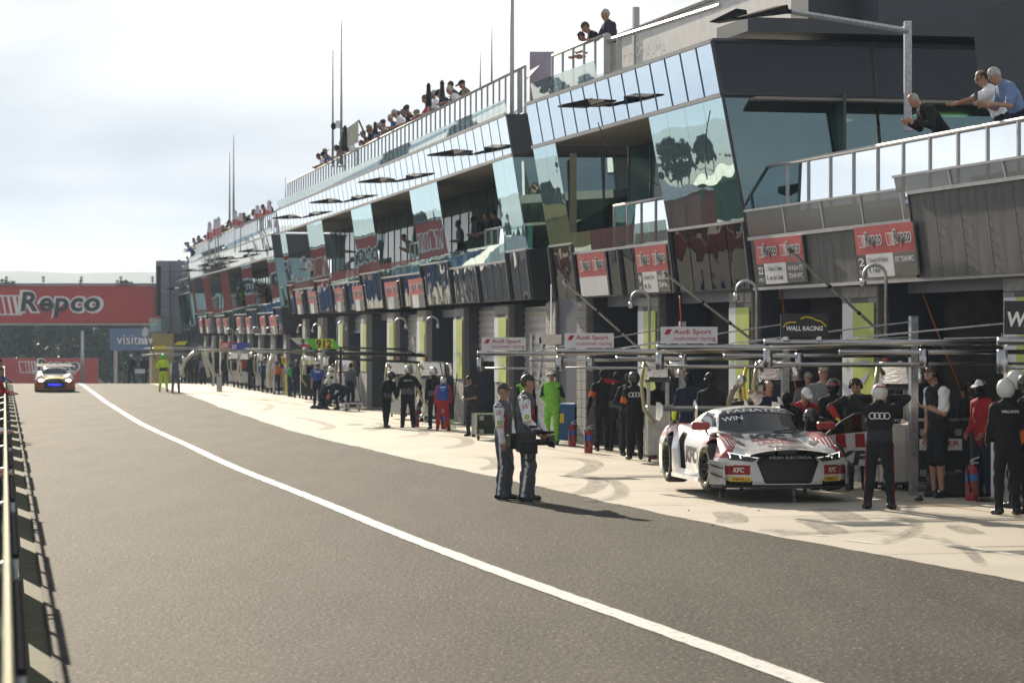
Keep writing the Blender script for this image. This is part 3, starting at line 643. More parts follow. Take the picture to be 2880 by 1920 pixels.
tbox('parapet_cap', 3.1, sL+0.06, zb_+1.85, zb_+1.92, so+0.06, so-0.46, mat('matt_grey_capping', (0.3, 0.3, 0.3), rough=1.0, spec=0.0))
M_TERGLASS = wavemirror('terrace_sky_glass', (0.75, 0.78, 0.78), 1.0, 0.02, 0.015, 0.5)
sw = [sL-0.9, sL-3.4, sL-5.9, 3.3]
for k in range(3): tbox('tall_window', min(sw[k], sw[k+1])+0.05, max(sw[k], sw[k+1])-0.05, zb_+0.08, zb_+0.9, so-0.1, so-0.12, M_TERGLASS)
for k in (1, 2): tbox('window_post', sw[k]-0.06, sw[k]+0.06, zb_, zb_+2.4, so+0.05, so-0.09, M_FRAME)
x_ = 0.0
for ch, wd in zip('MOUNT PANORAMA', (0.42, 0.38, 0.34, 0.36, 0.32, 0.25, 0.34, 0.40, 0.36, 0.38, 0.34, 0.40, 0.42, 0.40)):
    if ch != ' ': letters('raised_letter', ch, f(S1.S(1690, 8.9, so, False)-x_, zb_+1.25, so+0.04), -S1.d, (0,0,1), wd*0.82, 0.30, M_FRAME, TS, bold=-0.02, lift=0.0)
    x_ += wd
tbox('grey_return_wall', 2.2, 3.18, zb_, zb_+4.5, so+0.3, so-6, M_DARKCLAD)
tbox('roof_canopy', 0.35, 2.18, zb_+0.25, zb_+0.5, S1.cant(S1.zt)-0.55, -9.5, M_DARKFRAME)
tbox('upper_cladding', 0.9, 2.1, zb_+0.52, zb_+4.5, so-0.6, so-8, M_DARKCLAD)

# ---- wing 2
W2 = wing(S2, 'long middle wing of the pit building with four recessed balconies', None, 1.19)
pe = [sorted(S2.S(x, S2.zg) for x in ab) for ab in ((1384, 1435.6), (1150.5, 1227), (986, 1041.5), (861.6, 903.7), (783, 802))]
pe[0][0] = 0.0; pe[-1][1] = S2.L
def wingfill(sec, root, pe, npier, nbay, rail_label):
    for k, (a, b) in enumerate(pe):
        pier(sec, root, a, b, npier if b-a > 3 else 2); fascia(sec, root, a, b, sec.zf, 4 if b-a > 3 else 2)
    for k in range(len(pe)-1):
        a, b = pe[k][1], pe[k+1][0]; m = (a+b)/2
        fascia(sec, root, a, m, sec.zl, 4); fascia(sec, root, m, b, sec.zl, 4); balustrade(sec, root, a+0.03, b-0.03, nbay)
        railing(sec, rail_label % ('first', 'second', 'third', 'fourth')[k], a+0.05, b-(b-a)*0.22, sec.zl-0.1+sec.slope*(a+b)/2, -0.55, 1.08, 0.95, 'railings of the recessed balconies')
wingfill(S2, W2, pe, 4, 6, 'balcony railing in the %s recess of the middle wing from its near end')
parapet(S2, W2, 0.5, S2.L-0.05, 38, 0.34)
railing(S2, 'long rooftop railing of the middle wing with a row of spectators behind it', 0.25, S2.L-0.3, S2.zt-0.1+0.0033*25, 0.15, 1.12, 0.86)
endwall(S2, W2, -0.02, -1, [(S2.zb+0.02, S2.zf, 4, M_ENDBLACK, 'end_cladding'), (S2.zf+0.01, S2.zg-0.06, 4, M_ENDGLASS, 'end_glass'), (S2.zg, S2.zt, 4, M_ENDBLACK, 'end_spandrel')])
mb = MB(); mb.box((S2.P(-0.06, 5.6, -0.95, False)), (0.16, 0.16, 2.2)); mb.build('end_column', mat('olive_steel_column', (0.20, 0.21, 0.13), rough=0.5), W2)
mb = MB(); mb.tube([S2.P(-0.05, S2.zb+0.02, -0.55, False), S2.P(-0.05, S2.zf, -0.42, False)], 0.04, 4); mb.build('end_fin', M_DARKFRAME, W2)
mb = MB(); mb.tube([S2.P(-0.05, S2.zg, -0.25, False), S2.P(-0.05, S2.zt, -0.12, False)], 0.04, 4); mb.build('end_fin', M_DARKFRAME, W2)

# ---- wing 3
W3 = wing(S3, 'far wing of the pit building with a lower roof behind the middle wing', None, 1.22)
pe3 = [sorted(S3.S(x, S3.zg) for x in ab) for ab in ((750, 768), (677, 704.5), (617, 639.5), (568, 586), (530, 542))]
pe3[0][0] = 0.0; pe3[-1][1] = S3.L
wingfill(S3, W3, pe3, 3, 4, 'balcony railing in the %s recess of the far wing from its near end')
parapet(S3, W3, 0.1, S3.L-0.05, 24, 0.34)
railing(S3, 'rooftop railing of the far wing crowded with spectators', 0.25, S3.L-0.3, S3.zt-0.1+0.0042*26, 0.15, 1.12, 1.05)
endwall(S3, W3, -0.02, -1, [(S3.zb+0.02, S3.zf, 4, M_ENDBLACK, 'end_cladding'), (S3.zf+0.01, S3.zg-0.06, 4, M_ENDGLASS, 'end_glass'), (S3.zg, S3.zt, 4, M_ENDBLACK, 'end_spandrel')])
# ---- wing 4 and the grey tower
W4 = wing(S4, 'short last wing of the pit building beside the grey tower', None, 1.4)
for a, b in ((0, 3.0), (11, 15), (19, S4.L)): pier(S4, W4, a, b, 2); fascia(S4, W4, a, b, S4.zf, 2)
for a, b in ((3, 7), (7, 11), (15, 19)): fascia(S4, W4, a, b, S4.zl, 3); balustrade(S4, W4, a+0.05, b-0.05, 2)
parapet(S4, W4, 0.2, S4.L, 9, 0.34)
railing(S4, 'short rooftop railing of the last wing next to the grey tower', 0.3, S4.L-0.5, S4.zt-0.1, 0.15, 1.12, 1.2)
endwall(S4, W4, -0.02, -1, [(S4.zb+0.02, S4.zf, 4, M_ENDBLACK, 'end_cladding'), (S4.zf+0.01, S4.zg-0.06, 4, M_ENDGLASS, 'end_glass'), (S4.zg, S4.zt, 4, M_ENDBLACK, 'end_spandrel')])

# ---- garages under the wings
M_BP_W = mat('banner_pale_print', (0.60, 0.63, 0.66), rough=0.5, var=0.03)
M_BP_G = mat('banner_lime_print', (0.42, 0.50, 0.07), rough=0.5, var=0.12, vscale=1.2)
M_BP_T = mat('banner_lilac_letter', (0.33, 0.36, 0.50), rough=0.5, var=0)
M_BP_L = mat('banner_green_emblem', (0.22, 0.42, 0.10), rough=0.5, var=0)
BLK = {}
def block_mesh(sec):
    """one concrete block with chamfered edges, shared by all blocks of a wing"""
    key = id(sec)
    if key not in BLK:
        mb = MB(); mb.box((0,0,0), (0.385, 0.05, 0.186), (sec.d, sec.n, Vector((0,0,1))), 0.006)
        me = bpy.data.meshes.new('block'); me.from_pydata([tuple(v) for v in mb.V], [], mb.F); me.materials.append(M_BLOCK); BLK[key] = me
    return BLK[key]
def garage_column(sec, s0, s1, z1, label, near, banner, num=None, zbase=0.0):
    c = empty('block_column', sec.P((s0+s1)/2, zbase, -0.3, False), label, 'column', 'columns between the garages')
    mb = MB(); f = lambda s, z, o: sec.P(s, z, o, False, False)
    oF = -0.16 if near else -0.12
    mb.hexa([f(s1,zbase,-1.2), f(s0,zbase,-1.2), f(s0,zbase,oF), f(s1,zbase,oF), f(s1,z1,-1.2), f(s0,z1,-1.2), f(s0,z1,oF), f(s1,z1,oF)]); mb.build('core', M_MORTAR if near else M_BLOCK, c)
    mb = MB(); mb.hexa([f(s0+0.0,zbase,-1.2), f(s0-0.10,zbase,-1.2), f(s0-0.10,zbase,-0.30), f(s0,zbase,-0.30), f(s0,z1,-1.2), f(s0-0.10,z1,-1.2), f(s0-0.10,z1,-0.30), f(s0,z1,-0.30)]); mb.build('steel_jamb', M_NAVY, c)
    if near:
        n = max(1, int(round((s1-s0)/0.395))); step = (s1-s0)/n; me = block_mesh(sec); rows = int((z1-zbase)/0.196)
        for i in range(n):
            for j in range(rows):
                if banner and 1.25 < (zbase+j*0.196) < 2.75 and 0 < i < n-1: continue
                o = bpy.data.objects.new('block', me); w_ = sec.P(s0+(i+0.5)*step, zbase+0.1+j*0.196, -0.16+0.003*((i*7+j*3) % 3), False, False); link(o, c, w_)
                o.scale = (1, 1, 1)
    if banner:
        b = empty('column_banner', f((s0+s1)/2, 1.2, -0.1), label.replace('grey concrete block column', 'pale lime banner on column').replace('grey block column', 'pale lime banner on column').replace(' of the middle wing from its near end', ' along the middle wing').replace(' with number 14 behind the open car door', ' 14 behind the open car door'), 'banner', 'banners on the garage columns')
        a0, a1, bz, tz = s0+0.06, s1-0.10, 1.22, 2.86+0.0
        cut = a0+(a1-a0)*0.66
        for (x0, x1, m, nm) in ((cut, a1, M_BP_W, 'pale_strip'), (a0, cut, M_BP_G, 'lime_strip')):
            q = MB(); q.hexa([f(x1,bz,-0.115), f(x0,bz,-0.115), f(x0,bz,-0.10), f(x1,bz,-0.10), f(x1,tz,-0.115), f(x0,tz,-0.115), f(x0,tz,-0.10), f(x1,tz,-0.10)]); q.build(nm, m, b)
        wd = a1-a0
        letters('lettering', 'ultimate', f(a0+wd*0.62, bz+0.62, -0.10), -sec.d, (0,0,1), wd*0.52, 0.17, M_BP_T, b, lift=0.004)
        q = MB(); e = f(a0+wd*0.82, bz+0.66, -0.094)
        for k in range(9):
            an = 2*math.pi*k/9; u = -sec.d*math.cos(an)+Vector((0,0,1))*math.sin(an); v = sec.n
            t = u.cross(v); q.add([e+u*0.03-t*0.02, e+u*0.13, e+u*0.03+t*0.02], [(0,1,2)])
        q.build('emblem', M_BP_L, b)
        q = MB(); q.add([f(a0+wd*0.46, bz+0.40, -0.095), f(a0+wd*0.08, bz+0.58, -0.095), f(a0+wd*0.30, bz+0.36, -0.095)], [(0,1,2)]); q.build('arrow', M_BP_T, b)
        if num: letters('number', num, f(s1-0.02, bz+0.95, -0.10), -sec.d, (0,0,1), 0.12, 0.2, M_WHITELET, c, lift=0.0)
    return c
def roller(sec, s0, s1, z0, z1, label, num=None):
    """corrugated roller door"""
    r = empty('roller_door', sec.P((s0+s1)/2, z0, -0.55, False), label, 'roller door', 'roller doors of the garages'); V = []; F = []; n = int((z1-z0)/0.045)
    for i in range(n+1):
        z = z0+(z1-z0)*i/n; o = -0.55+0.018*math.sin(i*math.pi/2)
        V += [tuple(sec.P(s0, z, o, False, False)), tuple(sec.P(s1, z, o, False, False))]
    for i in range(n): F.append((2*i, 2*i+1, 2*i+3, 2*i+2))
    mesh_obj('curtain', V, F, M_ROLLER, r)
    mb = MB(); mb.tube([sec.P(s0, z0+0.03, -0.53, False, False), sec.P(s1, z0+0.03, -0.53, False, False)], 0.04, 6); mb.build('bottom_bar', M_GALV, r)
    if num: letters('painted_number', num, sec.P(s1-0.9, 1.15, -0.525, False, False), -sec.d, (0,0,1), 1.9, 1.3, mat('stencil_white', (0.55, 0.55, 0.54), rough=0.6, var=0.1), r, bold=0.03, lift=0.0)
    return r
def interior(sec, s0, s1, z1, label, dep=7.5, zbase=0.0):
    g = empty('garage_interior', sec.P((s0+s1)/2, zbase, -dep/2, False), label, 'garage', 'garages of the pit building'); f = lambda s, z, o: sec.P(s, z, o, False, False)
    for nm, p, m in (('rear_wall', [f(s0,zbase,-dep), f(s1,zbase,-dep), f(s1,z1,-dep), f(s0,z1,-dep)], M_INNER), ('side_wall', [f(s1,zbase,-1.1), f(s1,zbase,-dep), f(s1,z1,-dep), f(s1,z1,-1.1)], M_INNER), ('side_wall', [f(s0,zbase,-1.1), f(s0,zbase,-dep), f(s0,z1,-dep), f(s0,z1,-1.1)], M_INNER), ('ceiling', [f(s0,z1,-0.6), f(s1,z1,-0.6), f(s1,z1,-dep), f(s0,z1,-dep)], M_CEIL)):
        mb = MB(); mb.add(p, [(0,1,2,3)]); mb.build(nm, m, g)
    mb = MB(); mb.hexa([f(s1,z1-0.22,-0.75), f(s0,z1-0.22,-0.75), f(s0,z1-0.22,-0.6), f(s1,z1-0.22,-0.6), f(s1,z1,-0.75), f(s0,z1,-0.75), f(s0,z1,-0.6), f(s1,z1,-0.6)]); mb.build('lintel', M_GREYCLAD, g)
    return g
ORD = ['first', 'second', 'third', 'fourth', 'fifth', 'sixth', 'seventh', 'eighth', 'ninth', 'tenth']
# near row (wings 0 and 1): column edges measured along the front of wing 1
c1 = []
for (xa, xb, ban, num, lab) in ((2815, 2935, True, '15', 'grey concrete block column at the right edge of the picture'), (2363, 2461, True, '14', 'grey concrete block column with number 14 behind the open car door'), (2045, 2109, True, None, 'grey concrete block column behind the race car roof'), (1790, 1845, True, None, 'grey concrete block column between the two black garage openings left of the car'), (1618, 1643, False, None, 'bare grey concrete block column beside the blue bin')):
    s1_, s0_ = S1.S(xa, 1.5, -0.1, False), S1.S(xb, 1.5, -0.1, False); c1.append((s0_, s1_)); garage_column(S1, s0_, s1_, 3.22, lab, True, ban, num)
ends = [(-26.0, -20.0)]+c1
names = ['garage with the dark opening at the right edge', 'open dark garage behind the man in white shirt', 'open dark garage behind the race car', 'open dark garage with a red strap hanging', 'open dark garage behind the crewmen in black suits']
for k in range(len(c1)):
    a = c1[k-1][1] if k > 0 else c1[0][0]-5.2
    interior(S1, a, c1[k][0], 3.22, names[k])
# the navy side door between wing 1 and wing 2
sN0, sN1 = c1[-1][1], S1.S(1557, 1.5, -0.3, False)
mb = MB(); f = lambda s, z, o: S1.P(s, z, o, False, False)
mb.hexa([f(sN1,0,-0.5), f(sN0,0,-0.5), f(sN0,0,-0.42), f(sN1,0,-0.42), f(sN1,3.22,-0.5), f(sN0,3.22,-0.5), f(sN0,3.22,-0.42), f(sN1,3.22,-0.42)])
mb.build('navy_wall_panel', M_NAVY, None, label='plain navy blue steel wall panel behind the blue bin', cat='wall panel')
# wing 2 garages
c2 = []
for (xa, xb, ban) in ((1531.6, 1557, False), (1388, 1424, True), (1273, 1300, True), (1171, 1196, True), (1087, 1107, True), (1013, 1030, True), (950, 964, True), (893, 906, True), (849, 857, False)):
    s1_, s0_ = S2.S(xa, 1.6, -0.1, False), S2.S(xb, 1.6, -0.1, False); c2.append((s0_, s1_))
for k, (a, b) in enumerate(c2):
    garage_column(S2, a, b, 3.18, 'grey block column, %s along the middle wing from its near end' % ORD[k], k < 3, k not in (0, 8))
for k in range(1, len(c2)):
    a, b = c2[k-1][1], c2[k][0]
    if k == 1: roller(S2, a, b, 0.02, 3.1, 'closed grey roller door with a large painted 17', '17')
    elif k == 4: roller(S2, a, b, 0.02, 3.1, 'closed grey roller door behind the crewman standing on one leg', '20')
    else:
        interior(S2, a, b, 3.18, 'dark open garage, %s of the middle wing from its near end' % ORD[k-1], 6.0)
        if k == 2: roller(S2, a, b, 1.72, 3.1, 'half raised grey roller door above the man with a phone')
        if k == 6: roller(S2, a, b, 2.55, 3.1, 'mostly raised grey roller door behind the white fuel rig')
# wing 3 garages, seen only as slots between people
for k in range(9):
    a = 0.6+k*6.4; garage_column(S3, a, a+1.2, 2.6, 'grey concrete block column, %s of the far wing from its near end' % ORD[k], False, False)
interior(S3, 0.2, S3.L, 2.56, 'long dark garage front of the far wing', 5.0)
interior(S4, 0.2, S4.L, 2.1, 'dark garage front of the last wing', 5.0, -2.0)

# ---- wing 0 at the right edge: lower terrace with railing and weathered fascia
W0 = empty('pit_building_wing', (S0.p0.x, S0.p0.y, 0), 'weathered grey fascia and terrace of the nearest wing on the right', 'building', 'wings of the pit building')
L0 = S0.L
sB = S0.S(2578, 4.3)   # where the fascia gets taller towards the camera
edges = [L0, S0.S(2262, 3.2), S0.S(2312, 3.2), S0.S(2350, 3.2), S0.S(2414, 3.2), sB]
for a, b in zip(edges[:-1], edges[1:]): one(S0, 'fascia_sheet', M_WEATHER, W0, min(a, b)+0.01, max(a, b)-0.01, 3.19, 4.02, -0.01)
k = 0; s = sB
while s > 0.5:
    e = max(0.0, s-0.95); one(S0, 'fascia_sheet', M_WEATHER, W0, e+0.008, s-0.008, 3.19, 4.42, 0.10)
    for j in range(7):
        if s > 8: mb = MB(); mb.ell(S0.P(s-0.05, 3.3+j*0.17, 0.105), (0.010, 0.010, 0.010), 6); mb.build('rivet', M_WEATHER, W0)
    s = e
mb = MB(); S0.panel(mb, sB-0.02, sB+0.03, 3.19, 4.46, 0.12, 0.16); mb.build('fascia_fin', M_NAVY, W0)
mb = MB(); S0.bar(mb, 0, L0, 3.17, 0.05, 0.0, 0.04); mb.build('fascia_trim', M_FRAME, W0)
mb = MB(); S0.bar(mb, sB, L0, 4.05, 0.06, 0.0, 0.04); mb.build('fascia_trim', M_FRAME, W0)
mb = MB(); S0.bar(mb, 0, sB, 4.45, 0.05, 0.10, 0.04); mb.build('fascia_trim', M_FRAME, W0)
xs = [L0-0.02]+[S0.S(1880+x/2.24, 4.4) for x in (735, 975, 1225, 1480)]
for a, b in zip(xs[:-1], xs[1:]):
    one(S0, 'smoked_screen', M_SMOKED, W0, min(a, b)+0.02, max(a, b)-0.02, 4.09, 4.52, 0.02, 0.015)
    mb = MB(); S0.panel(mb, min(a, b)-0.02, min(a, b)+0.02, 4.08, 4.54, 0.035, 0.05); mb.build('screen_post', M_FRAME, W0)
mb = MB(); S0.bar(mb, xs[-1], L0, 4.54, 0.035, 0.01, 0.03); mb.build('screen_rail', M_FRAME, W0)
xs2 = [xs[-1]]+[S0.S(1880+x/2.24, 4.6) for x in (1815, 2160, 2500)]
for a, b in zip(xs2[:-1], xs2[1:]):
    one(S0, 'smoked_screen', M_SMOKED, W0, min(a, b)+0.02, max(a, b)-0.02, 4.48, 4.70, 0.10, 0.015)
    mb = MB(); S0.panel(mb, min(a, b)-0.02, min(a, b)+0.02, 4.47, 4.73, 0.115, 0.05); mb.build('screen_post', M_FRAME, W0)
mb = MB(); S0.bar(mb, 0, xs[-1], 4.72, 0.035, 0.09, 0.03); mb.build('screen_rail', M_FRAME, W0)
f0 = lambda s, z, o: S0.P(s, z, o, False)
mb = MB(); mb.hexa([f0(L0,4.0,-9), f0(0,4.0,-9), f0(0,4.0,0.0), f0(L0,4.0,0.0), f0(L0,4.3,-9), f0(0,4.3,-9), f0(0,4.3,0.02), f0(L0,4.3,0.02)]); mb.build('terrace_slab', M_DECK, W0)
mb = MB(); mb.hexa([f0(L0-0.1,4.31,-8), f0(0,4.31,-8), f0(0,4.31,-0.6), f0(L0-0.1,4.31,-0.6), f0(L0-0.1,4.58,-8), f0(0,4.58,-8), f0(0,4.58,-0.6), f0(L0-0.1,4.58,-0.6)]); mb.build('raised_step', M_DECK, W0)
sR0, sR1 = 2.0, S0.S(2159, 5.3, -0.35, False)
railing(S0, 'terrace railing with sky reflecting panes at the right edge of the picture', sR0, sR1, 4.32, -0.35, 1.03, 1.12)
# dark canted wall at the far right top
mb = MB(); q = [AT(2733, 40, 43.5), AT(2990, -60, 42.5), AT(3010, 340, 42.5), AT(2760, 300, 43.5)]; mb.prism(q, (0.14, 0.06, 0)); mb.build('canted_dark_wall', M_DARKCLAD, None, label='dark blue grey canted wall at the top right corner', cat='wall')
# grey tower at the far end of the building
T = empty('grey_tower', AT(478, 945, 206), 'tall blue grey panelled tower portal at the far end of the building', 'tower')
def tw(nm, x0, x1, y0, y1, Y0, Y1, m):
    a, b = AT(x0, y1, Y0), AT(x1, y0, Y0); mb = MB(); mb.box(((a.x+b.x)/2, (Y0+Y1)/2, (a.z+b.z)/2), (b.x-a.x, Y1-Y0, b.z-a.z)); return mb.build(nm, m, T)
k = 0
for ya, yb in ((733, 764), (765, 796), (797, 828), (829, 860), (861, 892), (893, 938)): tw('cladding_panel', 453, 476, ya, yb, 205.5, 209, M_GREYCLAD); tw('cladding_panel', 476.5, 520, ya, yb, 205.8, 209, M_GREYCLAD)
tw('top_beam', 438.5, 453, 733, 748, 205.6, 209, M_GREYCLAD); tw('left_leg', 438.5, 443, 748, 938, 205.6, 209, M_DARKCLAD); tw('recessed_infill', 443, 453, 748, 938, 207.5, 208.6, M_DARKCLAD); tw('foot', 440, 520, 938, 1010, 206, 208.8, M_DARKCLAD)
# ------------------------------------------------------------------ sign boards on the fascia
UP = Vector((0, 0, 1))
def repco(parent, o, u, v, wd, ht, rich=True):
    """striped flag and bold lettering; o = lower left corner"""
    o = Vector(o); u = Vector(u); v = Vector(v); n = u.cross(v).normalized()
    fl = wd*0.30; k = 0.16
    def para(nm, x0, x1, y0, y1, m, lift, sh=k):
        mb = MB(); mb.add([o+u*(x0+sh*(1-y0/ht)*fl)+v*y0+n*lift, o+u*(x1+sh*(1-y0/ht)*fl)+v*y0+n*lift, o+u*(x1+sh*(1-y1/ht)*fl)+v*y1+n*lift, o+u*(x0+sh*(1-y1/ht)*fl)+v*y1+n*lift], [(0,1,2,3)]); return mb.build(nm, m, parent)
    if rich:
        para('flag_outline', 0, fl, ht*0.14, ht*0.82, M_WHITELET, 0.004)
        para('flag_field', wd*0.018, fl-wd*0.008, ht*0.19, ht*0.77, M_REDSIGN, 0.006)
        for i in range(4): para('flag_stripe', fl*(0.36+0.155*i), fl*(0.36+0.155*i)+fl*(0.03+0.02*i), ht*0.19, ht*0.77, M_WHITELET, 0.008)
    tw = wd*0.70
    if rich: letters('letter_outline', 'Repco', o+u*(fl*0.98)-v*0.0, u, v, tw*1.04, ht, M_WHITELET, parent, bold=0.095, shear=0.12, lift=0.010, space=1.12)
    letters('lettering', 'Repco', o+u*(fl*0.98+tw*0.045)+v*ht*0.065, u, v, tw*0.95, ht*0.87, M_LETTER if rich else M_GREYSIGN, parent, bold=0.03, shear=0.12, lift=0.013, space=1.12)
def fascia_sign(sec, s0, s1, zb, zt, off, label, num=None, names=None, team=None, rich=True, split=0.55, group='red and white team boards on the fascia'):
    """s0 near end, s1 far end"""
    mid = zb+(zt-zb)*(1-split); P = lambda s, z, o=off: sec.P(s, z, o)
    mb = MB(); sec.panel(mb, s0, s1, zb, zt, off, 0.03); r = mb.build('team_sign_board', M_ALU, None, label=label, cat='sign', group=group)
    u = -sec.d; wd = s1-s0
    def area(nm, a, b, z0, z1, m, lift=0.003):
        q = MB(); q.add([P(s1-wd*a, z0, off+lift), P(s1-wd*b, z0, off+lift), P(s1-wd*b, z1, off+lift), P(s1-wd*a, z1, off+lift)], [(0,1,2,3)]); return q.build(nm, m, r)
    area('red_field', 0, 1, mid, zt, M_REDSIGN)
    v = (P(0, zt)-P(0, zb)).normalized(); h = (zt-mid)
    for a in (0.05, 0.54):
        repco(r, P(s1-wd*a, mid+h*0.16, off+0.004), u, v, wd*0.42, h*0.66, rich)
    if num is None: area('white_field', 0, 1, zb, mid, M_WHITE)
    else:
        area('number_field', 0, 0.16, zb, mid, M_LETTER); area('name_field', 0.16, 0.62, zb, mid, M_WHITE); area('team_field', 0.62, 1, zb, mid, M_GREYSIGN)
        hh = mid-zb; W = lambda a, z: P(s1-wd*a, zb+hh*z, off+0.004)
        if num:
            letters('number', num, W(0.03, 0.5), u, v, wd*0.10, hh*0.36, M_WHITELET, r, bold=0.02); letters('class_word', 'PRO', W(0.03, 0.12), u, v, wd*0.10, hh*0.2, M_WHITELET, r)
        for i, t in enumerate(names or []): letters('driver_names', t, W(0.2, 0.6-0.42*i), u, v, wd*(0.34 if len(t) > 9 else 0.2), hh*0.25, M_LETTER, r, bold=0.01)
        for i, t in enumerate(team or []): letters('team_name', t, W(0.66, 0.58-0.36*i), u, v, wd*0.3, hh*0.24, M_WHITELET, r, bold=0.02)
    return r
def fs(sec, xa, xb, zb, zt, off, *a, **k):
    s1_, s0_ = sec.S(xa, zb, off), sec.S(xb, zb, off); return fascia_sign(sec, s0_, s1_, zb, zt, off, *a, **k)
fs(S0, 2135, 2268, 3.24, 4.02, 0.06, 'red and white team board with number 22 on weathered fascia', '22', ['L. Talbot, C. Haase', 'K. van der Linde'], ['WASH IT', 'TEAM MPC'])
fs(S0, 2417, 2583, 3.24, 4.02, 0.20, 'red and white team board with number 2 at the tall fascia', '2', ['B. Schumacher, M. Winkelhock', 'R. Feller'], ['KFC TEAM MPC'])
fs(S1, 1636, 1713, 3.22, 4.12, 0.06, 'red team board with a blank white lower half', None)
fs(S1, 1799, 1887, 3.22, 4.12, 0.06, 'red and white team board with number 9', '9', ['L. Holdsworth, D. Fiore', 'M. Fla'], ['HALLMARC', 'TEAM MPC'])
for k, (a, b) in enumerate(((1156.7, 1195), (1088.7, 1123.5), (998, 1025), (947.5, 970), (872.5, 893.4), (837, 853))):
    fs(S2, a, b, 3.20, 4.06, 0.06, 'small red and white team board, %s of six along the middle wing' % ORD[k], '', ['L. Xo, M. Ford', 'C. Ward'][:0], [], rich=True)
for k, (a, b) in enumerate(((762, 781), (735, 750), (694.6, 706.5), (669, 681.6), (631, 642), (611.6, 621.5), (580.7, 590.6), (563, 572))):
    fs(S3, a, b, 2.56, 3.42, 0.06, 'tiny red and white team board, %s of eight along the far wing' % ORD[k], '', [], [], rich=False)

# ------------------------------------------------------------------ floodlights on the band
def flood(sec, x, y, label, size=0.62):
    """two flat dark lamp heads on a short arm"""
    z = sec.zg+0.45*sec.hs; s = sec.S(x, z, 0.35); P0 = sec.P(s, z, 0.0); Yp = P0.y; zz = CAMZ-(y-960)/FPX*Yp
    P0.z = zz; r = empty('floodlight', P0, label, 'floodlight', 'twin floodlights along the silver band')
    mb = MB(); mb.tube([P0, P0+sec.n*0.4], 0.04, 6); mb.build('arm', M_LAMP, r)
    c = P0+sec.n*0.42
    for dirv, wv in ((sec.n, sec.d), (-sec.d, sec.n)):
        mb = MB(); a = c+dirv*0.03; L_ = 0.95 if dirv == sec.n else 2.2; Wd = 0.55 if dirv == sec.n else 0.35
        e = a+dirv*L_*size*1.05
        pts = [a-wv*Wd/2, a+wv*Wd/2, e+wv*Wd/2*0.75, e-wv*Wd/2*0.75]
        top = [p+UP*0.02 for p in (a-wv*Wd*0.36, a+wv*Wd*0.36)]+[e+wv*Wd*0.2+UP*0.0, e-wv*Wd*0.2+UP*0.0]
        mb.hexa([p-UP*0.05 for p in pts]+[a-wv*Wd*0.40+UP*0.12, a+wv*Wd*0.40+UP*0.12, e+wv*Wd*0.34-UP*0.02, e-wv*Wd*0.34-UP*0.02]); mb.build('lamp_head', M_LAMP, r)
        q = [a.lerp(e, 0.12)-wv*Wd*0.34-UP*0.056, a.lerp(e, 0.12)+wv*Wd*0.34-UP*0.056, a.lerp(e, 0.86)+wv*Wd*0.3-UP*0.056, a.lerp(e, 0.86)-wv*Wd*0.3-UP*0.056]
        mb = MB(); mb.add(q, [(0,1,2,3)]); mb.build('lens', mat('lamp_lens', (0.05, 0.05, 0.05), rough=0.5, var=0), r)
    return r
flood(S1, 1672, 296, 'dark twin floodlight on the nearest glass wing')
for k, (x, y) in enumerate(((1293, 434), (1084, 510), (937, 568), (824, 612))): flood(S2, x, y, 'dark twin floodlight, %s of four along the middle wing' % ORD[k], 0.72)
for k, (x, y) in enumerate(((719.5, 706), (651, 727), (595, 746), (547, 761))): flood(S3, x, y, 'dark twin floodlight, %s of four along the far wing' % ORD[k], 0.72)
flood(S4, 499, 812, 'dark twin floodlight on the last wing near the tower', 0.72)

# ------------------------------------------------------------------ masts and lamp posts
def pole(name, x, ytop, ybot, Y, r0, r1, label, m=M_GALV, cat='flagpole', group=None):
    a, b = AT(x, ybot, Y), AT(x, ytop, Y); mb = MB(); mb.tube([a, a.lerp(b, 0.5), b], [r0, (r0+r1)/2, r1], 8); mb.lathe([(r0*1.8, 0), (r0*1.8, 0.06), (r0*1.1, 0.1)], a, n=8)
    return mb.build(name, m, None, True, label, cat, group)
roofY = S2.P(0, 8, -6, False).y
pole('flagpole', 960, 58, 470, 100, 0.055, 0.018, 'tallest slim flagpole above the middle wing roof', group='flagpoles behind the roofs')
pole('flagpole', 936, 140, 470, 104, 0.05, 0.018, 'slim flagpole left of the tallest one above the middle wing roof', group='flagpoles behind the roofs')
pole('flagpole', 657, 380, 640, 160, 0.075, 0.02, 'slim flagpole above the far wing roof, taller of its pair', group='flagpoles behind the roofs')
pole('flagpole', 646, 430, 645, 166, 0.07, 0.02, 'slim flagpole above the far wing roof, shorter of its pair', group='flagpoles behind the roofs')
pole('flagpole', 1383, 75, 260, 75, 0.03, 0.01, 'short flagpole tip near the thick mast on the middle wing roof', group='flagpoles behind the roofs')
pole('flagpole', 1351, 150, 290, 82, 0.03, 0.01, 'smallest flagpole tip beside the short one on the middle wing roof', group='flagpoles behind the roofs')
pole('flagpole', 803, 497, 560, 121, 0.02, 0.008, 'very short aerial rod at the far end of the middle wing roof', group='flagpoles behind the roofs')
pole('mast', 1440, -60, S2.zt and 455, 68.6, 0.055, 0.05, 'thick pale mast at the near end of the middle wing roof', m=M_FRAME, cat='mast')
# camera box on the flagpole pair
r = empty('security_camera', AT(948, 345, 100), 'white security camera box between the two tall flagpoles', 'camera')
mb = MB(); mb.box(AT(950, 350, 100), (0.16, 0.14, 0.26), bev=0.02); mb.build('housing', M_WHITE, r)
mb = MB(); mb.ell(AT(938, 355, 100), (0.10, 0.10, 0.13), 10); mb.build('dome', M_LAMP, r); mb = MB(); mb.tube([AT(944, 345, 100), AT(962, 345, 100)], 0.03, 6); mb.build('bracket', M_GALV, r)
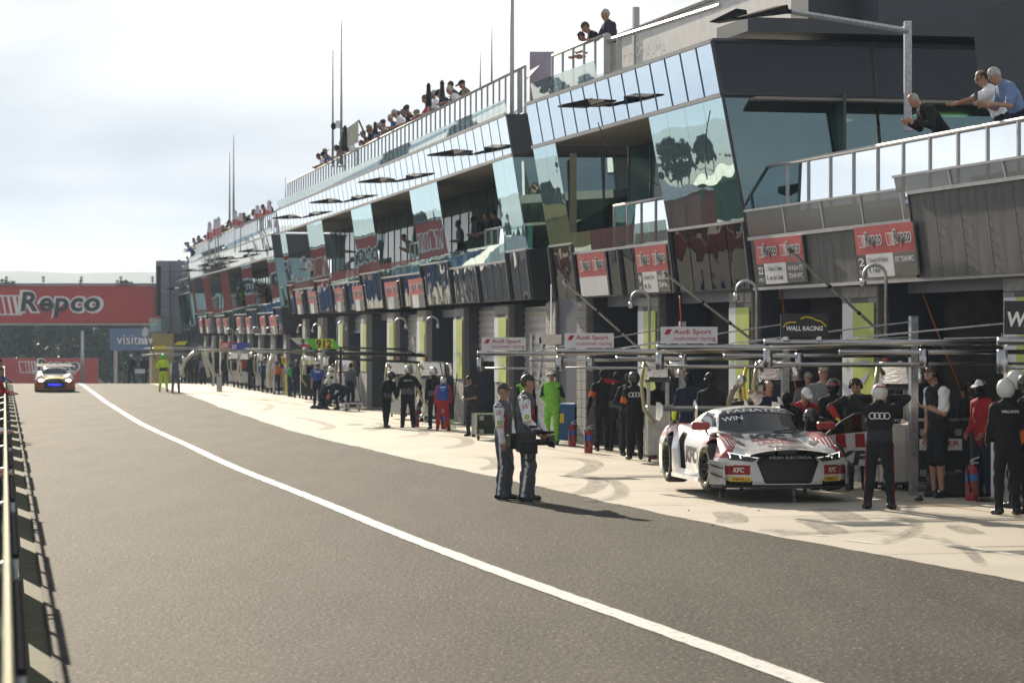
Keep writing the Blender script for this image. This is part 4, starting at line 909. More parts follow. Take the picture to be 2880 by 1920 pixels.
# street lamp over the terrace at the right
lp = empty('street_lamp', AT(2553, 352, 46.5), 'galvanised lamp post with a long arm above the right terrace', 'lamp')
mb = MB(); a, b = AT(2553, 370, 46.5), AT(2553, 60, 46.5); mb.box((a+b)/2, (0.12, 0.12, b.z-a.z), bev=0.01); mb.build('post', M_GALV, lp)
a = AT(2553, 88, 46.5); e = AT(2222, 33, 44.0); mb = MB(); mb.tube([a, e], [0.055, 0.045], 8); mb.build('arm', M_GALV, lp)
def lamphead(c, e, name, par):
    c = Vector(c); e = Vector(e); d = (e-c).normalized(); w_ = d.cross(UP).normalized(); t = w_.cross(d)
    mb = MB(); W_ = 0.16
    mb.hexa([c-w_*W_-t*0.04, c+w_*W_-t*0.04, e+w_*W_*0.8-t*0.04, e-w_*W_*0.8-t*0.04, c-w_*W_*0.8+t*0.10, c+w_*W_*0.8+t*0.10, e+w_*W_*0.5-t*0.01, e-w_*W_*0.5-t*0.01]); mb.build(name, M_LAMP, par)
    mb = MB(); mb.add([c.lerp(e, 0.12)-w_*W_*0.7-t*0.046, c.lerp(e, 0.12)+w_*W_*0.7-t*0.046, c.lerp(e, 0.9)+w_*W_*0.6-t*0.046, c.lerp(e, 0.9)-w_*W_*0.6-t*0.046], [(0,1,2,3)]); mb.build('lens', mat('lamp_lens', (0.05, 0.05, 0.05), rough=0.5, var=0), par)
lamphead(AT(2200, 34, 43.8), AT(2080, 46, 43.2), 'lamp_head', lp)
lamphead(AT(2086, 44, 45.2), AT(2008, 58, 45.6), 'lamp_head', lp)
mb = MB(); mb.tube([e, AT(2200, 32, 43.8)], 0.03, 6); mb.build('joint', M_LAMP, lp)

# ------------------------------------------------------------------ overhead booms of the pit boxes
def label_board(name, c0, u, wd, ht, m, label, cat='sign', group=None, th=0.02):
    """upright board; c0 lower left, u unit to the right"""
    u = Vector(u); n = u.cross(UP); mb = MB(); c0 = Vector(c0)
    mb.hexa([c0, c0+u*wd, c0+u*wd-n*th, c0-n*th, c0+UP*ht, c0+u*wd+UP*ht, c0+u*wd-n*th+UP*ht, c0-n*th+UP*ht]); return mb.build(name, m, None, label=label, cat=cat, group=group)
def boom(Ym, L_, z, label, m=M_CHROME, pipe=0.042, off=0.46, base=None, sec=S1, mast_h=2.62, group='overhead pit booms'):
    sx = sec.p0-sec.n*0
    if base is None:
        s = (Ym-sec.p0.y-sec.n.y*off)/sec.d.y; M = sec.P(s, 0, off, False, False)
    else: M = Vector(base)
    M.z = 0; tip = M+sec.n*L_; r = empty('pit_boom', M, label, 'boom', group)
    mb = MB(); mb.box(M+UP*mast_h/2, (0.11, 0.11, mast_h), (sec.d, sec.n, UP)); mb.build('mast', M_GALV, r)
    mb = MB(); mb.tube([M-sec.n*0.3+UP*z, tip+UP*z], pipe, 10); mb.build('main_pipe', m, r, True)
    mb = MB(); mb.tube([M+UP*(z-0.12), tip+sec.n*-1.0+UP*(z-0.12)], pipe*0.75, 10); mb.build('lower_pipe', m, r, True)
    mb = MB(); mb.tube([M+UP*(z-0.27), tip+sec.n*-0.05+UP*(z-0.27)], pipe*0.42, 8); mb.build('air_line_pipe', m, r, True)
    mb = MB(); c = tip-sec.n*0.05; mb.lathe([(0.0, -0.02), (0.055, -0.02), (0.06, 0.0), (0.06, 0.2), (0.05, 0.22), (0, 0.22)], c+UP*(z-0.30), n=10); mb.build('coupling', m, r, True)
    mb = MB(); c = tip-sec.n*(L_*0.55); mb.lathe([(0.0, -0.02), (0.055, -0.02), (0.06, 0.0), (0.06, 0.2), (0.05, 0.22), (0, 0.22)], c+UP*(z-0.30), n=10); mb.build('coupling', m, r, True)
    mb = MB(); mb.tube([M+UP*(mast_h-0.08), tip-sec.n*(L_*0.28)+UP*(z+0.05)], 0.012, 5); mb.build('stay_rod', M_GALV, r)
    mb = MB(); mb.tube([M+UP*(mast_h-0.30), tip-sec.n*(L_*0.62)+UP*(z+0.05)], 0.010, 5); mb.build('stay_rod', M_GALV, r)
    return r, tip, M
UB = Vector((0.973, 0.23, 0)).normalized()
bm1, tip1, _ = boom(29.6, 3.9, 2.25, 'chrome overhead boom poking in at the right edge of the picture')
bm2, tip2, _ = boom(36.8, 3.9, 2.235, 'chrome overhead boom carrying the black WALL RACING board')
bm3, tip3, _ = boom(41.5, 3.9, 2.165, 'chrome overhead boom carrying the largest white sport board, above the car')
bm4, tip4, _ = boom(47.1, 3.9, 2.09, 'chrome overhead boom carrying the middle white sport board')
bm5, tip5, _ = boom(52.8, 3.9, 2.03, 'chrome overhead boom carrying the leftmost white sport board')
M_SIGNW = mat('white_board', (0.66, 0.66, 0.70), rough=0.4, var=0.03)
M_CRIM = mat('crimson_letter', (0.40, 0.015, 0.03), rough=0.5, var=0)
def audi_board(tip, z, at, wd, lab):
    c = Vector(tip)+UB*at+UP*(z+0.055)-S1.d*0.03; b = label_board('sport_board', c, UB, wd, 0.24, M_SIGNW, lab, group='white sport boards on the booms'); n = UB.cross(UP)
    mb = MB(); mb.add([c+UB*wd*0.05+UP*0.13+n*0.004, c+UB*wd*0.14+UP*0.13+n*0.004, c+UB*wd*0.19+UP*0.205+n*0.004, c+UB*wd*0.10+UP*0.205+n*0.004], [(0,1,2,3)]); mb.build('red_rhombus', M_CRIM, b)
    letters('lettering', 'Audi Sport', c+UB*wd*0.22+UP*0.115, UB, UP, wd*0.67, 0.09, M_CRIM, b, bold=0.012)
    letters('lettering', 'customer racing', c+UB*wd*0.22+UP*0.028, UB, UP, wd*0.74, 0.075, M_CRIM, b)
    for k in (0.15, 0.8): mb = MB(); mb.box(c+UB*wd*k-n*0.03-UP*0.01, (0.05, 0.04, 0.06), (UB, n, UP)); mb.build('bracket', M_GALV, b)
audi_board(tip3, 2.165, 0.06, 0.84, 'white sport board standing on the boom above the race car, largest of three')
audi_board(tip4, 2.09, 0.13, 0.82, 'white sport board in front of the bare block column, middle of three')
audi_board(tip5, 2.03, 0.08, 0.82, 'white sport board in front of the closed roller doors, leftmost of three')
M_BLKBOARD = mat('black_board', (0.012, 0.012, 0.014), rough=0.3, var=0.05)
n_ = UB.cross(UP)
c = tip2+UB*0.21+UP*2.30-S1.d*0.03; b = label_board('team_board', c, UB, 0.63, 0.30, M_BLKBOARD, 'black board with white WALL RACING lettering and yellow car outline')
letters('lettering', 'WALL RACING', c+UB*0.07+UP*0.085, UB, UP, 0.49, 0.06, M_WHITELET, b, bold=0.03, shear=0.15)
mb = MB(); pts = [(0.03,0.13),(0.06,0.175),(0.13,0.195),(0.20,0.19),(0.26,0.235),(0.32,0.26),(0.40,0.25),(0.48,0.215),(0.53,0.205),(0.60,0.14)]
for i in range(len(pts)-1):
    if i in (3,): continue
    p, q = [c+UB*a+UP*h+n_*0.008 for a, h in (pts[i], pts[i+1])]; mb = MB(); mb.tube([p, q], 0.008, 5); mb.build('outline_stroke', M_YELLOW, b)
for k in (0.05, 0.5): mb = MB(); mb.box(c+UB*k-UP*0.012+n_*0.01, (0.05, 0.05, 0.05), (UB, n_, UP)); mb.build('bracket', M_ALU, b)
c = tip1+UB*0.06+UP*2.32-S1.d*0.03; b = label_board('team_board', c, UB, 0.63, 0.34, M_BLKBOARD, 'black board cut off by the right edge showing one large white letter')
letters('lettering', 'WALL', c+UB*0.03+UP*0.08, UB, UP, 0.5, 0.15, M_WHITELET, b, bold=0.03, shear=0.15)
# long diagonal poles leaning out over the lane
for (xb, yb, Yb, xt, yt, Yt, lab) in ((2498, 955, 42.0, 2222, 704, 40.4, 'long grey pole leaning out in front of the number 22 board'), (2130, 967, 47.0, 1873, 771, 45.4, 'long grey pole leaning out in front of the four black mirror panels'), (1812, 992, 53.0, 1592, 796, 51.4, 'long grey pole leaning out in front of the blank white board')):
    a, t = AT(xb, yb, Yb), AT(xt, yt, Yt); r = empty('leaning_pole', a, lab, 'pole', 'poles leaning out over the pit boxes')
    mb = MB(); mb.tube([a, t], 0.022, 8); mb.build('tube', M_GALV, r); mb = MB(); d = (t-a).normalized(); mb.lathe([(0, 0), (0.035, 0), (0.045, 0.06), (0.03, 0.12), (0, 0.12)], t-d*0.04, ax=d, n=8); mb.build('end_clamp', M_CHROME, r)
    mb = MB(); mb.tube([t-UP*0.02, t-UP*0.10+d*0.02, t-UP*0.12-d*0.06], 0.015, 6); mb.build('hook', M_CHROME, r)
    for k in (0.3, 0.6): mb = MB(); mb.lathe([(0.03, 0), (0.03, 0.05)], a.lerp(t, k), ax=d, n=8); mb.build('sleeve', M_LAMP, r)
# light fitting above the navy door
lf = empty('box_lamp', AT(1550, 955, 58), 'pale angular lamp box hanging beside the middle sport board', 'lamp')
mb = MB(); mb.hexa([AT(1524, 968, 57.6), AT(1578, 968, 57.6), AT(1578, 968, 58.0), AT(1524, 968, 58.0), AT(1520, 941, 57.4), AT(1580, 940, 57.4), AT(1580, 940, 58.1), AT(1520, 941, 58.1)]); mb.build('shade', M_SIGNW, lf)
mb = MB(); mb.box(AT(1521, 957, 57.7), (0.06, 0.2, 0.12)); mb.build('end_cap', M_LAMP, lf); mb = MB(); mb.tube([AT(1550, 941, 57.9), AT(1550, 800, 60.5)], 0.012, 5); mb.build('drop_rod', M_GALV, lf)
# ------------------------------------------------------------------ refuelling rigs: cabinet, foil wrapped tank, hooked vent pipe
def rig(x, ytop, Y, hook, label, tx, tw, th=0.36, tz=1.58, cab=None, text=None, sec=S1, round_=False, hose=True, ztop=None, group='refuelling rigs'):
    """x = image place of the vent pipe; hook -1 bends left, +1 bends right; tx tank offset"""
    X = (x-1440)/FPX*Y; g0 = float(gz(Y)); zt = ztop or CAMZ+(960-ytop)/FPX*Y; r = empty('fuel_rig', (X, Y, 0), label, 'fuel rig', group)
    u = Vector((1, 0, 0)); c = Vector((X+tx, Y, 0))
    hr = 0.17; path = [Vector((X, Y, tz+th*0.9))]+[Vector((X, Y, zt-hr))]
    for k in range(1, 9):
        a = math.pi*k/8; path.append(Vector((X+hook*hr*(1-math.cos(a)), Y, zt-hr+hr*math.sin(a))))
    path.append(path[-1]-UP*0.06)
    mb = MB(); mb.tube(path, 0.026, 8); mb.build('vent_pipe', M_GALV, r, True)
    e = path[-1]; mb = MB(); mb.lathe([(0.0, 0.02), (0.042, 0.02), (0.05, -0.02), (0.05, -0.09), (0.0, -0.09)], e, n=10); mb.build('vent_cap', M_ALU, r, True)
    mb = MB(); mb.lathe([(0.045, 0), (0.045, 0.16), (0.03, 0.18)], Vector((X, Y, tz+th)), n=10); mb.build('pipe_sleeve', mat('copper_red_sleeve', (0.30, 0.06, 0.04), rough=0.4, metal=0.3), r, True)
    if round_:
        mb = MB(); mb.lathe([(0, 0), (tw/2*0.96, 0), (tw/2, 0.03), (tw/2, th-0.03), (tw/2*0.96, th), (0, th)], c+UP*tz, n=20); mb.build('tank', M_FOIL, r, True)
    else:
        mb = MB(); mb.box(c+UP*(tz+th/2), (tw, 0.42, th), bev=0.035); mb.build('tank', M_FOIL, r)
        mb = MB(); mb.lathe([(0, 0), (0.14, 0), (0.15, 0.02), (0.15, th-0.06), (0, th-0.06)], c+Vector((tw/2+0.16, 0.1, tz+0.02)), n=14); mb.build('side_drum', M_FOIL, r, True)
    mb = MB(); mb.box(c+UP*(tz-0.03), (tw+0.08, 0.48, 0.05)); mb.build('shelf', M_DARKFRAME, r)
    ch = tz-0.6 if not cab else cab[2]
    for sx_ in (-1, 1):
        for sy_ in (-1, 1): mb = MB(); mb.box(c+Vector((sx_*tw*0.42, sy_*0.18, (tz+ch)/2-0.03)), (0.05, 0.05, tz-ch-0.02)); mb.build('support', M_SILVERCASE, r)
    cw = cab[0] if cab else tw*1.15; cd = cab[1] if cab else 0.6
    mb = MB(); mb.box(c+UP*(0.13+(ch-0.13)/2), (cw, cd, ch-0.13), bev=0.015); mb.build('cabinet', M_SILVERCASE if not cab or len(cab) < 4 else cab[3], r)
    for sx_ in (-1, 1):
        mb = MB(); mb.box(c+Vector((sx_*(cw/2-0.02), -cd/2-0.006, 0.13+(ch-0.13)/2)), (0.03, 0.012, ch-0.15)); mb.build('edge_strip', M_ALU, r)
        mb = MB(); mb.tube([c+Vector((sx_*cw*0.36-0.025, -cd*0.35, 0.065)), c+Vector((sx_*cw*0.36+0.025, -cd*0.35, 0.065))], 0.06, 10); mb.build('castor', M_RUBBER, r)
    if hose:
        h0 = c+Vector((-tw*0.4, -0.2, tz+th*0.5)); mb = MB(); mb.tube([h0, h0+Vector((-0.10, -0.15, 0.12)), h0+Vector((-0.16, -0.2, -0.25)), h0+Vector((-0.10, -0.22, -0.75)), h0+Vector((0.08, -0.24, -1.0))], 0.035, 8); mb.build('fuel_hose', mat('amber_fuel_hose', (0.42, 0.38, 0.22), rough=0.3), r, True)
        h1 = c+Vector((tw*0.1, -0.2, tz+th)); mb = MB(); mb.tube([h1, h1+Vector((0.12, -0.08, 0.0)), h1+Vector((0.22, -0.12, -0.45)), h1+Vector((0.26, -0.15, -1.1)), h1+Vector((0.34, -0.2, -1.6))], 0.014, 6); mb.build('air_hose', M_BLACK, r, True)
    if text: letters('tank_number', text, c+Vector((-tw*0.36, -0.24, tz+0.04)), u, UP, tw*0.6, 0.12, mat('fluoro_yellow_print', (0.75, 0.8, 0.05), rough=0.5, var=0), r, lift=0.0)
    return r
rig(2492, 745, 43.0, -1, 'foil wrapped fuel rig with hooked pipe behind the man in white shirt', 0.12, 0.46, cab=(0.5, 0.4, 1.0))
rig(2128, 790, 47.6, -1, 'foil wrapped fuel rig with hooked pipe behind the race car roof', 0.26, 0.46, cab=(0.6, 0.4, 1.0))
rig(1826, 818, 53.2, -1, 'foil wrapped fuel rig with hooked pipe left of the race car', 0.16, 0.42, cab=(0.45, 0.5, 1.05), tz=1.55)
rig(1110, 898, 85, 1, 'silver fuel rig behind the crewman in a silver helmet, left of a pair', 0.14, 0.62, tz=1.25, th=0.42, ztop=2.95, cab=(0.6, 0.5, 0.95, M_WHITE))
rig(1199, 889, 81, 1, 'silver fuel rig beside the crewman in red, right of a pair', 0.2, 0.70, tz=1.25, th=0.42, ztop=2.95, cab=(0.6, 0.5, 0.95, M_WHITE))
rig(948, 900, 101, 1, 'large foil drum fuel rig behind the kneeling crew', 0.45, 0.85, tz=1.2, th=0.45, round_=True, ztop=2.95, cab=(1.5, 0.6, 1.0, M_WHITE))
rig(905, 910, 106, -1, 'round foil fuel rig beside the kneeling crew, right of a pair', 0.1, 0.44, tz=1.32, th=0.36, round_=True, ztop=2.9, cab=(0.55, 0.6, 0.95, M_BLACK))
rig(862, 913, 112, -1, 'round foil fuel rig with the yellow number 230', 0.14, 0.46, tz=1.32, th=0.36, round_=True, text='230', ztop=2.9, cab=(0.75, 0.6, 0.95, M_BLACK))
rig(768, 915, 131, -1, 'far foil fuel rig in front of the grey cabinet', 0.1, 0.46, tz=1.3, th=0.36, round_=True, ztop=2.9, cab=(0.8, 0.6, 1.0, M_SILVERCASE))
rig(730, 912, 137, -1, 'far foil fuel rig behind the crewman with 470 on his back', 0.1, 0.46, tz=1.3, th=0.36, round_=True, ztop=2.95)
rig(683, 918, 146, -1, 'very small far fuel rig, right of the last two', 0.1, 0.5, tz=1.3, ztop=2.9)
rig(655, 916, 152, -1, 'very small far fuel rig, farthest of all', 0.1, 0.5, tz=1.3, ztop=2.95)
# big clear hose loop hanging in front of the silver rigs
mb = MB(); Y = 79.5; pts = [(1172,1025),(1180,1060),(1192,1100),(1198,1130),(1196,1155),(1186,1170),(1172,1172),(1163,1160),(1163,1130),(1168,1090)]
mb.tube([AT(x, y, Y) for x, y in pts], 0.045, 8); mb.build('hanging_hose', mat('milky_hose', (0.55, 0.56, 0.46), rough=0.25), None, True, 'thick milky hose loop hanging in front of the silver fuel rigs', 'hose')
# fat fuel hoses arching at the far boxes
for k, (pts, Y, lab) in enumerate(((((516,1060),(512,1040),(520,1015),(540,995),(565,985)), 138, 'pale arched fuel hose, leftmost at the far boxes'), (((588,1060),(580,1030),(572,1000),(568,985),(560,975)), 132, 'pale hanging fuel hose, second from the left at the far boxes'), (((604,1058),(594,1035),(582,1012),(582,992),(590,983)), 130, 'pale hanging fuel hose, third from the left at the far boxes'), (((662,1075),(668,1040),(673,1015),(676,990)), 124, 'thin tan prop pole leaning at the far boxes'), (((760,1090),(754,1060),(756,1030),(766,1005)), 112, 'pale fuel hose hanging beside the grey cabinet'))):
    mb = MB(); mb.tube([AT(x, y, Y) for x, y in pts], 0.085 if k != 3 else 0.04, 8); mb.build('arched_hose', mat('pale_hose', (0.5, 0.5, 0.42), rough=0.35), None, True, lab, 'hose', 'hoses at the far boxes')
# yellow-tipped nozzle hose behind the car
mb = MB(); mb.tube([AT(2048, 1160, 45.5), AT(2052, 1125, 45.5), AT(2062, 1098, 45.5), AT(2078, 1080, 45.4)], 0.045, 10); hz = mb.build('fuel_hose', mat('braided_hose', (0.22, 0.21, 0.13), rough=0.6, bump=0.6, bscale=60), None, True, 'braided fuel hose with a metal nozzle rising behind the car roof', 'hose')
mb = MB(); d = (AT(2092, 1060, 45.3)-AT(2078, 1082, 45.4)).normalized(); mb.lathe([(0, -0.02), (0.06, -0.02), (0.06, 0.05), (0.075, 0.06), (0.075, 0.14), (0.06, 0.16), (0, 0.16)], AT(2078, 1082, 45.4), ax=d, n=14); mb.build('nozzle', M_ALU, hz, True)
mb = MB(); mb.tube([AT(2097, 1035, 46.9), AT(2090, 1080, 46.6), AT(2094, 1120, 46.5), AT(2106, 1150, 46.5)], 0.03, 6); mb.build('yellow_strap', mat('yellow_webbing', (0.65, 0.48, 0.05), rough=0.7), None, True, 'yellow webbing strap hanging from the rig behind the car', 'strap')
# red and orange straps at the garages
for (pts, m, lab) in ((((1912, 832, 50.5), (1918, 960, 50.5), (1924, 1060, 50.5)), M_RED, 'red strap hanging in the garage left of the race car'), (((2585, 795, 44.6), (2625, 905, 44.4), (2700, 1090, 44.0)), mat('orange_hose', (0.55, 0.12, 0.03), rough=0.5), 'orange line slanting down behind the man in white shirt'), (((2197, 815, 50.5), (2207, 900, 50.4), (2222, 1010, 50.2), (2240, 1100, 49.8)), mat('orange_hose', (0.55, 0.12, 0.03), rough=0.5), 'orange line slanting down behind the black team board')):
    mb = MB(); mb.tube([AT(*p) for p in pts], 0.013, 6); mb.build('hanging_line', m, None, True, lab, 'line')

# ------------------------------------------------------------------ cases, bins, extinguishers, tyre
def flight_case(c, ux, wd, dep, ht, label, text=None, sub=None, side=None):
    """black case with aluminium edges on castors; c = middle of the front lower edge on the ground"""
    c = Vector(c); u = Vector(ux).normalized(); n = u.cross(UP); r = empty('flight_case', c, label, 'flight case', 'flight cases'); z0 = 0.13; ax = (u, n, UP)
    mb = MB(); mb.box(c-n*dep/2+UP*(z0+ht/2), (wd, dep, ht), ax); mb.build('shell', M_BLACK if side is None else M_BLACK, r)
    if side: mb = MB(); mb.box(c-u*(wd/2+0.006)-n*dep/2+UP*(z0+ht/2), (0.012, dep*0.94, ht*0.95), ax); mb.build('silver_side', M_SILVERCASE, r)
    for sx_ in (-1, 1):
        for (dz, hh) in ((ht/2, ht+0.02),):
            mb = MB(); mb.box(c+u*sx_*(wd/2-0.015)+n*0.006+UP*(z0+dz), (0.04, 0.02, hh), ax); mb.build('edge_strip', M_ALU, r)
        mb = MB(); mb.box(c+n*0.007+UP*(z0+(0 if sx_ < 0 else ht)), (wd+0.01, 0.02, 0.04), ax); mb.build('edge_strip', M_ALU, r)
        for zz in (0.16, 0.8): mb = MB(); mb.box(c+u*sx_*(wd*0.28)+n*0.008+UP*(z0+ht*zz), (0.10, 0.02, 0.10), ax, 0.004); mb.build('butterfly_latch', M_GALV, r)
        mb = MB(); mb.tube([c+u*(sx_*wd*0.36-0.02)-n*0.12+UP*0.06, c+u*(sx_*wd*0.36+0.02)-n*0.12+UP*0.06], 0.058, 10); mb.build('castor', M_RUBBER, r)
    if text:
        q = MB(); o = c-u*wd*0.34+n*0.004+UP*(z0+ht*0.52); q.add([o, o+u*wd*0.68, o+u*wd*0.68+UP*0.17, o+UP*0.17], [(0,1,2,3)]); p = q.build('label_plate', M_WHITE, r)
        letters('label_text', text, o+u*wd*0.04+UP*0.065, u, UP, wd*0.6, 0.075, M_CRIM, r, bold=0.02, lift=0.004)
        if sub: letters('label_subtext', sub, o+u*wd*0.04+UP*0.02, u, UP, wd*0.5, 0.03, M_GREYSIGN, r, lift=0.004)
    return r
flight_case((6.42, 42.6, 0), (1, 0.06, 0), 0.95, 0.6, 0.95, 'black flight case with silver side and printed label behind the man in white shirt', 'CA    ER', 'MOTORSPORT', True)
flight_case((5.72, 43.4, 0), (1, 0.06, 0), 0.42, 0.5, 0.92, 'narrow black flight case beside the fuel rig behind the open car door')
flight_case((3.02, 53.0, 0), (1, 0.1, 0), 0.62, 0.6, 0.92, 'black flight case with a CASE label behind the rear wing', 'CASE', None, True)
flight_case((3.95, 52.0, 0), (1, 0.1, 0), 0.7, 0.6, 0.80, 'black flight case half hidden behind the car roof')
flight_case(Gd(1375, 1238), (1, 0.2, 0), 0.62, 0.5, 0.48, 'small flight case on the garage floor beside the man with a phone')
flight_case(Gd(1002, 1154)-Vector((0, 2, 0)), (1, 0.2, 0), 0.6, 0.4, 0.16, 'low red and grey tool box on the apron by the kneeling crew')
def extinguisher(p, h, label, band=(0.05, 0.15, 0.5)):
    p = Vector(p); r = empty('fire_extinguisher', p, label, 'extinguisher', 'fire extinguishers'); k = h/0.58; R_ = 0.088*k
    mb = MB(); mb.lathe([(0, 0), (R_*0.92, 0), (R_, 0.02*k), (R_, 0.40*k), (R_*0.8, 0.455*k), (R_*0.35, 0.485*k), (R_*0.35, 0.50*k)], p, n=18); mb.build('cylinder', mat('extinguisher_red', (0.36, 0.025, 0.02), rough=0.3, var=0.08), r, True)
    mb = MB(); mb.lathe([(R_*1.012, 0.27*k), (R_*1.012, 0.37*k)], p, n=18); mb.build('colour_band', mat('band_%.2f' % band[2], band, rough=0.4, var=0.05), r, True)
    mb = MB(); mb.lathe([(R_*1.012, 0.08*k), (R_*1.012, 0.25*k)], p, n=18); mb.build('instruction_label', mat('extinguisher_label', (0.33, 0.06, 0.05), rough=0.5, var=0.3, vscale=30), r, True)
    mb = MB(); mb.box(p+UP*0.53*k, (0.05*k, 0.05*k, 0.06*k)); mb.tube([p+Vector((-0.02*k, 0, 0.55*k)), p+Vector((0.10*k, -0.02, 0.60*k))], 0.012*k, 6); mb.tube([p+Vector((-0.02*k, 0, 0.52*k)), p+Vector((0.09*k, -0.02, 0.52*k))], 0.010*k, 6); mb.build('valve_handle', M_GALV, r)
    mb = MB(); mb.tube([p+Vector((-0.03*k, -0.02, 0.52*k)), p+Vector((-0.08*k, -0.08*k, 0.50*k)), p+Vector((-0.06*k, -0.10*k, 0.3*k)), p+Vector((-0.03*k, -0.10*k, 0.12*k))], 0.014*k, 6); mb.build('hose', M_BLACK, r, True)
extinguisher(Gd(2733, 1408), 0.60, 'red fire extinguisher with blue band in front of the tyre', (0.05, 0.16, 0.45))
extinguisher(Gd(1609, 1256), 0.55, 'fire extinguisher with blue label in front of the blue bin', (0.04, 0.12, 0.5))
extinguisher(Gd(1655, 1274), 0.56, 'red fire extinguisher with white band beside the bare block column', (0.6, 0.55, 0.5))
extinguisher(Gd(1248, 1206), 0.52, 'red fire extinguisher beside the crewman in red', (0.5, 0.5, 0.5))
extinguisher(Gd(1171, 1200), 0.52, 'red fire extinguisher under the hanging hose', (0.05, 0.1, 0.4))
extinguisher(Gd(1835, 1292), 0.26, 'tiny red extinguisher bottle on the ground left of the car', (0.3, 0.02, 0.02))
b = empty('wheelie_bin', Gd(1592, 1243), 'blue plastic bin against the navy wall panel', 'bin'); p = Gd(1592, 1243)
mb = MB(); mb.hexa([p+Vector(v) for v in ((-0.16,-0.18,0.05),(0.16,-0.18,0.05),(0.16,0.18,0.05),(-0.16,0.18,0.05),(-0.20,-0.23,0.8),(0.20,-0.23,0.8),(0.20,0.23,0.8),(-0.20,0.23,0.8))]); M_BIN = mat('blue_bin_plastic', (0.03, 0.11, 0.30), rough=0.45); mb.build('body', M_BIN, b)
mb = MB(); mb.hexa([p+Vector(v) for v in ((-0.22,-0.25,0.805),(0.22,-0.25,0.805),(0.22,0.25,0.805),(-0.22,0.25,0.805),(-0.20,-0.22,0.86),(0.20,-0.22,0.86),(0.20,0.25,0.88),(-0.20,0.25,0.88))]); mb.build('lid', M_BIN, b)
mb = MB(); mb.box(p+Vector((-0.10, -0.215, 0.55)), (0.10, 0.01, 0.22)); mb.build('yellow_sticker', M_YELLOW, b)
for sx_ in (-1, 1): mb = MB(); mb.tube([p+Vector((sx_*0.16-0.02, 0.16, 0.08)), p+Vector((sx_*0.16+0.02, 0.16, 0.08))], 0.08, 10); mb.build('wheel', M_RUBBER, b)
def tyre_mesh(name, c, ax, R_, wd, mats, parent=None, rim=True, n=40, label=None, cat=None, spokes=10):
    c = Vector(c); ax = Vector(ax).normalized(); h = wd/2
    mb = MB(); mb.lathe([(R_*0.66, -h*0.86), (R_*0.70, -h*0.95), (R_*0.86, -h), (R_*0.955, -h*0.92), (R_*0.995, -h*0.72), (R_, 0), (R_*0.995, h*0.72), (R_*0.955, h*0.92), (R_*0.86, h), (R_*0.70, h*0.95), (R_*0.66, h*0.86), (R_*0.64, 0), (R_*0.66, -h*0.86)], c, ax, n)
    return mb.build(name, mats, parent, True, label, cat)
tyre_mesh('spare_tyre', Gd(2668, 1398)+Vector((0.05, 0.25, 0.175)), (0, 0, 1), 0.335, 0.34, M_RUBBER, label='slick black tyre lying flat in front of the man in white shirt', cat='tyre')
tyre_mesh('spare_tyre', Gd(705, 1092)+Vector((0, 0, 0.335)), (0.9, 0.4, 0.2), 0.335, 0.32, M_RUBBER, label='slick tyre standing in the crowd of the far boxes', cat='tyre')
# white board on a black ramp base at the right edge
r = empty('board_on_base', Gd(2810, 1412), 'white upright board on a black wedge base at the right edge', 'board'); p = Gd(2800, 1410)
mb = MB(); mb.prism([p+Vector((-0.05, 0.1, 0.06)), p+Vector((0.12, 0.05, 0.06)), p+Vector((0.08, 0.05, 0.83)), p+Vector((-0.05, 0.1, 0.83))], (0.02, 0.04, 0)); mb.build('board', M_SIGNW, r)
mb = MB(); mb.hexa([p+Vector(v) for v in ((-0.32,-0.18,0.0),(0.25,-0.25,0.0),(0.3,0.2,0.0),(-0.2,0.25,0.0),(-0.22,-0.05,0.05),(0.2,-0.1,0.08),(0.25,0.15,0.08),(-0.15,0.18,0.05))]); mb.build('wedge_base', M_BLACK, r)
# speed sensor box out on the far apron
r = empty('sensor_box', Gd(617, 1101), 'grey upright sensor box with a slot standing on the far apron', 'sensor box'); p = Gd(617, 1101)
mb = MB(); mb.box(p+UP*0.42, (0.26, 0.2, 0.84), bev=0.02); mb.build('body', M_SILVERCASE, r)
mb = MB(); mb.box(p+Vector((0, -0.104, 0.76)), (0.14, 0.012, 0.035)); mb.build('slot', M_BLACK, r); mb = MB(); mb.box(p+Vector((0, 0, 0.86)), (0.28, 0.22, 0.03)); mb.build('cap', M_GALV, r)
# green plastic rake and a fallen glove
r = empty('plastic_rake', Gd(1272, 1207), 'bright green plastic rake leaning by the column', 'rake'); p = Gd(1272, 1207)
mb = MB(); mb.tube([p+UP*0.25, p+Vector((0.12, 0.3, 1.45))], 0.014, 6); mb.build('shaft', M_BLACK, r)
for k in range(6): mb = MB(); mb.box(p+Vector((-0.08+0.032*k, 0, 0.14)), (0.012, 0.012, 0.26)); mb.build('tine', mat('fluoro_green_plastic', (0.15, 0.6, 0.10), rough=0.4), r)
for z in (0.03, 0.26): mb = MB(); mb.box(p+Vector((0, 0, z)), (0.19, 0.016, 0.02)); mb.build('crossbar', mat('fluoro_green_plastic', (0.15, 0.6, 0.10), rough=0.4), r)
mb = MB(); mb.ell(Gd(2585, 1409)+UP*0.03, (0.07, 0.05, 0.03), 10); mb.ell(Gd(2588, 1407)+UP*0.05, (0.03, 0.03, 0.03), 8); mb.build('dropped_plug', M_BLACK, None, True, 'small black object lying on the apron right of the crewman', 'debris')
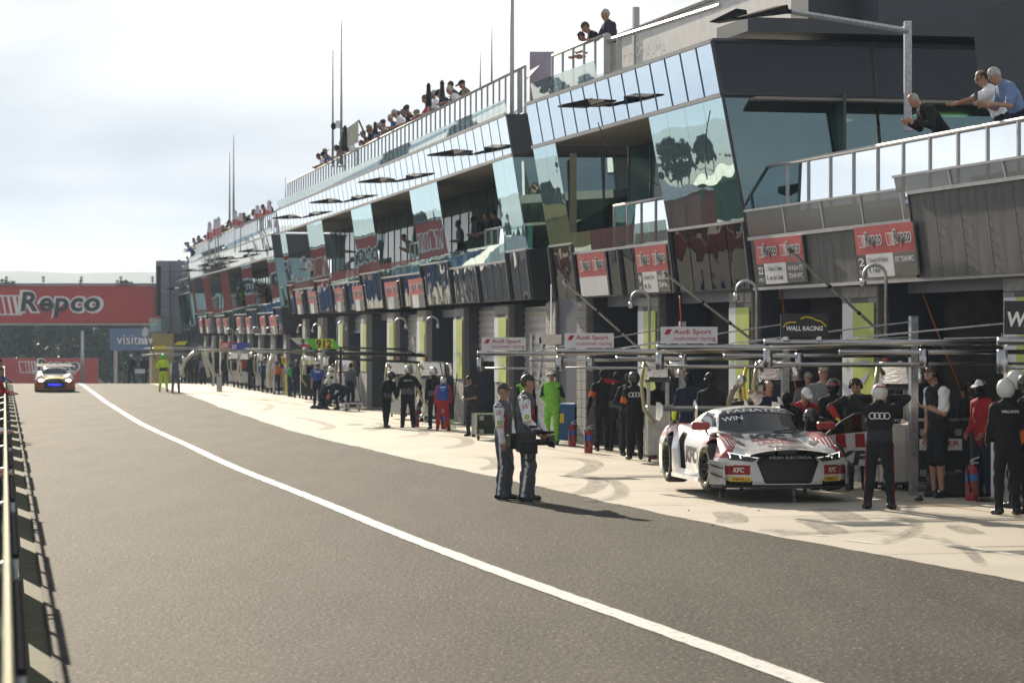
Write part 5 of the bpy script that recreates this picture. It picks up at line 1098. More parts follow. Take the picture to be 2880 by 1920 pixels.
for (x, y, lab) in ((1937, 1436, 'tiny black rubber crumb on the apron in front of the rear wheel'), (2134, 1437, 'tiny black rubber crumb on the apron below the car grille'), (1468, 1318, 'tiny black crumb on the pit lane edge near the camera operator'), (2003, 1478, 'tiny black crumb at the asphalt edge below the car')):
    mb = MB(); mb.ell(Gd(x, y)+UP*0.01, (0.014, 0.012, 0.009), 6); mb.build('rubber_crumb', M_RUBBER, None, False, lab, 'debris')

# ------------------------------------------------------------------ black boom and number boards of the middle boxes
def pipe_boom(pts, r_, m, label, extra=()):
    mb = MB(); P = [AT(*p) for p in pts]; r = empty('pit_boom', P[-1], label, 'boom', 'overhead pit booms'); mb.tube(P, r_, 8); mb.build('main_pipe', m, r, True)
    for e in extra: mb = MB(); mb.tube([AT(*p) for p in e[0]], e[1], 6); mb.build(e[2], m, r, True)
    p = P[-1].copy(); mb = MB(); mb.box((p.x, p.y, (p.z+0.6)/2), (0.10, 0.10, p.z+0.6)); mb.build('mast', M_GALV, r); return r
M_BOOMBLK = mat('black_boom_pipe', (0.02, 0.02, 0.022), rough=0.35, var=0.1)
pipe_boom([(915, 992, 80), (1060, 995, 80.6), (1198, 999, 81.2)], 0.055, M_BOOMBLK, 'black overhead boom holding the green 912 board', [(((960, 977, 80.4), (1140, 982, 81)), 0.03, 'upper_pipe'), (((925, 1007, 80.0), (1180, 1019, 81)), 0.04, 'lower_pipe'), (((958, 975, 80.2), (958, 1080, 80.2)), 0.04, 'drop_pipe'), (((1140, 982, 81), (1170, 995, 81)), 0.02, 'tip_pipe')])
pipe_boom([(690, 983, 103), (800, 985, 104), (905, 988, 105)], 0.05, M_CHROME, 'pale overhead boom behind the 912 board', [(((720, 990, 103), (900, 995, 105)), 0.03, 'lower_pipe')])
pipe_boom([(540, 985, 124), (700, 987, 126), (770, 990, 127)], 0.05, M_CHROME, 'far overhead boom carrying the red 230 and blue 25 boards', [(((560, 980, 124), (760, 984, 127)), 0.03, 'upper_pipe')])
pipe_boom([(405, 982, 140), (480, 980, 141), (600, 978, 142)], 0.06, M_GALV, 'farthest overhead boom with yellow hose along it', [(((400, 1000, 139), (470, 995, 140), (560, 996, 141)), 0.07, 'yellow_hose')])
def poly_board(pts, Y, m, label, txt=None, tm=None, trect=None, bold=0.03, th=0.04, shear=0.0, extra=()):
    mb = MB(); P = [AT(x, y, Y) for x, y in pts]; mb.prism(P[::-1], (0, th, 0)); b = mb.build('number_board', m, None, label=label, cat='sign', group='number boards on the far booms')
    for (pp, mm, nm) in extra: q = MB(); q.add([AT(x, y, Y)-Vector((0, 0.012, 0)) for x, y in pp], [tuple(range(len(pp)))]); q.build(nm, mm, b)
    if txt:
        x0, y0, x1, y1 = trect; o = AT(x0, y1, Y); e = AT(x1, y0, Y); letters('number', txt, o, (1,0,0), UP, e.x-o.x, e.z-o.z, tm, b, bold=bold, lift=0.02, shear=shear)
    return b
M_LIME = mat('bright_green_board', (0.12, 0.55, 0.03), rough=0.4); M_FYEL = mat('board_yellow', (0.72, 0.62, 0.03), rough=0.4)
poly_board([(857, 952), (938, 952), (961, 981), (880, 981)], 80.2, M_LIME, 'bright green slanted board with number 912', '912', M_LETTER, (890, 955, 933, 979), extra=[([(887, 953), (934, 953), (938, 980), (892, 980)], M_FYEL, 'yellow_panel')])
poly_board([(816, 950), (866, 950), (880, 976), (846, 976)], 84, M_SIGNW, 'white and red slanted board with a 9 behind the green one', '9', M_LETTER, (846, 953, 857, 973), extra=[([(838, 968), (872, 968), (878, 975.5), (846, 975.5)], M_REDSIGN, 'red_edge'), ([(822, 953), (866, 953), (866, 956), (826, 956)], M_FYEL, 'yellow_edge')])
poly_board([(619, 961), (669, 961), (669, 980), (619, 980)], 122, mat('orange_red_board', (0.62, 0.09, 0.03), rough=0.4), 'orange red board with number 230 at the far boxes', '230', M_WHITELET, (622, 966, 641, 977), shear=0.2)
poly_board([(647, 964), (701, 963), (701, 982), (647, 983)], 120, mat('royal_blue_board', (0.04, 0.06, 0.38), rough=0.4), 'royal blue board with number 25 at the far boxes', '25', M_WHITELET, (650, 969, 666, 981), shear=0.2)
poly_board([(487, 972), (494, 958), (528, 957), (536, 964), (528, 972)], 138, M_BLKBOARD, 'black and yellow arrow board at the farthest boom', None, None, None, extra=[([(488, 970), (500, 960), (528, 959), (520, 970)], M_FYEL, 'yellow_arrow')])
poly_board([(432, 973), (464, 972), (464, 981), (432, 982)], 139, M_FYEL, 'small plain yellow board at the far left boom end')
poly_board([(789, 999), (803, 1006), (807, 1030), (794, 1022)], 106, M_FYEL, 'yellow lollipop board held among the far crew', 'B', M_RED, (795, 1006, 801, 1020))
poly_board([(801, 1052), (806, 1052), (808, 1110), (803, 1110)], 108, M_FYEL, 'narrow yellow upright board standing beside the grey cabinet')
lb = empty('signal_board', AT(408, 1075, 139), 'white diamond signal board on a long pole at the far left boxes', 'sign')
mb = MB(); mb.tube([AT(438, 1010, 138), AT(412, 945, 138)], 0.03, 6); mb.build('pole', M_DARKFRAME, lb); mb = MB(); mb.prism([AT(408, 918, 138), AT(416, 925, 138), AT(417, 940, 138), AT(408, 950, 138), AT(399, 942, 138), AT(400, 928, 138)], (0, 0.04, 0)); mb.build('board', M_SIGNW, lb)
# ------------------------------------------------------------------ race cars (local frame: x forward from the front axle, y to the car's left, z up)
def smax(a, b, k): h = np.clip(0.5-0.5*(a-b)/k, 0, 1); return a*(1-h)+b*h+k*h*(1-h)
def smin(a, b, k): return -smax(-a, -b, k)
def car_field(h, style):
    xs = np.arange(-3.72, 1.10, h); ys = np.arange(h/2, 1.10, h); zs = np.arange(0.02, 1.28, h)
    X, Y, Z = np.meshgrid(xs.astype(np.float32), ys.astype(np.float32), zs.astype(np.float32), indexing='ij')
    I = lambda pts: np.interp(xs, [p[0] for p in pts], [p[1] for p in pts]).astype(np.float32)[:, None, None]
    sm = lambda a, n=9: np.convolve(np.pad(a.ravel(), n//2, mode='edge'), np.ones(n)/n, 'valid').astype(np.float32)[:, None, None]
    n = max(3, int(0.14/h)) | 1
    if style == 'mid':
        T = I([(-3.7,0.80),(-3.3,0.83),(-2.6,0.84),(-1.9,0.82),(-1.0,0.80),(-0.4,0.775),(0,0.715),(0.5,0.615),(0.80,0.535),(0.93,0.475),(1.1,0.40)])
        cabp = [(-3.6,0.70),(-3.1,0.86),(-2.5,0.99),(-2.0,1.10),(-1.6,1.155),(-1.25,1.16),(-1.0,1.12),(-0.30,0.755),(-0.1,0.60)]
    else:
        T = I([(-3.7,0.86),(-3.2,0.90),(-2.6,0.90),(-1.9,0.84),(-1.2,0.84),(-0.7,0.86),(0,0.83),(0.5,0.76),(0.75,0.66),(0.93,0.52),(1.1,0.4)])
        cabp = [(-3.6,0.75),(-3.1,0.95),(-2.6,1.12),(-2.1,1.21),(-1.7,1.23),(-1.4,1.20),(-0.75,0.86),(-0.5,0.70)]
    T = sm(T, n); Wd = sm(I([(-3.7,0.86),(-3.4,0.95),(-2.65,1.0),(-2.1,0.985),(-1.6,0.93),(-0.8,0.93),(-0.45,0.97),(0,1.0),(0.35,0.985),(0.65,0.95),(0.95,0.88),(1.1,0.8)]), n)
    bump_f = np.exp(-((xs-0.05)/0.48)**2).astype(np.float32)[:, None, None]; bump_r = np.exp(-((xs+2.65)/0.55)**2).astype(np.float32)[:, None, None]
    top = T+(0.075*bump_f+0.03*bump_r)*np.exp(-((Y-0.76)/0.20)**2)-0.035*bump_f*np.exp(-((Y-0.42)/0.2)**2)-0.42*np.clip((Y-0.74)/0.30, 0, None)**2
    Wz = Wd*(1-0.16*np.clip((Z-0.52)/0.36, 0, None)**2-0.05*np.clip((0.30-Z)/0.3, 0, None)**1.5)
    front = 0.945-0.36*np.clip(Y/0.95, 0, None)**2.6-0.10*np.clip((Z-0.42)/0.2, 0, None)**2-0.25*np.clip(0.16-Z, 0, None)
    F = smax(Z-top, Y-Wz, 0.07); F = smax(F, X-front, 0.05); F = smax(F, -3.50-X, 0.05); F = np.maximum(F, 0.085-Z)
    # cabin
    cz = sm(I(cabp), n); hw = 0.735-0.62*np.clip(Z-0.74, 0, None)**1.25; hw = hw-0.16*np.clip((-1.9-X)/1.6, 0, 1)-0.10*np.clip((X+0.9)/0.8, 0, 1)
    C = smax(Z-cz+0.05*(Y/0.5)**2, Y-hw, 0.09); C = smax(C, 0.5-Z, 0.02)
    F = smin(F, C, 0.045)
    # wheel arches
    for (ax, az, r) in ((0.0, 0.335, 0.385), (-2.65, 0.345, 0.395)):
        cyl = np.sqrt((X-ax)**2+(Z-az)**2)-r; F = np.maximum(F, -np.maximum(cyl, 0.60-Y))
    # grille mouth
    if style == 'mid':
        gw = np.interp(zs, [0.10, 0.14, 0.42, 0.52], [0.28, 0.33, 0.435, 0.36]).astype(np.float32)[None, None, :]
        F = np.maximum(F, -np.maximum(np.maximum(Y-gw, np.abs(Z-0.325)-0.20), (front-0.07)-X))
        tri = np.maximum(np.maximum(np.abs(Z-0.26)-0.10, Y-0.80), 0.56+0.9*np.clip(0.36-Z, 0, 1)*0.0-Y); F = np.maximum(F, -np.maximum(tri, (front-0.035)-X))
        # side intake behind the door
        F = np.maximum(F, -np.maximum(np.maximum(np.abs(X+1.78+0.35*(Z-0.5))-0.16, np.abs(Z-0.50)-0.27), 0.86-Y))
    else:
        gw = np.interp(zs, [0.14, 0.2, 0.42, 0.58], [0.40, 0.52, 0.50, 0.36]).astype(np.float32)[None, None, :]
        F = np.maximum(F, -np.maximum(np.maximum(Y-gw, np.abs(Z-0.36)-0.20), (front-0.06)-X))
    G = np.concatenate([F[:, ::-1, :], F], 1)
    if style == 'mid':   # opened driver's door: cut into the car's left side
        ny = len(ys); sub = G[:, ny:, :]
        sub[:] = np.maximum(sub, -np.maximum(np.maximum(np.abs(X+1.12)-0.55, 0.50-Y), np.abs(Z-0.68)-0.34))
    return G, (xs[0], -ys[-1], zs[0])
def car(style, h, C, th, lift, colour_fn, mats, name, label, group=None, scale=1.0):
    """returns root, body and the local-to-world function; C = ground point under the front axle, th heading"""
    fw = Vector((math.sin(th), -math.cos(th), 0)); lf = Vector((math.cos(th), math.sin(th), 0)); C = Vector(C)
    Tm = np.array([fw, lf, UP])*scale; base = np.array(C)+np.array([0, 0, lift])
    Wl = lambda p: Vector(np.asarray(p, float) @ Tm + base)
    root = empty(name, C, label, 'race car', group)
    G, org = car_field(h, style); V, Q, _ = surface_nets(G, org, h); ctr = V[Q].mean(1)
    nrm = np.cross(V[Q[:,2]]-V[Q[:,0]], V[Q[:,3]]-V[Q[:,1]]); nrm /= np.linalg.norm(nrm, axis=1)[:, None]+1e-9
    fm = colour_fn(ctr, nrm)
    body = mesh_obj('body', V @ Tm + base, Q, mats, root, fm, True)
    return root, body, Wl, fw, lf
def wheel(root, Wl, lf, fw, x, y, z, R_, wd, steer, spokes=10, rim_m=None, full=True):
    c = Wl((x, y, z)); s = 1 if y > 0 else -1; a = math.radians(steer); ax = (lf*math.cos(a)-fw*math.sin(a))*s
    w_ = empty('wheel', c, parent=root)
    tyre_mesh('tyre', c, ax, R_, wd, M_RUBBER, w_, n=36)
    rim_m = rim_m or M_BLACKGLOSS; h = wd/2
    mb = MB(); mb.lathe([(R_*0.64, -h*0.8), (R_*0.66, h*0.84), (R_*0.70, h*0.93), (R_*0.67, h*0.95), (R_*0.61, h*0.80), (R_*0.60, -h*0.3), (0.0, -h*0.32)], c, ax, 36)
    up = (UP-ax*UP.dot(ax)).normalized(); sd = ax.cross(up)
    for k in range(spokes):
        an = 2*math.pi*k/spokes; d1 = up*math.cos(an)+sd*math.sin(an); t1 = ax.cross(d1); w1 = R_*0.035
        p0 = c+ax*h*0.55+d1*R_*0.12; p1 = c+ax*h*0.82+d1*R_*0.64
        mb.hexa([p0-t1*w1*1.4-ax*0.03, p0+t1*w1*1.4-ax*0.03, p1+t1*w1-ax*0.03, p1-t1*w1-ax*0.03, p0-t1*w1*1.4, p0+t1*w1*1.4, p1+t1*w1, p1-t1*w1])
    mb.lathe([(0, h*0.62), (R_*0.10, h*0.62), (R_*0.15, h*0.5), (R_*0.16, 0)], c, ax, 16)
    mb.build('rim', rim_m, w_, True)
    mb = MB(); mb.lathe([(R_*0.72, h*0.985), (R_*0.745, h*0.99)], c, ax, 36); mb.build('sidewall_stripe', M_FYEL, w_)
    return w_

M_CARW = mat('car_white_paint', (0.66, 0.66, 0.66), rough=0.28, var=0.07, vscale=2.5, coat=0.6)
M_CARR = mat('car_red_paint', (0.34, 0.018, 0.02), rough=0.3, var=0.08, vscale=3, coat=0.6)
M_CARB = mat('car_carbon_black', (0.012, 0.012, 0.013), rough=0.4, var=0.2, vscale=20)
M_CARG = wavemirror('car_windscreen', (0.02, 0.026, 0.034), 0.0, 0.03, 0.01, 3.0, ior=1.4)
M_CARDIRT = mat('car_grimy_white', (0.45, 0.44, 0.42), rough=0.5, var=0.35, vscale=14, coat=0.2)
M_MESH = mat('grille_mesh', (0.02, 0.02, 0.021), rough=0.6, var=0.3, vscale=80)
def audi_col(c, n):
    x, y, z = c.T; ay = np.abs(y); m = np.zeros(len(c), int)                    # 0 white
    fend = (x > -0.45) & (x < 0.75) & (ay > 0.56+0.20*np.clip((x-0.25)/0.5, 0, 1)) & (z > 0.47); m[fend] = 1
    m[(x < -2.3) & (ay > 0.72) & (z > 0.66)] = 1; m[(x < -2.6) & (z > 0.72)] = 1; m[(x < -1.9) & (z > 0.9) & (n[:, 1] < -0.2)] = 0
    low = (x > 0.3) & (ay > 0.53) & (ay < 0.90) & (z > 0.24) & (z < 0.365+0.05*(0.9-ay)); m[low] = 1
    m[(x > 0.3) & (ay > 0.50) & (ay < 0.90) & (z < 0.16)] = 2
    gm = (x > 0.55) & (np.abs(z-0.325) < 0.205) & (ay < np.interp(z, [0.10, 0.14, 0.42, 0.52], [0.29, 0.34, 0.445, 0.37])) & (n[:, 0] > -0.5)
    m[gm & (x < 0.925)] = 4; m[gm & (x >= 0.60)] = 4
    m[(z < 0.105)] = 2
    ws = (x > -1.10) & (x < -0.30) & (z > 0.775) & (n[:, 0] > 0.28) & (ay < 0.655-0.42*np.clip(z-0.80, 0, 1)); m[ws] = 3
    sw = (x > -1.72) & (x < -0.62) & (z > 0.86) & (z < 1.06) & (np.abs(n[:, 1]) > 0.62); m[sw] = 3
    m[(x < -1.80) & (x > -2.6) & (z > 0.9) & (z < 1.05) & (np.abs(n[:, 1]) > 0.35)] = 2
    m[(np.abs(x+1.78+0.35*(z-0.5)) < 0.165) & (np.abs(z-0.5) < 0.275) & (ay < 0.935) & (ay > 0.84) & (z < 0.76)] = 2
    m[(x < 0.42) & (x > -0.42) & (ay < 0.93) & (ay > 0.5) & (z < 0.69) & (np.hypot(x, z-0.335) < 0.40) & (n[:, 1]*np.sign(y) < 0.5)] = 2
    m[(np.hypot(x+2.65, z-0.345) < 0.41) & (ay < 0.96) & (n[:, 1]*np.sign(y) < 0.5)] = 2
    m[(y > 0.3) & (np.abs(x+1.12) < 0.56) & (np.abs(z-0.68) < 0.345) & (y < 0.90)] = 2
    return m
ATH = R(8.7)
AU, AB, AW, AF, AL = car('mid', 0.0135, (3.71, 40.54, 0), ATH, 0.15, audi_col, [M_CARW, M_CARR, M_CARB, M_CARG, M_MESH], 'race_car', 'white and red race car jacked up in its pit box with a door open')
for (x, y, z, r_, wd, st) in ((0, -0.845, 0.335, 0.335, 0.31, 4), (0, 0.845, 0.335, 0.335, 0.31, 4), (-2.65, -0.835, 0.345, 0.35, 0.32, 0), (-2.65, 0.835, 0.345, 0.35, 0.32, 0)): wheel(AU, AW, AL, AF, x, y, z-0.02, r_, wd, st)
abv = bvh_of(AB)
def aplane(name, pts, m, n=AF, lift=0.004, sub=4, parent=AU, W_=None, bv=None):
    """flat shape given as car-local points, laid on the body along direction n"""
    W_ = W_ or AW; P = [W_(p) for p in pts]; o = P[0]; u = (P[1]-P[0]).normalized(); v = (n.cross(u)).normalized(); nn = u.cross(v)
    P2 = [((p-o).dot(u), (p-o).dot(v)) for p in P]
    return flat_print(name, P2, [tuple(range(len(P2)))], o, u, v, m, parent, lift, bv or abv, nn, sub)
def atext(name, body, x, y, z, wd, ht, m, kind='front', bold=0.0, shear=0.0, lift=0.007, sub=2, fit='both'):
    if kind == 'front': u, v, n = AL, UP, AF
    elif kind == 'hood': u, v, n = AL, -AF, UP
    else: u, v = AL, (UP*0.47-AF*0.88).normalized(); n = u.cross(v)
    o = AW((x, y, z)); return letters(name, body, o, u, v, wd, ht, m, AU, bold=bold, shear=shear, lift=lift, bvh=abv, nrm=n, sub=sub, fit=fit)
M_HEADBLK = wavemirror('headlamp_cover', (0.015, 0.016, 0.018), 0.0, 0.03, 0.0, 1, ior=1.6)
M_LED = mat('running_light', (1, 1, 1), var=0, emit=0.9)
for s in (-1, 1):
    hl = aplane('headlight', [(0.9, s*0.415, 0.475), (0.9, s*0.50, 0.425), (0.9, s*0.80, 0.45), (0.9, s*0.815, 0.555)][::s], M_HEADBLK, lift=0.006)
    for pts in ([(0.9, s*0.43, 0.480), (0.9, s*0.81, 0.556), (0.9, s*0.81, 0.546), (0.9, s*0.43, 0.474)], [(0.9, s*0.80, 0.545), (0.9, s*0.785, 0.545), (0.9, s*0.775, 0.475), (0.9, s*0.79, 0.475)], [(0.9, s*0.67, 0.515), (0.9, s*0.655, 0.515), (0.9, s*0.645, 0.47), (0.9, s*0.66, 0.47)]):
        aplane('running_light', pts if s > 0 else pts[::-1], M_LED, lift=0.011)
    aplane('tyre_brand_strip', [(0.9, s*0.52, 0.15), (0.9, s*0.80, 0.15), (0.9, s*0.79, 0.215), (0.9, s*0.53, 0.215)][::s], M_FYEL, lift=0.02)
    # canards
    for k, zc in enumerate((0.33, 0.21)):
        mb = MB(); A = [(0.80, s*0.84, zc-0.03), (0.55, s*1.03, zc+0.05), (0.30, s*1.02, zc+0.06), (0.45, s*0.93, zc-0.02)]; mb.prism([AW(p) for p in A], UP*0.012); mb.build('canard', M_CARB, AU)
    mb = MB(); A = [(0.78, s*0.86, 0.10), (0.40, s*1.0, 0.10), (0.40, s*1.0, 0.44), (0.76, s*0.87, 0.42)]; mb.prism([AW(p) for p in A], AL*s*0.012); mb.build('front_corner_panel', M_CARDIRT, AU)
    # mirrors
    mr_ = empty('mirror', AW((-0.45, s*0.86, 0.92)), parent=AU)
    mb = MB(); c = AW((-0.52, s*0.93, 0.885)); mb.box(c, (0.26, 0.10, 0.115), (AL, AF, UP), 0.02); mb.build('mirror_shell', M_CARR, mr_)
    mb = MB(); mb.tube([AW((-0.50, s*0.86, 0.84)), AW((-0.44, s*0.84, 0.76)), AW((-0.36, s*0.76, 0.70))], 0.013, 6); mb.build('mirror_stalk', M_CARB, mr_)
    # hood vents and fender stripes
    aplane('fender_vent', [(0.06, s*0.70, 0.8), (0.06, s*0.84, 0.8), (-0.22, s*0.84, 0.8), (-0.22, s*0.70, 0.8)][::s], M_CARB, UP, lift=0.006)
    aplane('hood_intake', [(0.42, s*0.50, 0.7), (0.24, s*0.62, 0.7), (0.22, s*0.46, 0.7)][::s], M_CARB, UP, lift=0.006)
    for k in range(4):
        yy = 0.60+0.05*k; aplane('pinstripe', [(0.62-0.03*k, s*yy, 0.7), (0.62-0.03*k, s*(yy+0.018), 0.7), (0.20, s*(yy+0.03), 0.7), (0.20, s*(yy+0.012), 0.7)][::s], M_WHITELET, UP, lift=0.007)
    for k in range(4): aplane('cowl_louvre', [(-0.20-0.05*k, s*0.36, 0.8), (-0.20-0.05*k, s*0.56, 0.8), (-0.225-0.05*k, s*0.56, 0.8), (-0.225-0.05*k, s*0.36, 0.8)][::s], M_CARB, UP, lift=0.006)
atext('corner_lettering', 'KFC', 0.8, -0.74, 0.275, 0.135, 0.07, M_WHITELET, 'front', bold=0.03, shear=0.15); atext('corner_lettering', 'KFC', 0.8, 0.61, 0.275, 0.135, 0.07, M_WHITELET, 'front', bold=0.03, shear=0.15)
for y0 in (-0.75, 0.55): atext('tyre_lettering', 'PIRELLI', 0.8, y0, 0.16, 0.20, 0.042, M_CRIM, 'front', bold=0.03, lift=0.026)
for y0 in (-0.93, 0.80): atext('side_lettering', 'Repco', 0.6, y0, 0.35, 0.09, 0.03, M_LETTER, 'front', bold=0.03, lift=0.03, sub=0)
aplane('grille_strip', [(0.9, -0.365, 0.455), (0.9, 0.365, 0.455), (0.9, 0.35, 0.515), (0.9, -0.35, 0.515)], M_BLKBOARD, lift=0.066); atext('grille_lettering', 'KELSO ELECTRICAL', 0.9, -0.27, 0.468, 0.62, 0.035, M_WHITELET, 'front', bold=0.02, lift=0.072, sub=0)
atext('hood_lettering', 'KFC', 0.02, -0.31, 0.8, 0.56, 0.33, M_LETTER, 'hood', bold=0.05, shear=0.2); aplane('hood_red_line', [(0.08, -0.32, 0.8), (0.08, 0.34, 0.8), (0.03, 0.34, 0.8), (0.03, -0.32, 0.8)], M_CARR, UP, lift=0.006)
atext('hood_lettering', 'JAMEC', 0.36, -0.29, 0.8, 0.58, 0.22, M_CRIM, 'hood'); atext('hood_lettering', 'RACING', 0.54, -0.17, 0.8, 0.54, 0.14, M_LETTER, 'hood', bold=0.01)
for k in range(4):
    mb = MB(); cc = AW((0.78, -0.105+0.07*k, 0)); pts = []
    for j in range(20):
        a = 2*math.pi*j/20; p = cc+AL*0.045*math.cos(a)-AF*0.07*math.sin(a); hit = abv.ray_cast(p+UP*2, -UP); pts.append((hit[0] if hit[0] else p)+UP*0.006)
    mb.tube(pts, 0.007, 5, closed=True); mb.build('emblem_ring', M_CHROME, AU, True)
aplane('screen_banner', [(-0.92, -0.55, 1.0), (-0.92, 0.55, 1.0), (-1.09, 0.48, 1.1), (-1.09, -0.48, 1.1)], M_BLKBOARD, (UP*0.88+AF*0.47).normalized(), lift=0.005)
atext('screen_lettering', 'FANATEC', -0.945, -0.44, 1.02, 0.88, 0.10, M_WHITELET, 'screen', bold=0.03, lift=0.009)
atext('screen_lettering', 'WIN', -0.74, -0.55, 0.95, 0.30, 0.12, mat('dayglo_white_pen', (0.9, 0.9, 0.92), rough=0.6, var=0), 'screen', bold=0.01, lift=0.008)
mb = MB(); mb.tube([AW((-0.33, 0.10, 0.80)), AW((-0.40, 0.35, 0.835)), AW((-0.42, 0.45, 0.84))], 0.010, 5); mb.build('wiper', M_CARB, AU)
# splitter, skirts, wing, jacks, door
mb = MB(); A = [(1.00, -0.45, 0.06), (1.00, 0.45, 0.06), (0.80, 0.92, 0.06), (0.45, 1.0, 0.06), (0.30, 0.9, 0.06), (0.30, -0.9, 0.06), (0.45, -1.0, 0.06), (0.80, -0.92, 0.06)]; mb.prism([AW(p) for p in A], UP*0.03); mb.build('front_splitter', M_CARB, AU)
for s in (-1, 1): mb = MB(); mb.prism([AW((-0.42, s*0.90, 0.09)), AW((-0.42, s*0.99, 0.09)), AW((-2.22, s*1.0, 0.09)), AW((-2.22, s*0.90, 0.09))], UP*0.06); mb.build('side_skirt', M_CARW if s < 0 else M_CARB, AU)
mb = MB(); sec_ = [(0.0, 0.0), (0.10, 0.022), (0.22, 0.030), (0.36, 0.060), (0.36, 0.070), (0.20, 0.055), (0.08, 0.040)]
mb.prism([AW((-3.30-a, -0.91, 1.03+b)) for a, b in sec_], (AW((0, 0.91, 0))-AW((0, -0.91, 0)))); wing_ = mb.build('rear_wing', M_CARB, AU)
for s in (-1, 1):
    mb = MB(); mb.prism([AW((-3.22, s*0.915, 0.98)), AW((-3.24, s*0.915, 1.10)), AW((-3.45, s*0.915, 1.16)), AW((-3.72, s*0.915, 1.16)), AW((-3.74, s*0.915, 0.90)), AW((-3.45, s*0.915, 0.88))], AL*s*0.012); mb.build('wing_end_plate', M_CARW, AU)
    mb = MB(); mb.prism([AW((-3.20, s*0.40, 0.78)), AW((-3.16, s*0.40, 1.10)), AW((-3.36, s*0.40, 1.20)), AW((-3.46, s*0.40, 1.10)), AW((-3.34, s*0.40, 1.14)), AW((-3.26, s*0.40, 1.06)), AW((-3.34, s*0.40, 0.78))], AL*0.014); mb.build('wing_support', M_CARW, AU)
for (x, y) in ((0.62, 0.16), (-0.55, -0.62), (-0.55, 0.62), (-2.1, 0.05)):
    mb = MB(); p = AW((x, y, 0.10)); b_ = Vector((p.x, p.y, 0.012)); mb.tube([b_, p], 0.028, 8); mb.lathe([(0.035, 0), (0.035, 0.012), (0.0, 0.014)], b_, n=10); mb.build('air_jack', M_GALV, AU, True)
# door swung open on the car's left
hx, hy = -0.58, 0.94; phi = R(66); dl = 1.18
dv = lambda t, z, o=0.0: AW((hx-t*math.cos(phi)+o*math.sin(phi)*1.0, hy+t*math.sin(phi)+o*math.cos(phi), z))
door = empty('open_door', dv(0, 0.3), parent=AU); dn = (AF*math.sin(phi)+AL*math.cos(phi)).normalized(); du = (dv(1, 0.5)-dv(0, 0.5)).normalized()
prof = [(0.0, 0.30), (dl, 0.27), (dl+0.06, 0.55), (dl, 0.80), (0.02, 0.74)]
mb = MB(); mb.prism([dv(t, z) for t, z in prof], -dn*0.06); dsk = mb.build('door_skin', M_CARW, door)
fr = [(0.02, 0.74), (0.30, 0.92), (0.55, 1.03), (0.85, 1.07), (1.10, 0.98), (dl, 0.80)]
mb = MB(); mb.tube([dv(t, z)-dn*0.03 for t, z in fr], 0.022, 6); mb.build('window_frame', M_CARB, door)
mb = MB(); mb.prism([dv(t, z)-dn*0.025 for t, z in fr], -dn*0.006); mb.build('door_window', glassmat('polycarbonate_window', (0.62, 0.58, 0.50), 0.06, 0.6), door)
for k in range(3):
    t0 = 0.18+0.36*k; pts = [(t0, 0.745+0.01), (t0+0.18, 0.755), (t0+0.20, 0.55), (t0+0.01, 0.56)]; q = MB(); q.add([dv(t, z)+dn*0.004 for t, z in pts][::-1], [(0,1,2,3)]); q.build('red_stripe', M_CARR, door)
letters('door_lettering', 'KFC', dv(0.16, 0.29), du, UP, 0.98, 0.22, M_LETTER, door, bold=0.05, shear=0.12, lift=0.005)
mb = MB(); q = [(0.0, 0.30), (-0.12, 0.36), (-0.14, 0.70), (0.02, 0.74)]; mb.prism([dv(t, z) for t, z in q], -dn*0.04); mb.build('hinge_panel', M_CARR, door)
# fallen-forward side number and door art on the near flank
aplane('flank_patch', [(-0.62, -0.9, 0.62), (-1.45, -0.9, 0.62), (-1.40, -0.9, 0.30), (-0.70, -0.9, 0.30)], M_CARW, -AL, lift=0.004)
lt = letters('flank_lettering', 'KFC', AW((-1.5, -0.9, 0.33)), AF, UP, 0.75, 0.24, M_LETTER, AU, bold=0.05, shear=0.12, lift=0.008, bvh=abv, nrm=-AL, sub=2)

# ---- two oncoming race cars at the far end of the lane
M_CARO = mat('car_orange_wrap', (0.42, 0.05, 0.02), rough=0.3, var=0.25, vscale=5, col2=(0.55, 0.22, 0.03), coat=0.5)
M_CARLT = mat('car_pale_wrap', (0.60, 0.52, 0.44), rough=0.25, var=0.2, vscale=4, coat=0.6)
M_HEADON = mat('lit_headlamp', (1.0, 0.98, 0.95), var=0, emit=14)
M_BLUELED = mat('blue_number_light', (0.02, 0.02, 1.0), var=0, emit=1.6)
def merc_col(c, n):
    x, y, z = c.T; ay = np.abs(y); m = np.zeros(len(c), int)
    m[(z > 0.62)] = 1; m[(x > 0.45) & (ay < 0.6) & (z > 0.55)] = 3
    m[(x > 0.5) & (np.abs(z-0.36) < 0.2) & (ay < np.interp(z, [0.14, 0.2, 0.42, 0.58], [0.41, 0.53, 0.51, 0.37]))] = 2; m[z < 0.13] = 2
    ws = (x > -1.45) & (x < -0.66) & (z > 0.885) & (n[:, 0] > 0.28) & (ay < 0.68-0.55*np.clip(z-0.88, 0, 1)); m[ws] = 4
    m[(z > 0.93) & (z < 1.10) & (np.abs(n[:, 1]) > 0.55)] = 4
    for xx in (0.0, -2.65): m[(np.hypot(x-xx, z-0.34) < 0.41) & (ay < 0.96) & (n[:, 1]*np.sign(y) < 0.5)] = 2
    return m
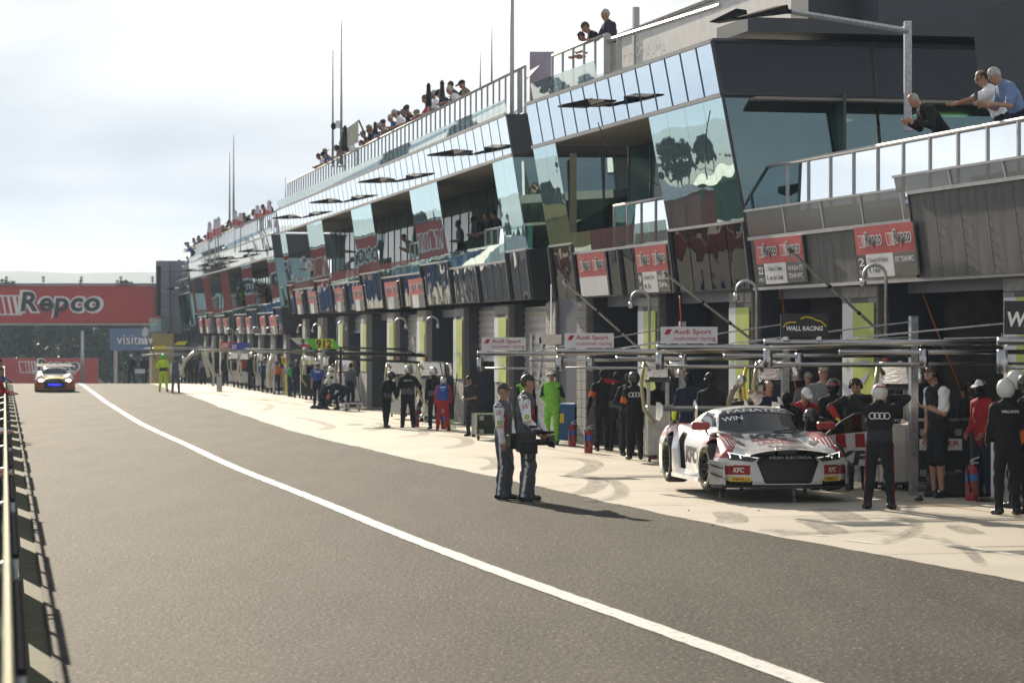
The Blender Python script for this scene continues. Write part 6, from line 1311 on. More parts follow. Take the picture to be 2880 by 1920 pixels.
def oncoming(p, th, sc, mats, label, lamps):
    rt, bd, W_, fw_, lf_ = car('front', 0.03, p, th, 0.0, merc_col, mats, 'race_car', label, 'race cars driving down the pit lane', sc)
    for (x, y) in ((0, -0.84), (0, 0.84), (-2.65, -0.84), (-2.65, 0.84)): wheel(rt, W_, lf_, fw_, x, y, 0.335, 0.335*sc, 0.31*sc, 0, 8)
    bv = bvh_of(bd); pl = lambda nm, pts, m, n, l=0.01: aplane(nm, pts, m, n, l, 2, rt, W_, bv)
    for s in (-1, 1):
        if lamps: pl('headlight', [(0.8, s*0.52, 0.57), (0.8, s*0.72, 0.52), (0.8, s*0.80, 0.60), (0.8, s*0.66, 0.66)][::s], M_HEADON, fw_, 0.02)
        mb = MB(); mb.box(W_((-0.75, s*0.98, 0.92)), (0.2, 0.1, 0.12), (lf_, fw_, UP), 0.02); mb.tube([W_((-0.75, s*0.9, 0.92)), W_((-0.7, s*0.78, 0.84))], 0.015, 5); mb.build('mirror', mats[1], rt)
        mb = MB(); mb.prism([W_((-3.3, s*0.93, 1.05)), W_((-3.7, s*0.93, 1.05)), W_((-3.7, s*0.93, 1.32)), W_((-3.3, s*0.93, 1.28))], lf_*0.015); mb.build('wing_end_plate', M_CARB, rt)
        mb = MB(); mb.prism([W_((-3.3, s*0.4, 0.85)), W_((-3.45, s*0.4, 0.85)), W_((-3.5, s*0.4, 1.24)), W_((-3.4, s*0.4, 1.24))], lf_*0.015); mb.build('wing_support', M_CARB, rt)
    mb = MB(); mb.prism([W_((-3.3-a, -0.93, 1.22+b)) for a, b in sec_], W_((0, 0.93, 0))-W_((0, -0.93, 0))); mb.build('rear_wing', M_CARB, rt)
    for k in range(9): mb = MB(); mb.box(W_((0.90-0.02*abs(k-4), -0.40+0.10*k, 0.40)), (0.018, 0.02, 0.26), (lf_, fw_, UP)); mb.build('grille_bar', M_GALV, rt)
    mb = MB(); A = [(1.0, -0.45, 0.06), (1.0, 0.45, 0.06), (0.8, 0.92, 0.06), (0.3, 0.95, 0.06), (0.3, -0.95, 0.06), (0.8, -0.92, 0.06)]; mb.prism([W_(q) for q in A], UP*0.03); mb.build('front_splitter', M_CARB, rt)
    if lamps: mb = MB(); mb.box(W_((0.93, 0, 0.38)), (0.62, 0.02, 0.07), (lf_, fw_, UP)); mb.build('blue_light_bar', M_BLUELED, rt)
    letters('screen_banner', 'FANATEC', W_((-1.3, -0.4, 1.16)), lf_, (UP*0.47-fw_*0.88).normalized(), 0.8*sc, 0.09*sc, M_WHITELET, rt, bold=0.03, lift=0.03)
    return rt
g = Gd(157, 1102); oncoming((g.x-0.05, g.y, g.z), R(9.0), 0.97, [M_CARO, M_CARLT, M_CARB, M_FYEL, M_CARG], 'orange and yellow race car driving towards the camera with headlights on', True)
Yb = 149.0; oncoming(((150-1440)/FPX*Yb, Yb, float(gz(Yb))+0.0), R(9.2), 0.97, [M_CARW, M_CARW, M_CARB, M_CARW, M_CARG], 'pale race car following right behind the orange one', False)
# ------------------------------------------------------------------ people: one continuous skin grown round a posed skeleton
def ik(a, b, l1, l2, pole):
    a, b = np.array(a, float), np.array(b, float); d = b-a; L_ = np.linalg.norm(d); L2 = min(L_, (l1+l2)*0.998); d = d/max(L_, 1e-6); b = a+d*L2
    x = (l1*l1-l2*l2+L2*L2)/(2*L2); y = math.sqrt(max(0, l1*l1-x*x)); p = np.array(pole, float); p = p-d*p.dot(d); p /= np.linalg.norm(p)+1e-9
    return a+d*x+p*y, b
def rot(axis, deg):
    return np.array(Matrix.Rotation(math.radians(deg), 3, Vector(axis)))
REG = ['skin', 'top', 'sleeve', 'pants', 'shoe', 'hand', 'stripe', 'band', 'mask', 'shin', 'forearm', 'side']
def skeleton(po, k=1.0):
    g = lambda n, d: po.get(n, d)
    hip = np.array(g('hip', (0, 0, 0.975))); lean, side, twist = g('lean', 3), g('side', 0), g('twist', 0)
    Rt = rot((0, 0, 1), twist) @ rot((1, 0, 0), -lean) @ rot((0, 1, 0), side); up = Rt @ np.array([0, 0, 1.0]); rt = Rt @ np.array([1.0, 0, 0]); fw = Rt @ np.array([0, 1.0, 0])
    chest = hip+up*0.49; J = dict(hip=hip, chest=chest, up=up, rt=rt, fw=fw)
    Rh = rot((0, 0, 1), twist*0.6+g('hyaw', 0)) @ rot((1, 0, 0), -(lean*0.55+g('hpitch', 0))); J['hu'] = Rh @ np.array([0, 0, 1.0]); J['hr'] = Rh @ np.array([1.0, 0, 0]); J['hf'] = Rh @ np.array([0, 1.0, 0])
    J['neck'] = chest+up*0.045+fw*0.005; J['head'] = J['neck']+up*0.05+J['hu']*0.155+J['hf']*0.025
    for s, n in ((-1, 'l'), (1, 'r')):
        sh = chest+rt*s*0.182-up*0.01; tgt = g('h'+n, (s*0.25, 0.06, 0.80)); el, wr = ik(sh, tgt, 0.29, 0.265, g('p'+n, (s*0.45, -0.75, -0.5))); J['sh'+n], J['el'+n], J['wr'+n] = sh, el, wr
        hj = hip+np.array([s*0.092, 0, -0.03]); ft = g('f'+n, (s*0.12, 0.0, 0.085)); kn, an = ik(hj, ft, 0.435, 0.43, g('k'+n, (s*0.15, 1, 0.1))); J['hj'+n], J['kn'+n], J['an'+n] = hj, kn, an
        J['fy'+n] = g('fy'+n, s*12); J['toe'+n] = g('toe'+n, 0.0)
    return J
def person_field(J, o, vox, fingers):
    P = []   # kind, data, k, region
    A = lambda a, b, ra, rb, reg, k=0.03, flat=None: P.append(('c', np.array(a, float), np.array(b, float), ra, rb, reg, k, flat))
    E = lambda c, r, ax, reg, k=0.02: P.append(('e', np.array(c, float), np.array(r, float), np.array(ax, float), None, reg, k, None))
    bk = o.get('bulk', 1.05); up, rt, fw = J['up'], J['rt'], J['fw']; hip, chest = J['hip'], J['chest']
    fl = (fw, 0.66)
    A(hip-up*0.03, hip+up*0.10, 0.163*bk, 0.152*bk, 'pants', 0.04, fl); A(hip+up*0.12, chest-up*0.10, 0.152*bk, 0.172*bk, 'top', 0.04, fl); A(chest-up*0.14, chest-up*0.05, 0.178*bk, 0.150*bk, 'top', 0.05, fl)
    if o.get('belly'): E(hip+up*0.17+fw*0.06, (0.14*o['belly'], 0.11*o['belly'], 0.14), np.array([rt, fw, up]), 'top', 0.05)
    if o.get('jacket'): A(hip-up*0.02, hip+up*0.12, 0.176*bk, 0.160*bk, 'top', 0.03, fl)
    A(J['shl'], J['shr'], 0.062*bk, 0.062*bk, 'top', 0.05)
    A(J['neck']-up*0.05, J['head']-J['hu']*0.07, 0.060, 0.054, 'mask' if o.get('mask') else 'skin', 0.02); A(J['neck']-up*0.055, J['neck']+up*0.005, 0.085*bk, 0.068, 'top', 0.02)
    hu, hr, hf, hc = J['hu'], J['hr'], J['hf'], J['head']; hax = np.array([hr, hf, hu]); sk = 'mask' if o.get('mask') else 'skin'
    E(hc+hu*0.018-hf*0.012, (0.076, 0.093, 0.098), hax, sk, 0.02); E(hc-hu*0.052+hf*0.022, (0.058, 0.066, 0.066), hax, sk, 0.03); E(hc-hu*0.095+hf*0.052, (0.028, 0.024, 0.022), hax, sk, 0.02)
    if not o.get('helmet'):
        A(hc+hu*0.005+hf*0.082, hc-hu*0.032+hf*0.104, 0.009, 0.0155, sk, 0.012); E(hc+hu*0.022+hf*0.076, (0.05, 0.016, 0.012), hax, sk, 0.015)
        for s in (-1, 1): E(hc+hr*s*0.077-hu*0.012-hf*0.005, (0.010, 0.020, 0.033), hax, sk, 0.008); E(hc+hr*s*0.036-hu*0.022+hf*0.062, (0.024, 0.02, 0.02), hax, sk, 0.02)
        E(hc-hu*0.062+hf*0.082, (0.024, 0.012, 0.012), hax, sk, 0.01)
    ls = not o.get('short'); sl = 0.012 if ls else 0.0
    for s, n in ((-1, 'l'), (1, 'r')):
        sh, el, wr = J['sh'+n], J['el'+n], J['wr'+n]; ad = (wr-el)/np.linalg.norm(wr-el)
        if ls: A(sh, el, 0.062*bk, 0.053*bk, 'sleeve', 0.03); A(el, wr-ad*0.015, 0.052*bk, 0.041*bk, 'forearm', 0.025)
        else: A(sh, sh+(el-sh)*0.72, 0.066*bk, 0.064*bk, 'sleeve', 0.03); A(sh+(el-sh)*0.6, el, 0.045, 0.041, 'skin', 0.02); A(el, wr, 0.041, 0.029, 'skin', 0.02)
        # hand: palm, four curled fingers of unequal length, thumb from the side of the palm
        pole = J.get('pn'+n, None); inn = np.cross(ad, np.array([0, 0, 1.0])); inn = inn if np.linalg.norm(inn) > 0.2 else fw.copy(); wv = np.cross(inn/np.linalg.norm(inn), ad)
        side_ax = fw-ad*fw.dot(ad); side_ax = side_ax/np.linalg.norm(side_ax) if np.linalg.norm(side_ax) > 0.2 else rt; palm_n = np.cross(ad, side_ax); gl = 1.15 if o.get('glove') else 1.0
        pc = wr+ad*0.052; E(pc, (0.040*gl, 0.052, 0.017*gl), np.array([side_ax, ad, palm_n]), 'hand', 0.02)
        if fingers:
            curl = -palm_n*s*0.35*(1 if s < 0 else -1)*-1
            cd = palm_n*(-s)
            for q, (off, ln) in enumerate(((0.030, 0.075), (0.010, 0.085), (-0.010, 0.08), (-0.029, 0.064))):
                b0 = pc+ad*0.040+side_ax*off; b1 = b0+ad*ln*0.5+cd*0.012; b2 = b1+ad*ln*0.36+cd*0.030; A(b0, b1, 0.0095*gl, 0.009*gl, 'hand', 0.006); A(b1, b2, 0.009*gl, 0.0075*gl, 'hand', 0.005)
            t0 = wr+ad*0.025+side_ax*0.030; t1 = t0+side_ax*0.026+ad*0.030+cd*0.01; A(t0, t1, 0.012*gl, 0.011*gl, 'hand', 0.01); A(t1, t1+ad*0.032+cd*0.006, 0.011*gl, 0.009*gl, 'hand', 0.006)
        else: A(pc, pc+ad*0.085, 0.03*gl, 0.02*gl, 'hand', 0.02)
        hj, kn, an = J['hj'+n], J['kn'+n], J['an'+n]; st = 0 if o.get('shorts') else 1; b2_ = 1.0 if o.get('slim') else bk
        A(hj, kn, 0.094*b2_, (0.066 if st else 0.078)*b2_, 'pants', 0.035)
        sd = (an-kn)/np.linalg.norm(an-kn)
        if st: A(kn, an-sd*0.02, 0.066*b2_, 0.052*b2_, 'pants', 0.03); A(kn+(an-kn)*0.25-fw*0.02, kn+(an-kn)*0.45-fw*0.018, 0.052*b2_, 0.054*b2_, 'pants', 0.03)
        else: A(kn-sd*0.06, kn, 0.052, 0.05, 'shin', 0.02); A(kn, an, 0.05, 0.036, 'shin', 0.02); A(kn+(an-kn)*0.2-fw*0.022, kn+(an-kn)*0.42-fw*0.02, 0.045, 0.044, 'shin', 0.03)
        if o.get('stripe') and st and not o.get('noleg'):
            ov = rt*s; A(hj+ov*0.093*b2_, kn+ov*0.065*b2_, 0.015, 0.014, 'stripe', 0.003); A(kn+ov*0.065*b2_, an+ov*0.052*b2_, 0.014, 0.013, 'stripe', 0.003)
        if o.get('armstripe'): ov = -fw*0.6+rt*s*0.5; A(sh+ov*0.055, el+ov*0.045, 0.014, 0.013, 'stripe', 0.003)
        if o.get('armband') and n in o['armband']: m0 = sh+(el-sh)*0.62; A(m0, m0+(el-sh)*0.22, 0.064*bk, 0.062*bk, 'band', 0.004)
        if o.get('cuff') and n in o['cuff']: m0 = el+(wr-el)*0.3; A(m0, m0+(wr-el)*0.55, 0.056*bk, 0.048*bk, 'band', 0.006)
        fy = math.radians(J['fy'+n]); fd = np.array([math.sin(fy), math.cos(fy), J['toe'+n]]); fd /= np.linalg.norm(fd); fup = np.array([0, 0, 1.0])
        A(an-np.array([0, 0, 0.028])-fd*0.045, an-np.array([0, 0, 0.045])+fd*0.125, 0.046, 0.040, 'shoe', 0.02, None); A(an, an-np.array([0, 0, 0.03]), 0.047, 0.05, 'shoe', 0.02)
    if o.get('vest'):   # sleeveless vest or tabard shown by its own colour on the trunk
        A(hip+up*0.10, chest-up*0.08, 0.168*bk, 0.184*bk, 'side', 0.02, fl)
    if o.get('belt'): A(hip+up*0.085, hip+up*0.10, 0.170*bk, 0.170*bk, 'band', 0.004, fl)
    # grid
    mn = np.min([np.minimum(p[1], p[2] if p[0] == 'c' else p[1]) for p in P], 0)-0.24; mxx = np.max([np.maximum(p[1], p[2] if p[0] == 'c' else p[1]) for p in P], 0)+0.24
    mn[2] = min(mn[2], -0.03); n = np.ceil((mxx-mn)/vox).astype(int)+1; F = np.full(n, 1.0, np.float32); Lb = np.zeros(n, np.int8); Bd = np.full(n, 1.0, np.float32)
    for p in P:
        kind, a, b, ra, rb, reg, k, flat = p
        if kind == 'c': lo = np.minimum(a, b)-max(ra, rb)-k-0.03; hi = np.maximum(a, b)+max(ra, rb)+k+0.03
        else: m_ = ra_ = np.abs(b).max() if False else float(np.max(b)); lo = a-m_-k-0.03; hi = a+m_+k+0.03
        i0 = np.maximum(0, ((lo-mn)/vox).astype(int)); i1 = np.minimum(n, ((hi-mn)/vox).astype(int)+2); sl_ = tuple(slice(x, y) for x, y in zip(i0, i1))
        gx = [mn[q]+np.arange(i0[q], i1[q])*vox for q in range(3)]; X, Y, Z = np.meshgrid(*gx, indexing='ij'); pts = np.stack([X, Y, Z], -1)
        if kind == 'c':
            d = b-a; v = pts-a; t = np.clip(v @ d/max(d @ d, 1e-9), 0, 1); w_ = v-t[..., None]*d
            if flat is not None: q = w_ @ flat[0]; w_ = w_+q[..., None]*(1/flat[1]-1)*flat[0]; D = (np.linalg.norm(w_, axis=-1)-(ra+(rb-ra)*t))*0.8
            else: D = np.linalg.norm(w_, axis=-1)-(ra+(rb-ra)*t)
        else:
            q = (pts-a) @ ra.T if False else (pts-a) @ np.array(p[3]).T; q = q/b; r_ = np.linalg.norm(q, axis=-1); D = (r_-1)*float(np.min(b))
        if reg in ('top', 'sleeve', 'pants', 'forearm', 'side') and vox < 0.025:
            D = D+0.0045*np.sin(31*Z+5*np.sin(13*X+4)+6*np.sin(11*Y))
        f = F[sl_]; h = np.clip(0.5+0.5*(f-D)/k, 0, 1); F[sl_] = f*(1-h)+D*h-k*h*(1-h)
        bd = Bd[sl_]; m = D < bd; bd[m] = D[m]; Lb[sl_][m] = REG.index(reg)
    F = np.maximum(F, (0.0-(mn[2]+np.arange(n[2])*vox))[None, None, :].astype(np.float32))
    V, Q, idx = surface_nets(F, mn, vox); lab = Lb[tuple(np.round((V-mn)/vox).astype(int).T)]
    return V, Q, lab[Q[:, 0]]
PMAT = {}
def person(label, P, face, h, pose=None, outfit=None, vox=0.015, head='hair', hair=None, group=None, kind_lab='person', fingers=True, back=None, z=None, extra=None, parts=True):
    o = dict(outfit or {}); J = skeleton(pose or {}); a = R(face); fw = np.array([math.sin(a), -math.cos(a), 0]); rt = np.array([-math.cos(a), -math.sin(a), 0]); k = h/1.815; P = np.array(P, float)
    if head == 'helmet' or head == 'helmet_open': o['helmet'] = True
    Tm = np.array([rt, fw, [0, 0, 1.0]])*k; Wp = lambda p: Vector(np.asarray(p, float) @ Tm + P); Wd = lambda d: Vector(np.asarray(d, float) @ (Tm/k))
    V, Q, fl = person_field(J, o, vox, fingers and vox < 0.02)
    # cloth regions share slots
    slots = ['skin', 'top', 'sleeve', 'pants', 'shoe', 'hand', 'stripe', 'band', 'mask', 'shin', 'forearm', 'side']; dflt = dict(sleeve='top', forearm='sleeve', hand='skin', shin='skin', mask='top', stripe='pants', band='top', side='top')
    def mget(s):
        while s not in o: s = dflt[s]
        return o[s]
    if o.get('mask') is True: o['mask'] = BLKF
    elif 'mask' in o and not o['mask']: o.pop('mask')
    o.setdefault('skin', M_SKIN); o.setdefault('shoe', M_BLACK); mats = []; idx = []
    for s in slots:
        m = mget(s)
        if m not in mats: mats.append(m)
        idx.append(mats.index(m))
    root = empty('person', tuple(P), label, 'person', group)
    body = mesh_obj('body', V @ Tm + P, Q, mats, root, np.array(idx)[fl], True)
    hc, hu, hr, hf = J['head'], J['hu'], J['hr'], J['hf']; HW = lambda x, y, zz: Wp(hc+hr*x+hf*y+hu*zz); ax = (Wd(hr), Wd(hf), Wd(hu))
    if not parts: return root, J, Wp, Wd, body
    def shell(name, r, keep, m, cz=0.0, cy=0.0, n=18, thick=0):
        mb = MB(); V_ = []; F_ = []; hN = n//2
        for i in range(hN+1):
            th = math.pi*i/hN
            for j in range(n): ph = 2*math.pi*j/n; V_.append((r[0]*math.sin(th)*math.cos(ph), cy+r[1]*math.sin(th)*math.sin(ph), cz+r[2]*math.cos(th)))
        for i in range(hN):
            for j in range(n):
                q = (i*n+j, i*n+n+j, i*n+n+(j+1) % n, i*n+(j+1) % n); c = np.mean([V_[x] for x in q], 0)
                if keep(*c): F_.append(q)
        used = sorted({i for f in F_ for i in f}); mp_ = {u: i for i, u in enumerate(used)}
        return mesh_obj(name, [tuple(HW(*V_[u])) for u in used], [tuple(mp_[i] for i in f) for f in F_], m, root, smooth=True)
    if head in ('hair', 'headset', 'cap', 'capset') and hair is not None:
        if o.get('bald'): shell('hair', (0.081, 0.099, 0.103), lambda x, y, z_: z_ < 0.055 and z_ > -0.05 and y < 0.02, hair, 0.018, -0.012)
        else: shell('hair', (0.0835, 0.102, 0.108), lambda x, y, z_: (z_ > 0.035+0.35*max(0, y-0.02) and y < 0.083) or (y < 0.0 and z_ > -0.055+0.9*max(0, y+0.04)), hair, 0.018, -0.012)
    if head in ('cap', 'capset'):
        cm = o.get('cap', M_BLACK); shell('cap', (0.088, 0.107, 0.105), lambda x, y, z_: z_ > 0.035, cm, 0.022, -0.008)
        mb = MB(); pts = [HW(0.078*math.cos(t), 0.072+0.105*math.sin(t), 0.048-0.022*math.sin(t)) for t in np.linspace(0, math.pi, 9)]; mb.prism(pts, ax[2]*0.010); mb.build('cap_brim', cm, root)
    if head in ('headset', 'capset', 'mask_headset'):
        mb = MB(); mb.tube([HW(0.10*math.sin(t), -0.005, 0.02+0.112*math.cos(t)) for t in np.linspace(-1.5, 1.5, 11)], 0.011*k, 6); hs_ = mb.build('headset', M_BLACK, root)
        for s in (-1, 1): mb = MB(); mb.lathe([(0, 0), (0.038*k, 0), (0.04*k, 0.01), (0.036*k, 0.035), (0, 0.04)], HW(s*0.075, -0.005, -0.008), ax=ax[0]*s, n=12); mb.build('ear_cup', M_BLACK, hs_, True)
        mb = MB(); mb.tube([HW(-0.09, 0.02, -0.03), HW(-0.075, 0.075, -0.065), HW(-0.03, 0.105, -0.07)], 0.006*k, 5); mb.build('microphone', M_BLACK, hs_)
    if head in ('helmet', 'helmet_open'):
        hm = o.get('helmet_m', M_WHITE); port = lambda x, y, z_: y > 0.045 and -0.035 < z_ < 0.055
        he = shell('helmet', (0.122, 0.150, 0.142), lambda x, y, z_: z_ > -0.115+(0.05 if y > 0.05 else 0) and not port(x, y, z_), hm, 0.005, -0.005, 24)
        e2 = shell('visor', (0.119, 0.147, 0.140), lambda x, y, z_: y > 0.035 and -0.045 < z_ < 0.065, o.get('visor', M_BLACKGLOSS), 0.005, -0.004, 24); 
        if o.get('helmet_stripe'): shell('helmet_stripe', (0.1235, 0.1515, 0.1435), lambda x, y, z_: 0.045 < z_ < 0.075, o['helmet_stripe'], 0.005, -0.005, 30)
    if head in ('mask', 'mask_headset'):
        shell('goggles', (0.079, 0.100, 0.098), lambda x, y, z_: y > 0.03 and -0.022 < z_ < 0.038, M_BLACKGLOSS, 0.010, 0.002)
    if head in ('hair', 'headset', 'cap', 'capset') and vox < 0.02:
        for s in (-1, 1): mb = MB(); mb.ell(HW(s*0.031, 0.083, 0.0), (0.011, 0.008, 0.007), 8, ax); mb.build('eye', M_HAIRD, root)
        for s in (-1, 1): mb = MB(); mb.ell(HW(s*0.032, 0.088, 0.020), (0.018, 0.006, 0.0045), 8, ax); mb.build('eyebrow', hair or M_HAIRD, root)
        mb = MB(); mb.ell(HW(0, 0.092, -0.062), (0.020, 0.006, 0.005), 8, ax); mb.build('mouth', mat('lip', (0.25, 0.09, 0.08), rough=0.5, var=0), root)
    if o.get('glasses'):
        mb = MB()
        for s in (-1, 1): mb.tube([HW(s*0.033+0.022*math.cos(t), 0.099, 0.0+0.018*math.sin(t)) for t in np.linspace(0, 2*math.pi, 10)[:-1]], 0.003, 4, closed=True); mb.tube([HW(s*0.055, 0.098, 0.004), HW(s*0.08, 0.0, 0.0)], 0.003, 4)
        mb.build('glasses', M_BLACK, root)
    up, rt_, fw_ = J['up'], J['rt'], J['fw']
    if back:
        bv = bvh_of(body); n = -Wd(fw_); u = -Wd(rt_)*-1.0; u = Wd(up).cross(n).normalized(); v = Wd(up)
        for (nm, txt, yy, wd, ht, m, bold) in back:
            c = Wp(J['chest']-up*(0.10-yy)); 
            if nm == 'rings':
                for q in range(4):
                    mb = MB(); cc = c+u*(-0.105+0.07*q)*k; pts = []
                    for t in range(18):
                        an = 2*math.pi*t/18; p_ = cc+u*0.045*k*math.cos(an)+v*0.045*k*math.sin(an); hit = bv.ray_cast(p_+n*0.5, -n); pts.append((hit[0] if hit[0] else p_)+n*0.004)
                    mb.tube(pts, 0.0075*k, 5, closed=True); mb.build('ring_emblem', M_WHITELET, root, True)
            else: letters('back_lettering', txt, c-u*wd/2*k, u, v, wd*k, ht*k, m, root, bold=bold, lift=0.005, bvh=bv, nrm=n, sub=1)
    return root, J, Wp, Wd, body
BLKF = fabric((0.014, 0.014, 0.016)); NAVY = fabric((0.016, 0.02, 0.04)); REDF = fabric((0.38, 0.02, 0.025)); WHTF = fabric((0.80, 0.80, 0.83)); GREYF = fabric((0.095, 0.105, 0.12)); LIMEF = fabric((0.20, 0.52, 0.06)); HIVIS = fabric((0.55, 0.75, 0.02)); BLUEF = fabric((0.03, 0.08, 0.33)); ORNGF = fabric((0.65, 0.14, 0.02)); KHAKI = fabric((0.22, 0.17, 0.10)); MIDG = fabric((0.17, 0.18, 0.20)); TEALF = fabric((0.12, 0.16, 0.22)); FYELF = fabric((0.65, 0.72, 0.04)); GRNF = fabric((0.03, 0.28, 0.06)); SKYF = fabric((0.12, 0.25, 0.5)); CREAM = fabric((0.5, 0.46, 0.38))
M_HSILV = mat('silver_helmet', (0.55, 0.55, 0.56), rough=0.2, metal=0.8, var=0.05); M_HWHITE = mat('white_helmet', (0.62, 0.62, 0.60), rough=0.25, var=0.03, coat=0.4); M_HBLACK = mat('black_helmet', (0.015, 0.015, 0.016), rough=0.2, var=0.0, coat=0.5)
def GP(x, yf, yh=None): g = Gd(x, yf); return g, ((yf-yh)*g.y/FPX if yh else None)
def XY(x, Y): return Vector(((x-1440)/FPX*Y, Y, float(gz(Y))))
def topz(y, Y): return CAMZ-(y-960)/FPX*Y-float(gz(Y))
HIPS = dict(hl=(-0.20, 0.16, 1.02), hr=(0.20, 0.16, 1.02))
# --- camera crew on the lane
crew = dict(top=GREYF, sleeve=WHTF, forearm=WHTF, pants=GREYF, shoe=M_BLACK, stripe=WHTF, armstripe=False, cap=M_BLACK, bulk=1.16)
g, hh = GP(1476, 1409, 1056)
pr, J, Wp, Wd, bd = person('camera operator in white sleeved grey suit and black cap holding a broadcast camera', g, 84, hh, dict(hr=(0.20, 0.24, 0.98), hl=(-0.10, 0.30, 0.98), fl=(-0.10, 0.07, 0.085), fr=(0.10, -0.02, 0.085), hip=(0, 0.02, 0.975), lean=-1, hpitch=4), dict(crew, stripe=WHTF, side=GREYF), 0.013, 'cap', M_HAIRB)
def shirt_marks(Wp, Wd, J, side, body, root):
    """small sponsor marks on the upper sleeve"""
    bv = bvh_of(body); a, b = Wp(J['sh'+side]), Wp(J['el'+side]); n = Vector((0, -1, 0)); v = (a-b).normalized(); u = v.cross(n).normalized(); n = u.cross(v)
    letters('sleeve_mark', 'S', a.lerp(b, 0.45)-u*0.04, u, v, 0.075, 0.07, M_CRIM, root, bold=0.06, lift=0.004, bvh=bv, nrm=n)
    mb = MB(); c = a.lerp(b, 0.85); h_ = bv.ray_cast(c+n*0.5, -n); p = (h_[0] or c)+n*0.005; mb.lathe([(0, 0), (0.035, 0)], p, n, 12); mb.build('sleeve_emblem', mat('emblem_green', (0.1, 0.4, 0.05), rough=0.5, var=0), root)
    mb = MB(); mb.lathe([(0, 0.002), (0.018, 0.002)], p, n, 10); mb.build('sleeve_emblem_core', M_FYEL, root)
    mb = MB(); c = a.lerp(b, 1.12); h_ = bv.ray_cast(c+n*0.5, -n); p = (h_[0] or c)+n*0.005; mb.add([p-u*0.05, p+u*0.05, p+u*0.05+v*0.025, p-u*0.05+v*0.025], [(0,1,2,3)]); mb.build('sleeve_patch', mat('patch_amber', (0.65, 0.35, 0.02), rough=0.5, var=0), root)
shirt_marks(Wp, Wd, J, 'r', bd, pr)
for pts in ([(0.10, 0.13, 1.38), (0.13, 0.14, 1.2), (0.13, 0.13, 1.05)],): mb = MB(); mb.tube([Wp(p) for p in pts], 0.018, 6); mb.build('red_piping', REDF, pr)
mb = MB(); mb.box(Wp((0.02, 0.165, 1.22)), (0.05, 0.12, 0.34), (Vector((1,0,0)), Vector((0,1,0)), UP), 0.02); mb.build('chest_pack', M_BLACK, pr)
mb = MB(); mb.tube([Wp((0.20, -0.10, 0.92)), Wp((0.21, -0.12, 1.30))], 0.010, 6); mb.build('radio_antenna', M_BLACK, pr)
# broadcast camera hanging at his hip
cy = g.y-0.32; bc = empty('broadcast_camera', AT(1462, 1275, cy), 'black broadcast camera carried low at the hip of the operator', 'camera')
def cbox(nm, x0, x1, y0, y1, d0, d1, m, bev=0.012): a, b = AT(x0, y1, cy), AT(x1, y0, cy); mb = MB(); mb.box(((a.x+b.x)/2, cy+(d0+d1)/2, (a.z+b.z)/2), (b.x-a.x, d1-d0, b.z-a.z), bev=bev); return mb.build(nm, m, bc)
cbox('camera_body', 1452, 1508, 1213, 1270, -0.07, 0.07, M_BLACK); cbox('rear_battery', 1436, 1453, 1218, 1262, -0.06, 0.06, M_LAMP); cbox('soft_bag', 1470, 1512, 1240, 1275, -0.12, -0.07, mat('black_nylon', (0.015, 0.015, 0.016), rough=0.8, bump=0.5, bscale=15)); cbox('radio_transmitter', 1425, 1438, 1222, 1258, -0.05, 0.05, mat('olive_pack', (0.10, 0.10, 0.06), rough=0.6))
def ccyl(nm, x0, x1, y, r0, r1, m, d=0.0): a, b = AT(x0, y, cy+d), AT(x1, y-1, cy+d); mb = MB(); mb.tube([a, a.lerp(b, 0.5), b], [r0, (r0+r1)/2, r1], 14); return mb.build(nm, m, bc, True)
ccyl('lens_barrel', 1508, 1540, 1243, 0.045, 0.05, M_BLACK); ccyl('lens_hood', 1540, 1560, 1241, 0.07, 0.10, M_BLACKGLOSS); ccyl('microphone', 1525, 1559, 1216, 0.028, 0.016, M_LAMP); ccyl('viewfinder', 1500, 1527, 1214, 0.032, 0.036, M_BLACK); ccyl('handle', 1488, 1512, 1200, 0.02, 0.02, M_BLACK)
mb = MB(); mb.tube([AT(1508, 1262, cy), AT(1503, 1285, cy), AT(1492, 1298, cy), AT(1474, 1290, cy), AT(1462, 1270, cy)], 0.013, 6); mb.build('strap', M_BLACK, bc, True)
mb = MB(); mb.tube([AT(1437, 1230, cy), AT(1433, 1185, cy)], 0.008, 5); mb.build('aerial', M_BLACK, bc)
g, hh = GP(1413, 1404, 1081)
pr, J, Wp, Wd, bd = person('second crewman in white sleeved grey suit and grey cap beside the camera operator', g, 70, hh, dict(hr=(0.24, 0.10, 0.86), hl=(-0.2, 0.16, 0.86), fl=(-0.10, 0.05, 0.085), fr=(0.11, -0.01, 0.085), hip=(0, 0.02, 0.975), lean=-2, hyaw=-28), dict(crew, cap=fabric((0.06, 0.06, 0.065)), armstripe=True), 0.013, 'cap', M_HAIRD)
shirt_marks(Wp, Wd, J, 'r', bd, pr)
mb = MB(); mb.tube([Wp((0.15, 0.12, 1.35)), Wp((0.18, 0.12, 1.15)), Wp((0.17, 0.1, 0.98))], 0.016, 6); mb.build('red_piping', REDF, pr)
